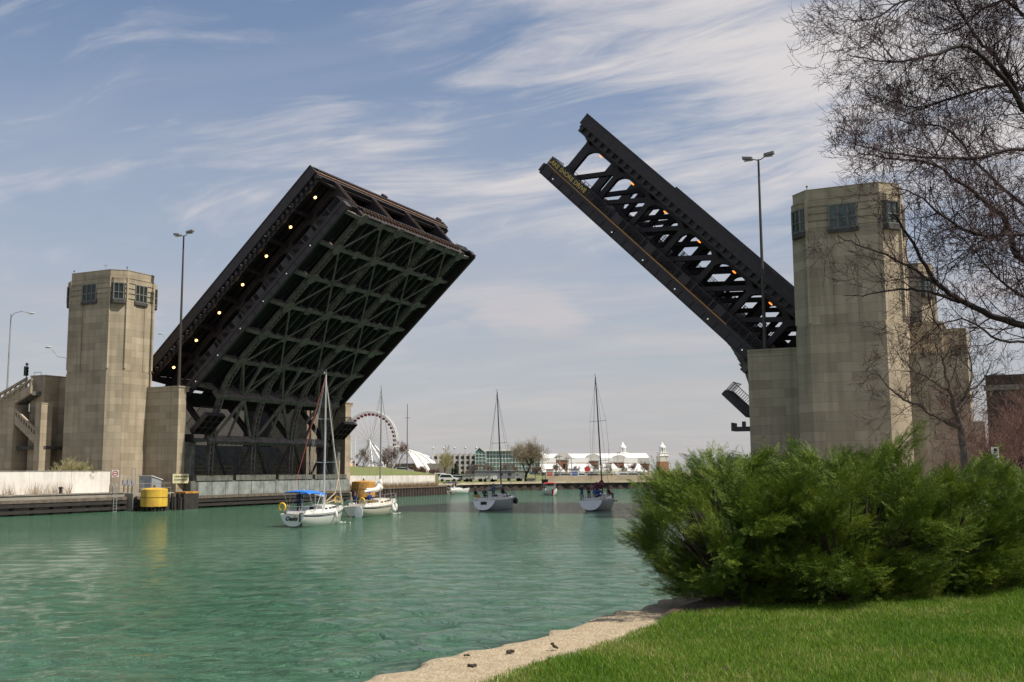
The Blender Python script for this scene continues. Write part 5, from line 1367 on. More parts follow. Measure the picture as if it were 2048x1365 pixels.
for x, D, h, lb in ((912, 285, 4.9, 'dark green evergreen tree beside the pale yellowish tree'), (905, 300, 3.2, 'small dark evergreen behind the taller one')):
    T = thing('evergreen_tree', lb, 'tree', far(x, D, 1.9), 0, 'evergreens on the far bank')
    MB().tube([(0, 0, 0), (0, 0, h * 0.9)], [0.14, 0.04], 6).build('trunk', BARK, T)
    n = 1500; t = nrng.random(n) ** 0.75; zz = 0.3 + (h - 0.3) * (1 - t); rad = (h * 0.30) * t * (0.55 + 0.45 * nrng.random(n)) * (0.8 + 0.35 * np.sin(zz * 5 + 1)); a = nrng.random(n) * 6.283
    leaf_cloud('crown', np.stack([rad * np.cos(a), rad * np.sin(a), zz], 1), 0.12 + 0.16 * nrng.random(n), EVG, T, nrng)

# ------------------------------------------------------------------ far bank edge
T = thing('sheet_pile_wall', 'dark sheet pile quay wall along the far bank with pale coping', 'wall')
rngw = random.Random(3)
mb = MB(); cp = MB(); edge = [_fb[0], _fb[1], _fb[2], _fb[3], _fb[4]]
front = []
for a, b in zip(edge[:-1], edge[1:]):
    L_ = (b - a).length; n = int(L_ / 0.6); d = (b - a) / L_; nr = Vector((d.y, -d.x, 0))
    for k in range(n):
        q = a + d * (k * 0.6) + nr * (0.25 if (k // 2) % 2 else 0.02); front.append((q.x, q.y))
mb.loft([[(x, y, -1.5) for x, y in front], [(x, y, 1.45) for x, y in front]], cap=False).build('piling', RUSTP, T)
for a, b in zip(edge[:-1], edge[1:]): cp.bar((a.x, a.y - 0.1, 1.66), (b.x, b.y - 0.1, 1.66), 0.9, 0.42)
cp.build('coping', mat('pale_coping', (0.50, 0.42, 0.30), 0.9, var=0.3, scale=0.4), T)
T = thing('retaining_wall', 'long tan retaining wall above the far sheet piling', 'wall')
a, b = gz(1092, 979.6, 0), gz(1420, 975.0, 0); a.y += 3; b.y += 3
MB().bar((a.x, a.y, 2.3), (b.x, b.y, 2.3), 0.5, 1.5).build('face', mat('tan_concrete', (0.40, 0.33, 0.24), 0.9, var=0.3, scale=0.3), T)
r = MB()
for k in range(40):
    q = a.lerp(b, k / 39); r.tube([(q.x, q.y, 3.0), (q.x, q.y, 4.0)], 0.04, 4)
for z in (3.5, 4.0): r.tube([(a.x, a.y, z), (b.x, b.y, z)], 0.04, 4)
r.build('railing', GALV, T)
def fbox(name, label, cat, x0, x1, y0, y1, dist, depth, m, group=None, z0=None):
    """a plain walled volume seen at those pixels at a real distance, standing on the ground"""
    A = at(x0, y0, dist); B = at(x1, y0, dist); zt = A.z; zb = at(x0, y1, dist).z if z0 is None else z0
    T = thing(name, label, cat, ((A.x + B.x) / 2, dist, zb), 0, group)
    return T, (B.x - A.x) / 2, zt - zb, depth
T, w, h, d = fbox('gate_pier', 'dark lock gate pier where the tan retaining wall begins', 'gate pier', 1084, 1096, 961, 981, 229, 3, WOOD_D, z0=0.0)
MB().box(-w, w, 0, d, -1, h).box(-w - 0.1, w + 0.1, -0.1, d, h, h + 0.2).build('block', WOOD_D, T)
T, w, h, d = fbox('quay_hut', 'small concrete hut with double grey door beside the gate pier', 'hut', 1054, 1071, 958, 972, 236, 4, CONC, z0=1.85)
MB().box(-w, w, 0, d, 0, h).build('wall', CONC, T); MB().box(-w - 0.2, w + 0.3, -0.2, d, h, h + 0.2).build('roof', CONC, T)
for s in (-1, 1): MB().box(s * 0.55 - 0.4, s * 0.55 + 0.4, -0.06, 0.0, 0.05, h - 0.3).build('door', GALV, T)
def trailer(label, x0, x1, y0, y1, D, m, win, wheels=False):
    T, w, h, d = fbox('site_trailer', label, 'trailer', x0, x1, y0, y1, D, 3.2, m, 'trailers on the far bank', z0=1.85)
    z0 = 0.5
    mb = MB().box(-w, w, 0, d, z0, h)
    for k in range(int(w * 2 / 0.5)): mb.box(-w + k * 0.5 + 0.2, -w + k * 0.5 + 0.26, -0.02, 0, z0, h - 0.05)
    mb.build('body', m, T)
    MB().box(-w - 0.15, w + 0.15, -0.15, d + 0.1, h, h + 0.14).build('roof', mat('trailer_roof', (0.22, 0.23, 0.24), 0.6), T)
    for x in win: MB().box(x * w - 0.35, x * w + 0.35, -0.06, -0.022, z0 + 0.9, h - 0.5).build('window', GLASS, T)
    MB().box(0.8 * w - 0.45, 0.8 * w + 0.45, -0.05, -0.021, z0 + 0.05, h - 0.35).build('door', WHITE, T)
    for x in (-0.3, -0.14, 0.4): MB().tube([(x * w, 0.0, 0.4), (x * w, 0.25, 0.4)], 0.4, 10).build('wheel', BLACK, T)
    return T
TG = mat('trailer_grey', (0.27, 0.28, 0.30), 0.6, var=0.15); TWH = mat('trailer_white', (0.62, 0.62, 0.60), 0.5, var=0.12)
trailer('long grey site trailer with flat roof left of the large bare tree', 950, 1046, 943, 963, 252, TG, (-0.5, 0.1, 0.45))
trailer('pale grey box trailer, left one of the trailers by the evergreen', 925, 949, 950, 964, 240, mat('trailer_pale', (0.42, 0.42, 0.42), 0.6, var=0.15), ())
trailer('white cargo trailer parked before the grey site trailer', 949, 979, 949, 964, 238, TWH, ())
trailer('small white box trailer right of the cargo trailer', 980, 991, 949, 964, 236, WHITE, ())
trailer('white end unit beside the trunk of the large bare tree', 1030, 1046, 945, 962, 246, WHITE, (-0.4,))
def car(label, x, D, m, z, rz=0.0, tall=1.0):
    p = at(x, 955, D); T = thing('parked_car', label, 'car', (p.x, p.y, z), rz, 'cars parked on the far bank')
    L_, w = 2.25, 0.88
    prof = [(-L_, 0.35), (L_, 0.35), (L_, 0.75), (L_ * 0.55, 0.95), (L_ * 0.25, 1.45 * tall), (-L_ * 0.75, 1.5 * tall), (-L_ * 0.98, 0.98), (-L_, 0.8)]
    MB().prism(prof, -w, w, fn=lambda a, b, c: (a, c, b)).build('body', m, T, bevel=0.08)
    for s in (-1, 1):
        MB().prism([(L_ * 0.42, 0.98), (L_ * 0.22, 1.36 * tall), (-L_ * 0.70, 1.4 * tall), (-L_ * 0.86, 1.0)], s * w - 0.01 + s * 0.012, s * w + 0.01 + s * 0.012, fn=lambda a, b, c: (a, c, b)).build('window', GLASS, T)
        for xx in (-1.35, 1.35): MB().tube([(xx, s * (w - 0.18), 0.34), (xx, s * (w + 0.03), 0.34)], 0.34, 12).build('wheel', BLACK, T)
    return T
CARW = mat('white_car_paint', (0.7, 0.7, 0.7), 0.3, coat=0.5); CARD = mat('dark_car_paint', (0.03, 0.035, 0.04), 0.3, coat=0.5); CARS = mat('silver_car_paint', (0.32, 0.33, 0.34), 0.3, coat=0.5)
car('white van-like car parked under the pale yellowish tree', 884, 244, CARW, 2.0, 0.2, 1.25)
car('white car parked right of the pale yellowish tree trunk', 896, 242, CARW, 1.9, 0.1, 1.15)
car('dark car parked between the white cars and the evergreen', 907, 247, CARD, 1.9, 0.3)
car('silver car parked beside the pale grey box trailer', 918, 243, CARS, 1.9, 0.1)
car('white car parked on the grass bank above the white flood wall', 762, 236, CARW, 3.95, 0.3)
car('silver car parked on the grass bank by the tall dark mast', 808, 250, CARS, 3.8, 0.2)
for x, m_, lb in ((1122, CARD, 'dark car parked left of the small blue kiosk'), (1133, CARS, 'silver car parked beside the small blue kiosk'), (1163, CARW, 'white car parked right of the small blue kiosk'), (1188, CARD, 'dark car parked behind the red-sailed sailboat'), (1250, CARW, 'white car parked behind the retaining wall below the left cupola'), (1268, CARS, 'silver car parked behind the retaining wall near the green shrubs')):
    car(lb, x, 285, m_, 2.0, 0.2, 1.1)
T = thing('harbour_mast', 'tall thin dark mast with a crossbar behind the white flood wall', 'mast', far(814, 210, 3.5))
MB().tube([(0, 0, 0), (0, 0, 14.2)], [0.13, 0.06], 8).build('pole', ALU_D, T)
MB().tube([(-0.55, 0, 11.4), (0.55, 0, 11.4)], 0.05, 5).build('crossbar', ALU_D, T)

# ------------------------------------------------------------------ observation wheel
HZ = lambda D: 0
D = 760
hub = at(740, 883, D); base = at(740, 946, D).z
T = thing('observation_wheel', 'huge white observation wheel with red gondolas beyond the bridge', 'ferris wheel', (hub.x, D, base), R(-20))
RW = 60.5 / F_PX * D; hz = hub.z - base
WW = mat('wheel_white_steel', (0.72, 0.72, 0.72), 0.5)
for y in (-1.2, 1.2):
    for rr in (RW, RW * 0.94):
        MB().tube([(rr * math.cos(a), y, hz + rr * math.sin(a)) for a in np.linspace(0, math.tau, 81)], 0.26, 5, cap=False).build('rim', WW, T)
mb = MB()
for k in range(80):
    a = math.tau * k / 80; mb.tube([(RW * math.cos(a), -1.2, hz + RW * math.sin(a)), (RW * 0.94 * math.cos(a + 0.04), 1.2, hz + RW * 0.94 * math.sin(a + 0.04))], 0.12, 4)
mb.build('rim_lacing', WW, T)
for k in range(40):
    a = math.tau * (k + 0.5) / 40
    MB().tube([(0.6 * math.cos(a), 0.8 * (-1) ** k, hz + 0.6 * math.sin(a)), (RW * 0.94 * math.cos(a), 0.8 * (-1) ** k, hz + RW * 0.94 * math.sin(a))], 0.085, 4).build('spoke', WW, T)
GRED = mat('gondola_red', (0.30, 0.05, 0.07), 0.5)
gon = None
for k in range(40):
    a = math.tau * (k + 0.25) / 40
    if gon is None:
        gon = MB().lathe([(0.2, 0.9), (1.15, 0.55), (1.2, -0.6), (0.9, -1.0), (0.3, -1.05)], 10).build('gondola', GRED, T, smooth=40)
        MB().lathe([(1.23, 0.35), (1.23, -0.2)], 10, cap=False).build('gondola_window', GLASS, gon); g = gon
    else: g = gon.copy(); COL.objects.link(g); c = gon.children[0].copy(); COL.objects.link(c); c.parent = g
    g.location = ((RW - 2.2) * math.cos(a), 0, hz + (RW - 2.2) * math.sin(a) - 0.3)
for y in (-7.5, 7.5):
    for x in (-18, 18): MB().tube([(0, y * 0.18, hz), (x, y, 0)], [0.75, 0.85], 8).build('leg', WW, T)
for x, y in ((4.5, -10), (9, -11)): MB().tube([(0.5, -1.4, hz), (x, y, 0)], [0.45, 0.6], 8).build('leg', WW, T)
MB().tube([(0, -2.4, hz), (0, 2.4, hz)], 1.2, 14).build('hub', WW, T)
MB().box(-22, 22, -9, 9, -6, 0.4).build('boarding_platform', CONC, T)
T = thing('fairground_tent', 'orange and white fairground tent beside the wheel foot', 'tent', at(690, 930, 700))
MB().lathe([(5.0, -5.0), (5.2, 0.0), (0.3, 4.4)], 16).build('canopy', mat('orange_tent', (0.75, 0.36, 0.10), 0.8), T)
MB().lathe([(5.6, -9), (5.6, -4.9)], 16).build('skirt', WHITE, T)
for i, (x, y0, lb) in enumerate(((702, 885, 'shorter white mast left of the wheel'), (710, 873, 'taller white mast left of the wheel'))):
    p = at(x, 945, 640); T = thing('flag_mast', lb, 'mast', p)
    MB().tube([(0, 0, -3), (0, 0, at(x, y0, 640).z - p.z)], [0.3, 0.16], 6).lathe([(0.7, -3), (0.7, -2), (0.3, -1.8)], 8).build('pole', WHITE, T)

# ------------------------------------------------------------------ arched pavilion
D = 620; p0 = at(800, 948, D)
T = thing('arched_pavilion', 'white arched pavilion with curved ribs right of the wheel', 'pavilion', p0)
S_ = D / F_PX
for k in range(6):
    ox = k * 13.5 * S_; hh = (54 - 5.5 * k) * S_; w0, w1 = -34 * S_, (40 + 2.5 * k) * S_; yy = k * 7.0
    pts = []
    for q in np.linspace(0, 1, 19):
        x = w0 + (w1 - w0) * q; c = (q - 0.36); z = hh * (1 - (c / (0.36 if c < 0 else 0.64)) ** 2); pts.append((ox + x, yy, z))
    MB().tube(pts, 0.62 if k else 0.5, 6).build('arch_rib', WHITE, T)
    if k:
        mb = MB(); a = prev[8:]; b = pts[8:]
        mb.loft([[(x, y, z - 0.5) for x, y, z in a], [(x, y, z - 0.5) for x, y, z in b]], cap=False)
        if k in (1, 2, 3): mb.build('roof_membrane', mat('white_membrane', (0.66, 0.66, 0.64), 0.7, var=0.1), T)
    prev = pts
MB().box(-36 * S_, 110 * S_, 10, 30, -4, 6).build('stand', CONC, T)

# ------------------------------------------------------------------ waterfront buildings
def lamp_row(T, xs, y, z):
    for x in xs: MB().tube([(x, y, z), (x, y, z + 2.6)], 0.14, 5).ball((x, y, z + 2.9), 0.7, 8, 5).build('roof_lamp', mat('grey_globe', (0.5, 0.5, 0.5), 0.5), T)
T, w, h, d = fbox('parking_garage', 'long white parking garage with columns behind the pale yellowish tree', 'building', 866, 952, 909, 950, 640, 30, WHITE)
PC = mat('precast_pale', (0.56, 0.54, 0.50), 0.8, var=0.15, scale=0.3)
MB().box(-w + 0.3, w - 0.3, 1.0, d, 0, h - 1.2).build('dark_openings', mat('garage_shadow_grey', (0.12, 0.115, 0.11), 0.9), T)
for k in range(4): MB().box(-w, w, 0, 0.9, k * h / 4 + 0.6 * h / 4, (k + 1) * h / 4).build('spandrel', PC, T)
for k in range(9): MB().box(-w + k * w / 4 - 0.6, -w + k * w / 4 + 0.6, -0.5, 0.95, 0, h + 0.8).build('column', PC, T)
lamp_row(T, [-w + k * w / 4 for k in range(0, 9, 2)], 0, h + 0.8)
GG = mat('teal_curtain_glass', (0.13, 0.27, 0.25), 0.12, var=0.55, scale=0.35, spec=0.7)
T, w, h, d = fbox('glass_building', 'green glass building with white flat roof and gabled glass end', 'building', 951, 1088, 903, 950, 600, 40, GG)
MB().box(-w + 6.2, w, 0, d, 0, h).build('glass_wall', GG, T)
fr = MB()
for k in range(19):
    x = -w + 6.2 + (2 * w - 6.2) * k / 18; fr.box(x - 0.12, x + 0.12, -0.15, -0.002, 0, h)
for k in range(6): fr.box(-w + 6.2, w, -0.12, -0.003, h * k / 6, h * k / 6 + 0.3)
fr.build('mullions', WHITE, T)
MB().box(-w + 5.5, w * 0.15, -1.0, d, h + 0.003, h + 1.1).box(w * 0.15, w + 0.5, -1, d, h - 1.6, h - 0.3).build('roof', WHITE, T)
MB().prism([(-w, 0), (-w + 5.6, 0), (-w + 5.6, h - 0.6), (-w + 2.2, h + 2.2), (-w, h - 0.2)], -2.5, d, fn=lambda a, b, c: (a, c, b)).build('gable_bay', GG, T)
fr = MB()
for k in range(4): fr.box(-w + 1.86 * k - 0.1, -w + 1.86 * k + 0.1, -2.7, -2.5, 0, h - 0.6)
for k in range(7): fr.box(-w, -w + 5.6, -2.66, -2.5, h * k / 7, h * k / 7 + 0.25)
fr.bar((-w + 2.2, -2.7, h + 2.3), (-w + 5.8, -2.7, h - 0.6), 0.5).bar((-w + 2.2, -2.7, h + 2.3), (-w - 0.2, -2.7, h - 0.2), 0.5)
fr.build('gable_frame', WHITE, T)
BRK = mat('red_brown_brick', (0.32, 0.15, 0.10), 0.9, var=0.25, scale=0.8)
D = 540
T, w, h, d = fbox('pier_shed', 'long white vaulted pier hall behind the brick blocks', 'building', 1086, 1298, 917, 950, 575, 30, WHITE)
MB().box(-w, w, 0, d, 0, h).build('wall', mat('pale_hall_wall', (0.60, 0.58, 0.54), 0.8, var=0.12, scale=0.2), T)
sec = [[(x, d * q, h + 2.6 * math.sin(math.pi * q)) for q in np.linspace(0, 1, 9)] for x in (-w, w)]
MB().loft(sec).build('vaulted_roof', WHITE, T, smooth=60)
for k, (xa, xb, lb) in enumerate(((1094, 1137, 'brick block of the pier hall, left of the others'), (1158, 1198, 'brick block between two white awnings, behind the red-sailed mast'), (1214, 1250, 'brick block below the left white cupola'), (1263, 1300, 'brick block right of the left white cupola'))):
    T, w, h, d = fbox('brick_block', lb, 'building', xa, xb, 921 + 2.4 * k, 950, D, 22, BRK, 'brick blocks of the pier hall')
    MB().box(-w, w, 0, d, 0, h).build('wall', BRK, T); MB().box(-w - 0.2, w + 0.2, -0.2, d, h, h + 0.5).build('cornice', PC, T)
    for s in (-1, 1):
        q = MB().box(s * w - 0.45, s * w + 0.12 * s, -0.12, 0.5, 0.2, h - 0.3)
        for z in np.arange(0.5, h - 0.9, 1.5): q.box(s * w - 0.7, s * w + 0.15 * s, -0.15, 0.5, z, z + 0.8)
        q.build('quoins', PC, T)
    if k in (0, 1, 2):
        a = [(w * 0.55 + 4.6 * math.cos(t), h - 0.4 + 4.4 * math.sin(t)) for t in np.linspace(0, math.pi, 13)]
        MB().prism(a, 6.0, 16, fn=lambda p, q_, c: (p, c, q_)).build('round_gable', PC, T)
    for x in (-0.45, 0.1, 0.6): MB().box(x * w - 0.6, x * w + 0.6, -0.06, 0.0, h * 0.45, h * 0.75).build('window', GLASS, T)
for k, (xa, xb, lb) in enumerate(((1080, 1128, 'white sloping awning building at the left of the row'), (1139, 1196, 'white sloping awning building with teal glass front, widest of the row'), (1201, 1240, 'white sloping awning building behind the red-sailed mast'), (1252, 1292, 'white sloping awning building furthest right of the row'))):
    D2 = 470
    T, w, h, d = fbox('awning_building', lb, 'building', xa, xb, 944, 966, D2, 20, GG, 'white awning buildings on the pier')
    MB().box(-w + 0.5, w - 0.5, 0.5, d, 0, h).build('glass_front', GG, T)
    q = MB()
    for j in range(7): q.box(-w + 0.5 + (2 * w - 1) * j / 6 - 0.12, -w + 0.5 + (2 * w - 1) * j / 6 + 0.12, 0.3, 0.5, 0, h)
    q.build('mullions', WHITE, T)
    MB().add([(-w * 1.15, -1.5, h - 0.3), (w * 1.1, -1.5, h - 0.3), (w * 0.55, 9, h + 3.2), (-w * 0.95, 9, h + 3.2), (-w * 1.15, -1.5, h + 0.1), (w * 1.1, -1.5, h + 0.1), (w * 0.55, 9, h + 3.6), (-w * 0.95, 9, h + 3.6)], [(0, 3, 2, 1), (4, 5, 6, 7), (0, 1, 5, 4), (1, 2, 6, 5), (2, 3, 7, 6), (3, 0, 4, 7)]).build('awning_roof', WHITE, T)
    MB().box(-w * 0.95, w * 0.45, 9.2, 10.2, h + 4.0, h + 6.2).build('upper_fascia', WHITE, T)
def cupola(label, x, D, ytop, ybase):
    p = at(x, ybase, D); s = D / F_PX
    T = thing('cupola_tower', label, 'tower', p, 0.3, 'white cupola towers on the pier hall')
    H = (ybase - ytop) * s
    MB().box(-2.6, 2.6, -2.6, 2.6, -8, H * 0.10).build('brick_base', BRK, T); MB().box(-2.6, 2.6, -2.6, 2.6, H * 0.10, H * 0.34).build('stone_stage', PC, T)
    MB().box(-2.9, 2.9, -2.9, 2.9, H * 0.34, H * 0.38).box(-2.2, 2.2, -2.2, 2.2, H * 0.38, H * 0.48).box(-2.5, 2.5, -2.5, 2.5, H * 0.48, H * 0.51).build('white_stage', WHITE, T)
    cb = MB()
    for k in range(8): cb.tube([(1.6 * math.cos(k * math.tau / 8), 1.6 * math.sin(k * math.tau / 8), H * 0.51), (1.6 * math.cos(k * math.tau / 8), 1.6 * math.sin(k * math.tau / 8), H * 0.72)], 0.28, 6)
    cb.build('columns', WHITE, T)
    MB().lathe([(1.0, H * 0.51), (1.0, H * 0.72)], 8).build('lantern_core', PC, T)
    MB().lathe([(2.0, H * 0.72), (2.0, H * 0.75), (1.5, H * 0.80), (0.9, H * 0.86), (0.5, H * 0.92), (0.08, H)], 12).build('dome', WHITE, T, smooth=40)
cupola('white cupola tower over the brick hall, left of the pair', 1246, 590, 884, 928)
cupola('white cupola tower just above the green shrubs, right of the pair', 1325, 590, 884, 928)
for i, (x, y0, lb) in enumerate(((1113, 912, 'dark utility pole in front of the left brick block'), (1120, 910, 'grey utility pole with a crossbar before the left brick block'), (1133, 914, 'thin grey utility pole left of the widest awning'), (1143, 914, 'dark utility pole at the edge of the widest awning'))):
    p = far(x, 300, 1.9); T = thing('utility_pole', lb, 'pole', p, 0, 'poles on the far bank')
    H = at(x, y0, 300).z - p.z
    MB().tube([(0, 0, 0), (0, 0, H)], [0.14, 0.09], 6).build('pole', WOOD if i % 2 == 0 else GALV, T)
    MB().box(-0.8, 0.8, -0.06, 0.06, H - 0.5, H - 0.36).build('crossarm', WOOD, T)
for x, y, m, lb in ((1100, 957, SIGNRED, 'small red and white kiosk on the far quay'), (1150, 956, mat('sign_blue', (0.03, 0.10, 0.4), 0.5), 'small blue and white kiosk on the far quay'), (1175, 953, SIGNRED, 'small round red sign before the teal glass front')):
    p = far(x, 262, 1.9); T = thing('quay_kiosk' if x < 1170 else 'round_board', lb, 'kiosk' if x < 1170 else 'sign', p)
    if x < 1170:
        MB().box(-0.9, 0.9, 0, 1.5, 0, 2.6).build('wall', WHITE, T); MB().box(-0.7, 0.7, -0.05, 0, 0.6, 1.9).build('front_panel', m, T); MB().box(-1.1, 1.1, -0.2, 1.6, 2.6, 2.75).build('roof', m, T)
    else:
        MB().tube([(0, 0, 0), (0, 0, 2.2)], 0.06, 6).build('post', GALV, T); MB().tube([(0, -0.05, 2.6), (0, 0.05, 2.6)], 0.75, 18).build('disc', m, T)
for x, D, hh, lb in ((1213, 330, 9.0, 'moored white yacht left of the brown trees on the far quay'), (1232, 335, 8.0, 'moored white yacht right of the red-sailed mast on the far quay')):
    p = far(x, D, 1.9); T = thing('moored_yacht', lb, 'boat', p, 0.4, 'yachts laid up on the far quay')
    rg = hull_rings(9, 2.8, 1.2, 1.6, 0.6, 0.8); rg = [[(a, b, c + 1.2) for a, b, c in r_] for r_ in rg]
    MB().loft(rg).build('hull', GEL, T, smooth=45)
    MB().box(-1.5, 2.0, -0.8, 0.8, 2.3, 2.9).build('cabin', GEL, T); MB().tube([(0.8, 0, 2.4), (0.8, 0, hh)], 0.07, 6).build('mast', GALV, T)
    for s in (-1.5, 1.5): MB().box(s - 0.15, s + 0.15, -0.8, 0.8, 0, 1.0).build('cradle', WOOD_D, T)
for i, (x, D, h, lb) in enumerate(((1030, 330, 5.0, 'brown bare tree left of the large bare tree, before the glass building'), (1072, 318, 4.4, 'brown bare tree just right of the large bare tree trunk'), (1150, 340, 4.6, 'brown bare tree before the widest white awning'), (1180, 335, 5.2, 'brown bare tree left of the red-sailed mast'), (1265, 330, 4.8, 'brown bare tree before the rightmost awning'), (1288, 325, 5.4, 'brown bare tree closest to the green shrubs'))):
    bare_tree('bare_tree', lb, far(x, D, 2), h, 160 + i, 4, BARK, TW_BRN if i % 2 else TW_RED, group='bare trees along the far bank', spread=(20, 52), thick=0.05, mn=0.014, kids=(4, 6), r0=0.08)
# dry weeds in front of the white walls
WEED = mat('dry_weeds', (0.30, 0.21, 0.12), 0.95, var=0.3)
def weeds(name, label, fn, n, hmax, seed, m=WEED):
    rng = np.random.default_rng(seed); V = []; 
    for k in range(n):
        x, y, z = fn(rng); h = hmax * rng.uniform(0.35, 1) ; w = 0.018
        d = rng.normal(0, 0.28, 2) * h; a = rng.random() * 6.28; ux, uy = math.cos(a) * w, math.sin(a) * w
        V += [(x - ux, y - uy, z), (x + ux, y + uy, z), (x + d[0], y + d[1], z + h)]
    V = np.array(V); o = np_mesh(name, V, np.arange(len(V)).reshape(-1, 3), m)
    return tag(o, label, 'weeds', kind='stuff')
weeds('dry_weeds', 'dry brown weeds along the foot of the white flood wall', lambda r: tuple(uv(0.35 + r.random() * 0.9, 37 + 33 * r.random(), 1.5)), 5200, 1.25, 5)
weeds('thin_weeds', 'sparse dry weeds in front of the long white wall', lambda r: tuple(uv(1.6 + r.random() * 1.0, -15.5 - r.choice([0.5, 2.2, 4.0, 6.8, 8.5]) * 1.2 + r.normal(0, 0.5), 2.06)), 420, 1.9, 6)
p = uv(-1.4, -12.6, 2.05)
bare_tree('bare_shrub', 'yellowish bare shrub between the white wall and the tan tower', (p.x, p.y, 2.05), 4.6, 71, 5, BARK_L, TW_YEL, cat='shrub', spread=(18, 46), thick=0.05, mn=0.014, stems=4, kids=(3, 4))

# ------------------------------------------------------------------ near bank: ledge, lawn, planting bed
E0_, E1_ = gz(700, 1365, 2.3), gz(1310, 1205, 2.3)
ed = Vector((E1_.x - E0_.x, E1_.y - E0_.y, 0)).normalized(); en = Vector((-ed.y, ed.x, 0))   # en points to the water
rl = random.Random(12)
outer = []; s = -22.0; w = 0.0
while s < 40:
    w = w * 0.6 + rl.gauss(0, 0.075) ; p = Vector((E0_.x, E0_.y, 0)) + ed * s + en * (w + 0.05 * math.sin(s * 0.7)); outer.append(p); s += rl.uniform(0.10, 0.26)
LEDGE = mat('worn_tan_limestone', (0.44, 0.36, 0.245), 0.95, scale=9.0, bump=0.9, bscale=26, col2=(0.31, 0.24, 0.15))
def ledge_mesh():
    nx = 26; wdt = 3.4; V = []; F = []
    from mathutils import noise as MN
    for p in outer:
        V.append((p.x + en.x * 0.02, p.y + en.y * 0.02, -1.0)); V.append((p.x + en.x * rl.uniform(-0.02, 0.05), p.y, 1.7))
        for j in range(nx):
            q = p - en * (wdt * (j / (nx - 1)) ** 1.3)
            z = 2.30 + 0.030 * MN.noise(Vector((q.x * 1.3, q.y * 1.3, 0))) + 0.018 * MN.noise(Vector((q.x * 4, q.y * 4, 3))) + 0.012 * MN.noise(Vector((q.x * 15, q.y * 15, 5)))
            if j < 4: z -= (0.09, 0.03, 0.012, 0.0)[j] * rl.uniform(0.4, 1.6)
            V.append((q.x, q.y, z))
    k = nx + 2
    for i in range(len(outer) - 1):
        for j in range(k - 1): F.append((i * k + j, i * k + j + 1, (i + 1) * k + j + 1, (i + 1) * k + j))
    return np_mesh('stone_ledge', np.array(V), np.array(F), LEDGE)
struct(ledge_mesh())

G0, G1 = gz(985, 1365, 2.42), gz(1365, 1232, 2.42)
gd = Vector((G1.x - G0.x, G1.y - G0.y, 0)).normalized(); gn = Vector((-gd.y, gd.x, 0))
from mathutils import noise as MN
def edge_off(s): return 0.10 * MN.noise(Vector((s * 1.1, 3.0, 0))) + 0.05 * MN.noise(Vector((s * 4.0, 8.0, 0)))
B1, B2, B3 = gz(1365, 1226, 2.45), gz(1700, 1203, 2.5), gz(2048, 1176, 2.55)
def bed_y(x):
    if x < B2.x: return B1.y + (B2.y - B1.y) * (x - B1.x) / (B2.x - B1.x) + 0.1 * math.sin(x * 2.3)
    return B2.y + (B3.y - B2.y) * (x - B2.x) / (B3.x - B2.x) + 0.1 * math.sin(x * 2.3)
def lawn_z(x, y): return 2.43 + 0.035 * MN.noise(Vector((x * 0.5, y * 0.5, 0))) + 0.018 * max(0, x - 2) 
def inside_lawn(x, y):
    r = Vector((x, y, 0)) - Vector((G0.x, G0.y, 0)); s = r.dot(gd); d = -r.dot(gn)
    return d > edge_off(s) and y < bed_y(max(x, B1.x - 3))
SOIL = mat('lawn_soil', (0.050, 0.055, 0.018), 0.95, var=0.4, scale=3, col2=(0.085, 0.065, 0.03))
mb = MB(); nx, ny = 70, 70; x0, x1, y0, y1 = -13.0, 24.0, -18.0, 30.0
grid = []
V = []; F = []
for i in range(121):
    s = -30 + 60 * i / 120
    for j in range(60):
        d = 26.0 * (j / 59) ** 1.6
        off = edge_off(s) if j < 12 else 0
        q = Vector((G0.x, G0.y, 0)) + gd * s - gn * (d + off * (1 - j / 12 if j < 12 else 0))
        V.append((q.x, q.y, lawn_z(q.x, q.y) - (0.16 if j == 0 else (0.03 if j == 1 else 0))))
for i in range(120):
    for j in range(59): F.append((i * 60 + j, (i + 1) * 60 + j, (i + 1) * 60 + j + 1, i * 60 + j + 1))
struct(np_mesh('lawn', np.array(V), np.array(F)[:, ::-1], SOIL))
MULCH = mat('bark_mulch', (0.085, 0.052, 0.032), 0.95, scale=9, col2=(0.035, 0.022, 0.014), bump=0.8, bscale=22)
V = []; F = []
for i in range(90):
    x_ = B1.x - 0.3 + 18 * i / 89
    for j in range(30):
        y = bed_y(x_) - 0.02 + 14 * (j / 29) ** 1.5
        x = x_ + max(0.0, y - bed_y(x_)) * ed.x / ed.y
        V.append((x, y, lawn_z(x, y) + 0.012 + (0.0 if j == 0 else 0.05 * min(1, j / 4)) + 0.02 * MN.noise(Vector((x * 6, y * 6, 1)))))
for i in range(89):
    for j in range(29): F.append((i * 30 + j, (i + 1) * 30 + j, (i + 1) * 30 + j + 1, i * 30 + j + 1))
struct(np_mesh('planting_bed_ground', np.array(V), np.array(F), MULCH))

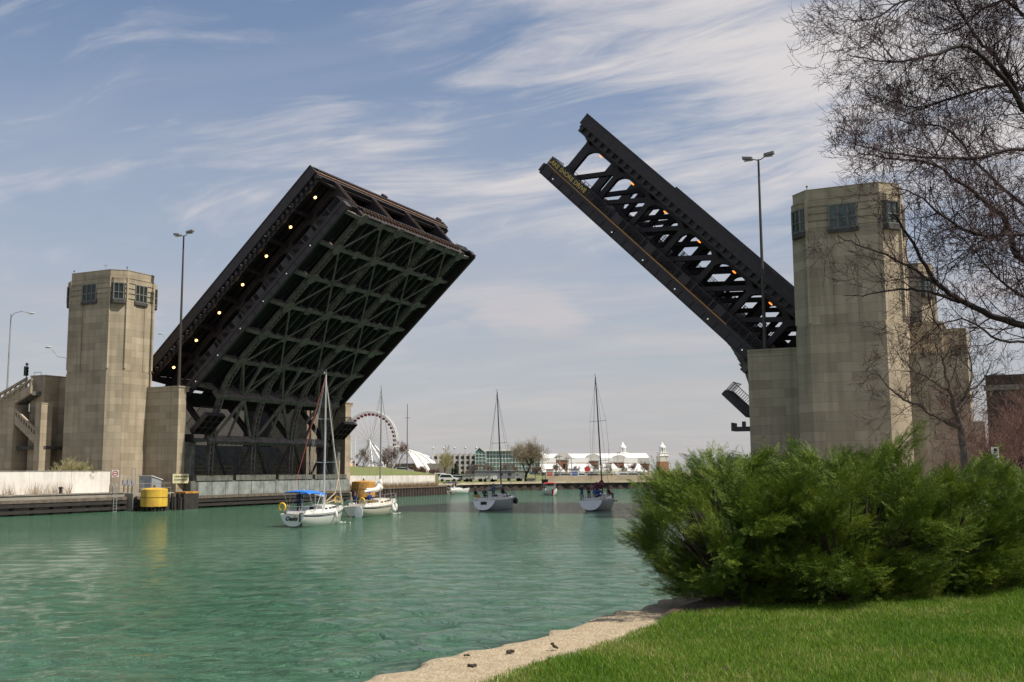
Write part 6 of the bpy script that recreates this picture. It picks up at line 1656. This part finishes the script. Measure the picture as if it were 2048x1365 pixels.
def leafy(name, cols, rough=0.6, transl=0.25, isl=0.55, nscale=0.8):
    """foliage colour that differs from leaf to leaf, with some light coming through"""
    M = bpy.data.materials.new(name); M.use_nodes = True
    nt = M.node_tree; N = nt.nodes; L = nt.links; b = N['Principled BSDF']
    g = N.new('ShaderNodeNewGeometry'); cr = N.new('ShaderNodeValToRGB')
    tc = N.new('ShaderNodeTexCoord'); no = N.new('ShaderNodeTexNoise'); no.inputs['Scale'].default_value = nscale; no.inputs['Detail'].default_value = 3
    L.new(tc.outputs['Object'], no.inputs['Vector'])
    ad = N.new('ShaderNodeMath'); ad.operation = 'MULTIPLY_ADD'; L.new(no.outputs['Fac'], ad.inputs[0]); ad.inputs[1].default_value = 1.1; 
    mu = N.new('ShaderNodeMath'); mu.operation = 'MULTIPLY_ADD'; L.new(g.outputs['Random Per Island'], mu.inputs[0]); mu.inputs[1].default_value = isl; mu.inputs[2].default_value = -0.6 * isl
    L.new(mu.outputs[0], ad.inputs[2]); L.new(ad.outputs[0], cr.inputs[0])
    el = cr.color_ramp.elements
    while len(el) < len(cols): el.new(0.5)
    for i, c in enumerate(cols): el[i].position = i / (len(cols) - 1); el[i].color = (*c, 1)
    L.new(cr.outputs[0], b.inputs['Base Color']); b.inputs['Roughness'].default_value = rough; b.inputs['Specular IOR Level'].default_value = 0.25
    tr = N.new('ShaderNodeBsdfTranslucent'); L.new(cr.outputs[0], tr.inputs[0])
    mx = N.new('ShaderNodeMixShader'); mx.inputs[0].default_value = transl; L.new(b.outputs[0], mx.inputs[1]); L.new(tr.outputs[0], mx.inputs[2])
    L.new(mx.outputs[0], N['Material Output'].inputs[0])
    return M
GRASS = leafy('lawn_grass', [(0.045, 0.125, 0.008), (0.085, 0.205, 0.010), (0.135, 0.260, 0.016), (0.22, 0.28, 0.04), (0.48, 0.40, 0.19)], 0.55, 0.35, nscale=0.7, isl=0.8)
def grass():
    rng = np.random.default_rng(7); P = []
    want = 210000
    n = 0
    while n < want:
        y = 8.0 + 9.5 * rng.random(60000) ** 1.15; x = -1.5 + rng.random(60000) * 13.0
        keep = np.abs(x) < 0.52 * y + 0.6
        for a, b in zip(x[keep], y[keep]):
            if inside_lawn(a, b): P.append((a, b, lawn_z(a, b))); n += 1
            if n >= want: break
    P = np.array(P); k = len(P)
    h = rng.uniform(0.028, 0.075, k) * (0.8 + 0.5 * rng.random(k)); a = rng.random(k) * 6.283; w = rng.uniform(0.0022, 0.004, k)
    ux, uy = np.cos(a) * w, np.sin(a) * w; ln = rng.normal(0, 0.45, (k, 2)) * h[:, None]
    v0 = P + np.stack([-ux, -uy, np.zeros(k)], 1); v1 = P + np.stack([ux, uy, np.zeros(k)], 1)
    m = P + np.stack([ln[:, 0] * 0.35, ln[:, 1] * 0.35, h * 0.6], 1)
    m0 = m - np.stack([ux, uy, np.zeros(k)], 1) * 0.7; m1 = m + np.stack([ux, uy, np.zeros(k)], 1) * 0.7
    t = P + np.stack([ln[:, 0], ln[:, 1], h], 1)
    V = np.stack([v0, v1, m1, m0, t], 1).reshape(-1, 3); i = np.arange(k)[:, None] * 5
    F = np.concatenate([i + np.array([[0, 1, 2]]), i + np.array([[0, 2, 3]]), i + np.array([[3, 2, 4]])])
    return tag(np_mesh('grass', V, F, GRASS), 'short bright green lawn grass with straw flecks', 'grass', kind='stuff')
grass()

# ------------------------------------------------------------------ spreading junipers
JUN = leafy('juniper_foliage', [(0.022, 0.052, 0.009), (0.062, 0.118, 0.014), (0.145, 0.205, 0.020), (0.30, 0.32, 0.04)], 0.6, 0.12, nscale=2.2)
JBARK = mat('juniper_bark', (0.06, 0.042, 0.03), 0.9, var=0.4)
def spray_template(rng):
    """a flat feathery juniper spray about one unit long pointing along +x: thin leaf scales on side twigs"""
    V = []; F = []
    def blade(p, d, l, w):
        d = d / np.linalg.norm(d); s = np.cross(d, [0.2, 0.1, 1.0]); s /= np.linalg.norm(s); t = rng.normal(0, 0.5); s = s * math.cos(t) + np.cross(d, s) * math.sin(t)
        o = len(V); w *= 1.15; V.extend([p - s * w * 0.6, p + s * w * 0.6, p + d * l * 0.6 + s * w, p + d * l, p + d * l * 0.6 - s * w]); F.append((o, o + 1, o + 2)); F.append((o + 4, o + 2, o + 3))
    for i in range(8):
        x = 0.06 + i * 0.118; ln = 0.34 * (1 - x) + 0.10
        for s in (-1, 1):
            p = np.array([x, 0, 0.10 * x * x]); d = np.array([0.75, s * 0.62, rng.normal(0.10, 0.22)])
            blade(p, d, ln, 0.020)
            d = d / np.linalg.norm(d)
            for f in (0.5,):
                for q in (-1, 1):
                    e = np.array([0.8, s * 0.3 + q * 0.5, rng.normal(0.05, 0.3)]); blade(p + d * ln * f, e, ln * 0.42, 0.015)
    blade(np.array([0.9, 0, 0.09]), np.array([1, 0, 0.1]), 0.2, 0.02)
    return np.array(V), np.array(F)
def juniper(label, base, rad, H, seed, nfr=430, plume=None):
    """a spreading mound: overlapping feathery fronds that reach out over a narrower foot"""
    rng = np.random.default_rng(seed)
    T = thing('juniper_shrub', label, 'shrub', base, 0, 'spreading junipers beside the lawn')
    temps = [spray_template(rng) for _ in range(6)]
    tb = MB(); AV = []; AF = []; off = [0]
    def spray(q, d, sc, flat):
        d = d / np.linalg.norm(d); side = np.cross([0, 0, 1.0], d)
        if np.linalg.norm(side) < 1e-3: side = np.array([1.0, 0, 0])
        side /= np.linalg.norm(side); up = np.cross(d, side); t = rng.normal(0, flat); s2 = side * math.cos(t) + up * math.sin(t); u2 = np.cross(d, s2)
        tv, tf = temps[rng.integers(6)]
        AV.append(q + (tv[:, :1] * d + tv[:, 1:2] * s2 + tv[:, 2:] * u2) * sc); AF.append(tf + off[0]); off[0] += len(tv)
    sd = seed * 7.3
    def frond(tip, d, ln, n, wide):
        d = d / np.linalg.norm(d); side = np.cross([0, 0, 1.0], d); side /= max(1e-6, np.linalg.norm(side)); bend = rng.normal(0, 0.12)
        for j in range(n):
            f = (j + rng.random()) / n; q = tip - d * ln * (1 - f) + np.array([0, 0, -0.10 * ln * (1 - f) ** 2]) + side * bend * f * f * ln
            w = rng.normal(0, 1); q = q + side * w * wide * (1.05 - f) * 0.5 + np.array([0, 0, rng.normal(0, 0.05)])
            spray(q, d + side * np.sign(w) * rng.uniform(0.1, 0.75) * (1 - 0.5 * f) + rng.normal(0, 0.22, 3) + np.array([0, 0, 0.05]), rng.uniform(0.15, 0.30) * (1.15 - 0.35 * f), 0.55)
    nb = nfr // 5
    for k in range(nb):
        inner = k % 3 == 0
        az = rng.random() * 6.283; tz = rng.random() ** 0.95
        prof = (0.60 + 0.40 * min(1, tz / 0.40)) if tz < 0.40 else math.sqrt(max(0.0, 1 - ((tz - 0.40) / 0.64) ** 2))
        lump = 1 + 0.24 * MN.noise(Vector((math.cos(az) * 1.9, math.sin(az) * 1.9, tz * 2.4 + sd)))
        r = rad * prof * lump * (0.60 if inner else rng.uniform(0.80, 1.06))
        tip = np.array([r * math.cos(az), r * math.sin(az), max(0.10, tz * H * (0.78 + 0.22 * lump) * (0.70 if inner else 1))])
        d = np.array([math.cos(az) * (1.0 - 0.30 * tz), math.sin(az) * (1.0 - 0.30 * tz), 0.10 + 0.55 * tz ** 1.3]) + rng.normal(0, 0.20, 3)
        d /= np.linalg.norm(d); sd_ = np.cross([0, 0, 1.0], d); sd_ /= np.linalg.norm(sd_); roll = rng.normal(0, 0.45)
        sd_ = sd_ * math.cos(roll) + np.cross(d, sd_) * math.sin(roll); size = rng.uniform(0.75, 1.25)
        if not inner and rng.random() < 0.12: tip = tip + d * rng.uniform(0.10, 0.28)
        for j in range(8):                                   # one bough: a flat, fanned pad of fronds
            w = (j - 3.5) / 3.5; sp = 0.34 * size
            frond(tip + sd_ * w * sp - d * (abs(w) ** 1.5 * 0.26 * size + rng.uniform(0, 0.22)) + np.array([0, 0, rng.normal(0, 0.035) - 0.03 * abs(w)]), d + sd_ * w * 0.65 + rng.normal(0, 0.10, 3), rng.uniform(0.42, 0.66) * size, 13, 0.17)
        p0 = np.array([rng.normal(0, 0.12), rng.normal(0, 0.12), 0.0]); e = tip - d * 0.6 * size; e[2] = max(0.1, e[2])
        tb.tube([tuple(p0), tuple(p0 * 0.5 + e * 0.5 + np.array([0, 0, -0.06])), tuple(e)], [0.030, 0.020, 0.008], 5, cap=False)
    if plume:
        for (a, b, c, dx, dz, n) in plume:                      # long branches standing clear of the mound
            st = np.array([a, b, c]); dv = np.array([dx, 0.05, dz]); dv /= np.linalg.norm(dv)
            for k in range(n):
                f = k / n; frond(st + dv * (0.35 + 1.15 * f) + rng.normal(0, 0.05, 3), dv + rng.normal(0, 0.35, 3) * (1.1 - f), rng.uniform(0.32, 0.5), 9, 0.20)
            tb.tube([tuple(st * 0.5), tuple(st), tuple(st + dv * 1.0), tuple(st + dv * 1.4)], [0.03, 0.022, 0.012, 0.005], 5, cap=False)
    tb.build('branches', JBARK, T)
    AV = np.concatenate(AV); AV[:, 2] = np.maximum(AV[:, 2], 0.03)
    np_mesh('foliage', AV, np.concatenate(AF), JUN, T)
    return T
def gxy(x, D, z=2.45): p = at(x, 1100, D); return (p.x, p.y, z)
juniper('leftmost green juniper shrub, arching out over the water at the end of the stone ledge', gxy(1482, 16.9), 2.0, 2.38, 1, 600)
juniper('big green juniper shrub between the leftmost shrub and the one before the stepped abutment', gxy(1690, 16.7), 1.9, 2.38, 2, 520)
juniper('dark green juniper shrub in front of the stepped abutment, right of the big one', gxy(1890, 17.4), 1.9, 2.32, 3, 500)
juniper('green juniper shrub at the right edge of the photo below the white sign', gxy(2085, 18.2), 1.9, 2.32, 4, 400)
juniper('tall juniper with a raised plume standing behind the others before the shaded tower', gxy(1715, 20.2, 2.4), 1.7, 2.55, 5, 360, [(0.05, -0.1, 1.85, 0.75, 0.50, 22), (0.25, -0.2, 1.9, 0.45, 0.45, 14)])
juniper('green juniper shrub at the back, left of the tall plumed one', gxy(1555, 19.8, 2.4), 1.75, 2.5, 6, 360)

# ------------------------------------------------------------------ bare trees on the near bank
def limb_tree(name, label, base, limbs, seed, mt, mc, child, spawn, twig_len, buds=None, far_k=1.0, group=None, depth=3, mn=0.004, thick=0.02, kids=(2, 4), ang=(22, 60), lift=0.03):
    """limbs: (radius0, radius1, [(px, py, distance)...]); each carries procedural side branches"""
    T = thing(name, label, 'tree', base, 0, group); rng = random.Random(seed); B = Vector(base)
    tb, cb = MB(), MB(); bd = [] if buds else None
    o = dict(thick=thick, min=mn, kids=kids, ang=ang, len=(0.50, 0.82), lift=lift, wander=0.17, taper=0.5, bud=bd)
    for li, (r0, r1, ptsx) in enumerate(limbs):
        P = [(at(*q) if len(q) == 3 else Vector(q[:3])) - B for q in ptsx]
        # smooth the limb
        S_ = []
        for i in range(len(P) - 1):
            p0, p1, p2, p3 = P[max(0, i - 1)], P[i], P[i + 1], P[min(len(P) - 1, i + 2)]
            for t in np.linspace(0, 1, 5)[:-1]:
                S_.append(0.5 * ((2 * p1) + (p2 - p0) * t + (2 * p0 - 5 * p1 + 4 * p2 - p3) * t * t + (3 * p1 - p0 - 3 * p2 + p3) * t ** 3) + Vector((rng.gauss(0, .015), rng.gauss(0, .015), rng.gauss(0, .015))))
        S_.append(P[-1]); k = len(S_)
        rs = [r0 + (r1 - r0) * i / (k - 1) for i in range(k)]
        tb.tube(S_, rs, 8 if r0 > 0.05 else 5, cap=False)
        tot = sum((S_[i + 1] - S_[i]).length for i in range(k - 1)); nsp = max(3, int(tot * spawn * (0.32 if buds and li in SPARSE else 1.0)))
        for j in range(nsp):
            f = rng.uniform(0.12, 1.0) * (k - 1); i = min(k - 2, int(f)); q = S_[i].lerp(S_[i + 1], f - i)
            dd = (S_[i + 1] - S_[i]).normalized(); ax = dd.orthogonal(); ax.rotate(Matrix.Rotation(rng.uniform(0, math.tau), 3, dd))
            nd = dd.copy(); nd.rotate(Matrix.Rotation(R(rng.uniform(28, 70)), 3, ax))
            fr = 1 - 0.5 * f / k
            grow(tb, cb, q, nd, twig_len * rng.uniform(0.5, 1.15) * fr, min(rs[i] * 0.6, child * fr), depth, rng, o)
    tb.build('trunk', mt, T, smooth=60); cb.build('crown', mc, T)
    if bd:
        nr = np.random.default_rng(seed); sel = [p for p, r in bd if rng.random() < 0.75]
        pts = np.array([tuple(p) for p in sel]); pts = np.repeat(pts, 2, 0) + nr.normal(0, 0.014, (len(pts) * 2, 3))
        leaf_cloud('buds', pts, nr.uniform(0.016, 0.034, len(pts)), buds, T, nr)
    return T
TWIG = mat('dark_purple_brown_twigs', (0.045, 0.017, 0.017), 0.85, var=0.4, scale=4)
KT = 1.6                                             # the tree stands beyond the shrubs
tx = at(2330, 900, 14.6 * KT)
TR = (tx.x, tx.y, 1.9)
def tk(z, dx=0.0): return (tx.x + dx, tx.y, CAM_H + (z - CAM_H) * KT, 0)
limbs = [
    (0.20, 0.15, [tk(2.3), tk(4.2, -0.05), tk(6.2, -0.12), tk(8.0, -0.1)]),
    (0.085, 0.011, [tk(5.4, -0.1), (2180, 690, 14.2), (2048, 652, 13.8), (1979, 629, 13.6), (1908, 603, 13.4), (1856, 569, 13.3), (1815, 518, 13.2), (1772, 455, 13.1), (1745, 425, 13.0)]),
    (0.035, 0.006, [(1908, 603, 13.4), (1860, 590, 13.3), (1805, 580, 13.1), (1754, 580, 13.0), (1690, 588, 12.9), (1626, 592, 12.8)]),
    (0.03, 0.006, [(1880, 585, 13.3), (1800, 540, 13.5), (1730, 510, 13.6), (1660, 490, 13.7), (1612, 470, 13.8)]),
    (0.09, 0.008, [tk(6.4, -0.1), (2200, 590, 14.8), (2090, 540, 14.8), (2036, 513, 14.8), (2010, 440, 14.6), (1975, 408, 14.5), (1928, 379, 14.4), (1846, 330, 14.2), (1750, 318, 14.0), (1661, 308, 13.9)]),
    (0.09, 0.010, [tk(7.2, -0.1), (2220, 400, 15.2), (2100, 270, 15.0), (2046, 215, 14.9), (2025, 169, 14.8), (1990, 113, 14.7), (1954, 82, 14.6), (1907, 25, 14.5), (1870, -40, 14.4)]),
    (0.05, 0.006, [(2040, 205, 14.9), (2000, 150, 14.2), (1928, 95, 13.9), (1841, 110, 13.7), (1769, 123, 13.5), (1700, 120, 13.4), (1634, 108, 13.3)]),
    (0.035, 0.005, [(2000, -60, 14.3), (1920, -40, 14.0), (1850, -12, 13.8), (1769, 5, 13.6), (1702, 36, 13.5), (1655, 40, 13.4), (1615, 36, 13.3)]),
    (0.05, 0.006, [tk(7.6, -0.1), (2180, 360, 14.0), (2048, 300, 13.6), (1928, 318, 13.3), (1805, 313, 13.1), (1720, 302, 13.0), (1655, 290, 12.9)]),
    (0.05, 0.006, [tk(7.0, -0.1), (2180, 300, 16), (2048, 180, 15.8), (1960, 180, 15.6), (1860, 205, 15.4), (1790, 215, 15.2), (1700, 190, 15.1)]),
    (0.05, 0.006, [tk(6.6, -0.1), (2160, 470, 16), (2048, 410, 15.9), (1950, 330, 15.7), (1880, 260, 15.6), (1800, 250, 15.5), (1740, 235, 15.4)]),
    (0.05, 0.006, [tk(6.0, -0.1), (2160, 520, 13.6), (2048, 470, 13.2), (1960, 470, 13.0), (1880, 440, 12.8), (1800, 390, 12.7), (1740, 370, 12.6)]),
    (0.06, 0.006, [tk(7.9, -0.1), (2150, 120, 14.8), (2060, 40, 14.5), (1990, -20, 14.3), (1940, -80, 14.2)]),
    (0.05, 0.006, [tk(7.9, -0.1), (2180, 60, 15.5), (2080, -10, 15.3), (1980, 10, 15.1), (1900, 60, 15.0), (1830, 70, 14.9)]),
    (0.04, 0.006, [tk(5.6, -0.1), (2200, 620, 15.6), (2060, 600, 15.3), (1980, 540, 15.1), (1920, 480, 15.0), (1860, 450, 14.9)]),
    (0.04, 0.006, [tk(5.2, -0.1), (2180, 720, 14.8), (2080, 690, 14.3), (2000, 680, 14.0), (1930, 640, 13.8), (1860, 650, 13.6), (1800, 690, 13.5)]),
]
limbs = [(a * KT * 0.72, b * KT * 0.8, [(q[0] + max(0, 1980 - q[0]) * 0.17, q[1], q[2] * KT) if len(q) == 3 else q for q in c]) for a, b, c in limbs]
SPARSE = {1, 2, 3, 15}
limb_tree('budding_tree', 'large bare tree with dark red buds reaching in from the right edge', TR, limbs, 9, BARK, TWIG, 0.014 * KT, 9.6 / KT, 0.76 * KT, BUD, depth=3, mn=0.0032 * KT, kids=(3, 4))
sb = at(1928, 930, 25.0)
SB = (sb.x, sb.y, 2.3)
limb_tree('small_bare_tree', 'small pale bare tree in front of the stepped abutment', SB, [
    (0.10, 0.05, [(sb.x, sb.y, 2.2, 0), (1924, 880, 25), (1918, 845, 25), (1906, 810, 24.9)]),
    (0.05, 0.010, [(1920, 855, 25), (1880, 838, 24.8), (1845, 815, 24.6), (1810, 800, 24.5), (1775, 772, 24.4), (1752, 742, 24.3)]),
    (0.045, 0.010, [(1906, 810, 24.9), (1898, 770, 24.8), (1885, 725, 24.7), (1870, 690, 24.6)]),
    (0.045, 0.010, [(1912, 820, 25), (1935, 785, 25.2), (1945, 740, 25.4), (1930, 690, 25.5)]),
    (0.03, 0.008, [(1900, 785, 24.9), (1860, 760, 24.7), (1820, 735, 24.6), (1790, 700, 24.5)]),
    (0.03, 0.008, [(1935, 785, 25.2), (1965, 760, 25.4), (1985, 720, 25.5)]),
], 14, BARK_L, mat('tan_twigs', (0.14, 0.105, 0.08), 0.9, var=0.3), 0.014, 4.2, 0.95, None, depth=3, mn=0.005, kids=(3, 4))
for i, (x, D, h, lb) in enumerate(((1975, 42, 6.6, 'reddish bare tree just right of the stepped abutment'), (2035, 46, 7.0, 'reddish bare tree at the right edge before the dark viaduct'), (2075, 38, 6.0, 'reddish bare tree cut by the right edge of the photo'), (2005, 52, 8.0, 'taller brown bare tree behind the reddish ones'))):
    p = at(x, 930, D)
    bare_tree('bare_tree', lb, (p.x, p.y, 1.9), h, 80 + i, 6, BARK, TW_RED, group='bare trees before the dark viaduct', spread=(24, 58), thick=0.03, mn=0.006, kids=(3, 4), r0=0.10, ln=(0.62, 0.86))
p = at(1990, 905, 40)
T = thing('white_sign', 'small white notice sign with a dark square beside the stepped abutment', 'sign', (p.x, p.y, 1.9), -0.15)
h = p.z - 1.9
MB().tube([(0, 0, 0), (0, 0, h + 0.2)], 0.03, 6).build('post', GALV, T)
o = MB().box(-0.135, 0.135, -0.035, -0.015, h - 0.2, h + 0.2).build('plate', WHITE, T)
MB().box(-0.05, 0.06, -0.04, -0.036, h + 0.04, h + 0.15).box(-0.09, 0.09, -0.04, -0.036, h - 0.12, h - 0.10).build('dark_square', NAVY, o)

# ------------------------------------------------------------------ small things on the ledge and lawn
CLOD = mat('dark_clod', (0.05, 0.035, 0.022), 0.95, var=0.5, scale=20)
for i, (x, y, r, lb) in enumerate(((935, 1312, 0.020, 'small dark clod on the stone ledge nearest the water'), (1018, 1306, 0.034, 'flat brown clump of debris in the middle of the ledge'), (1108, 1299, 0.028, 'upright dark clod on the ledge close to the grass'), (946, 1334, 0.032, 'scattered brown crumbs low on the ledge'), (1452, 1341, 0.03, 'brown clod lying in the lawn'))):
    p = gz(x, y, 2.31 if i < 4 else 2.46); T = thing('dirt_clod', lb, 'clod', p, 0.4 * i, 'clods of dirt on the ledge and lawn')
    rr = random.Random(i); mb = MB()
    for k in range(5): mb.ball((rr.gauss(0, r * 0.8), rr.gauss(0, r * 0.5), r * 0.4 + (0.5 * r * k if i == 2 else 0)), r * rr.uniform(0.5, 0.9), 7, 5, (1.3, 1, 0.8))
    mb.build('crumbs', CLOD, T, smooth=60)
a, b = gz(1786, 1188, 2.52), gz(1806, 1198, 2.5)
T = thing('fallen_twig', 'thin pale twig lying where lawn meets the mulch bed', 'twig', a)
MB().tube([(0, 0, 0.03), ((b - a) * 0.5) + Vector((0, 0, 0.05)), (b - a)], [0.006, 0.005, 0.003], 5).build('stick', BARK_L, T)
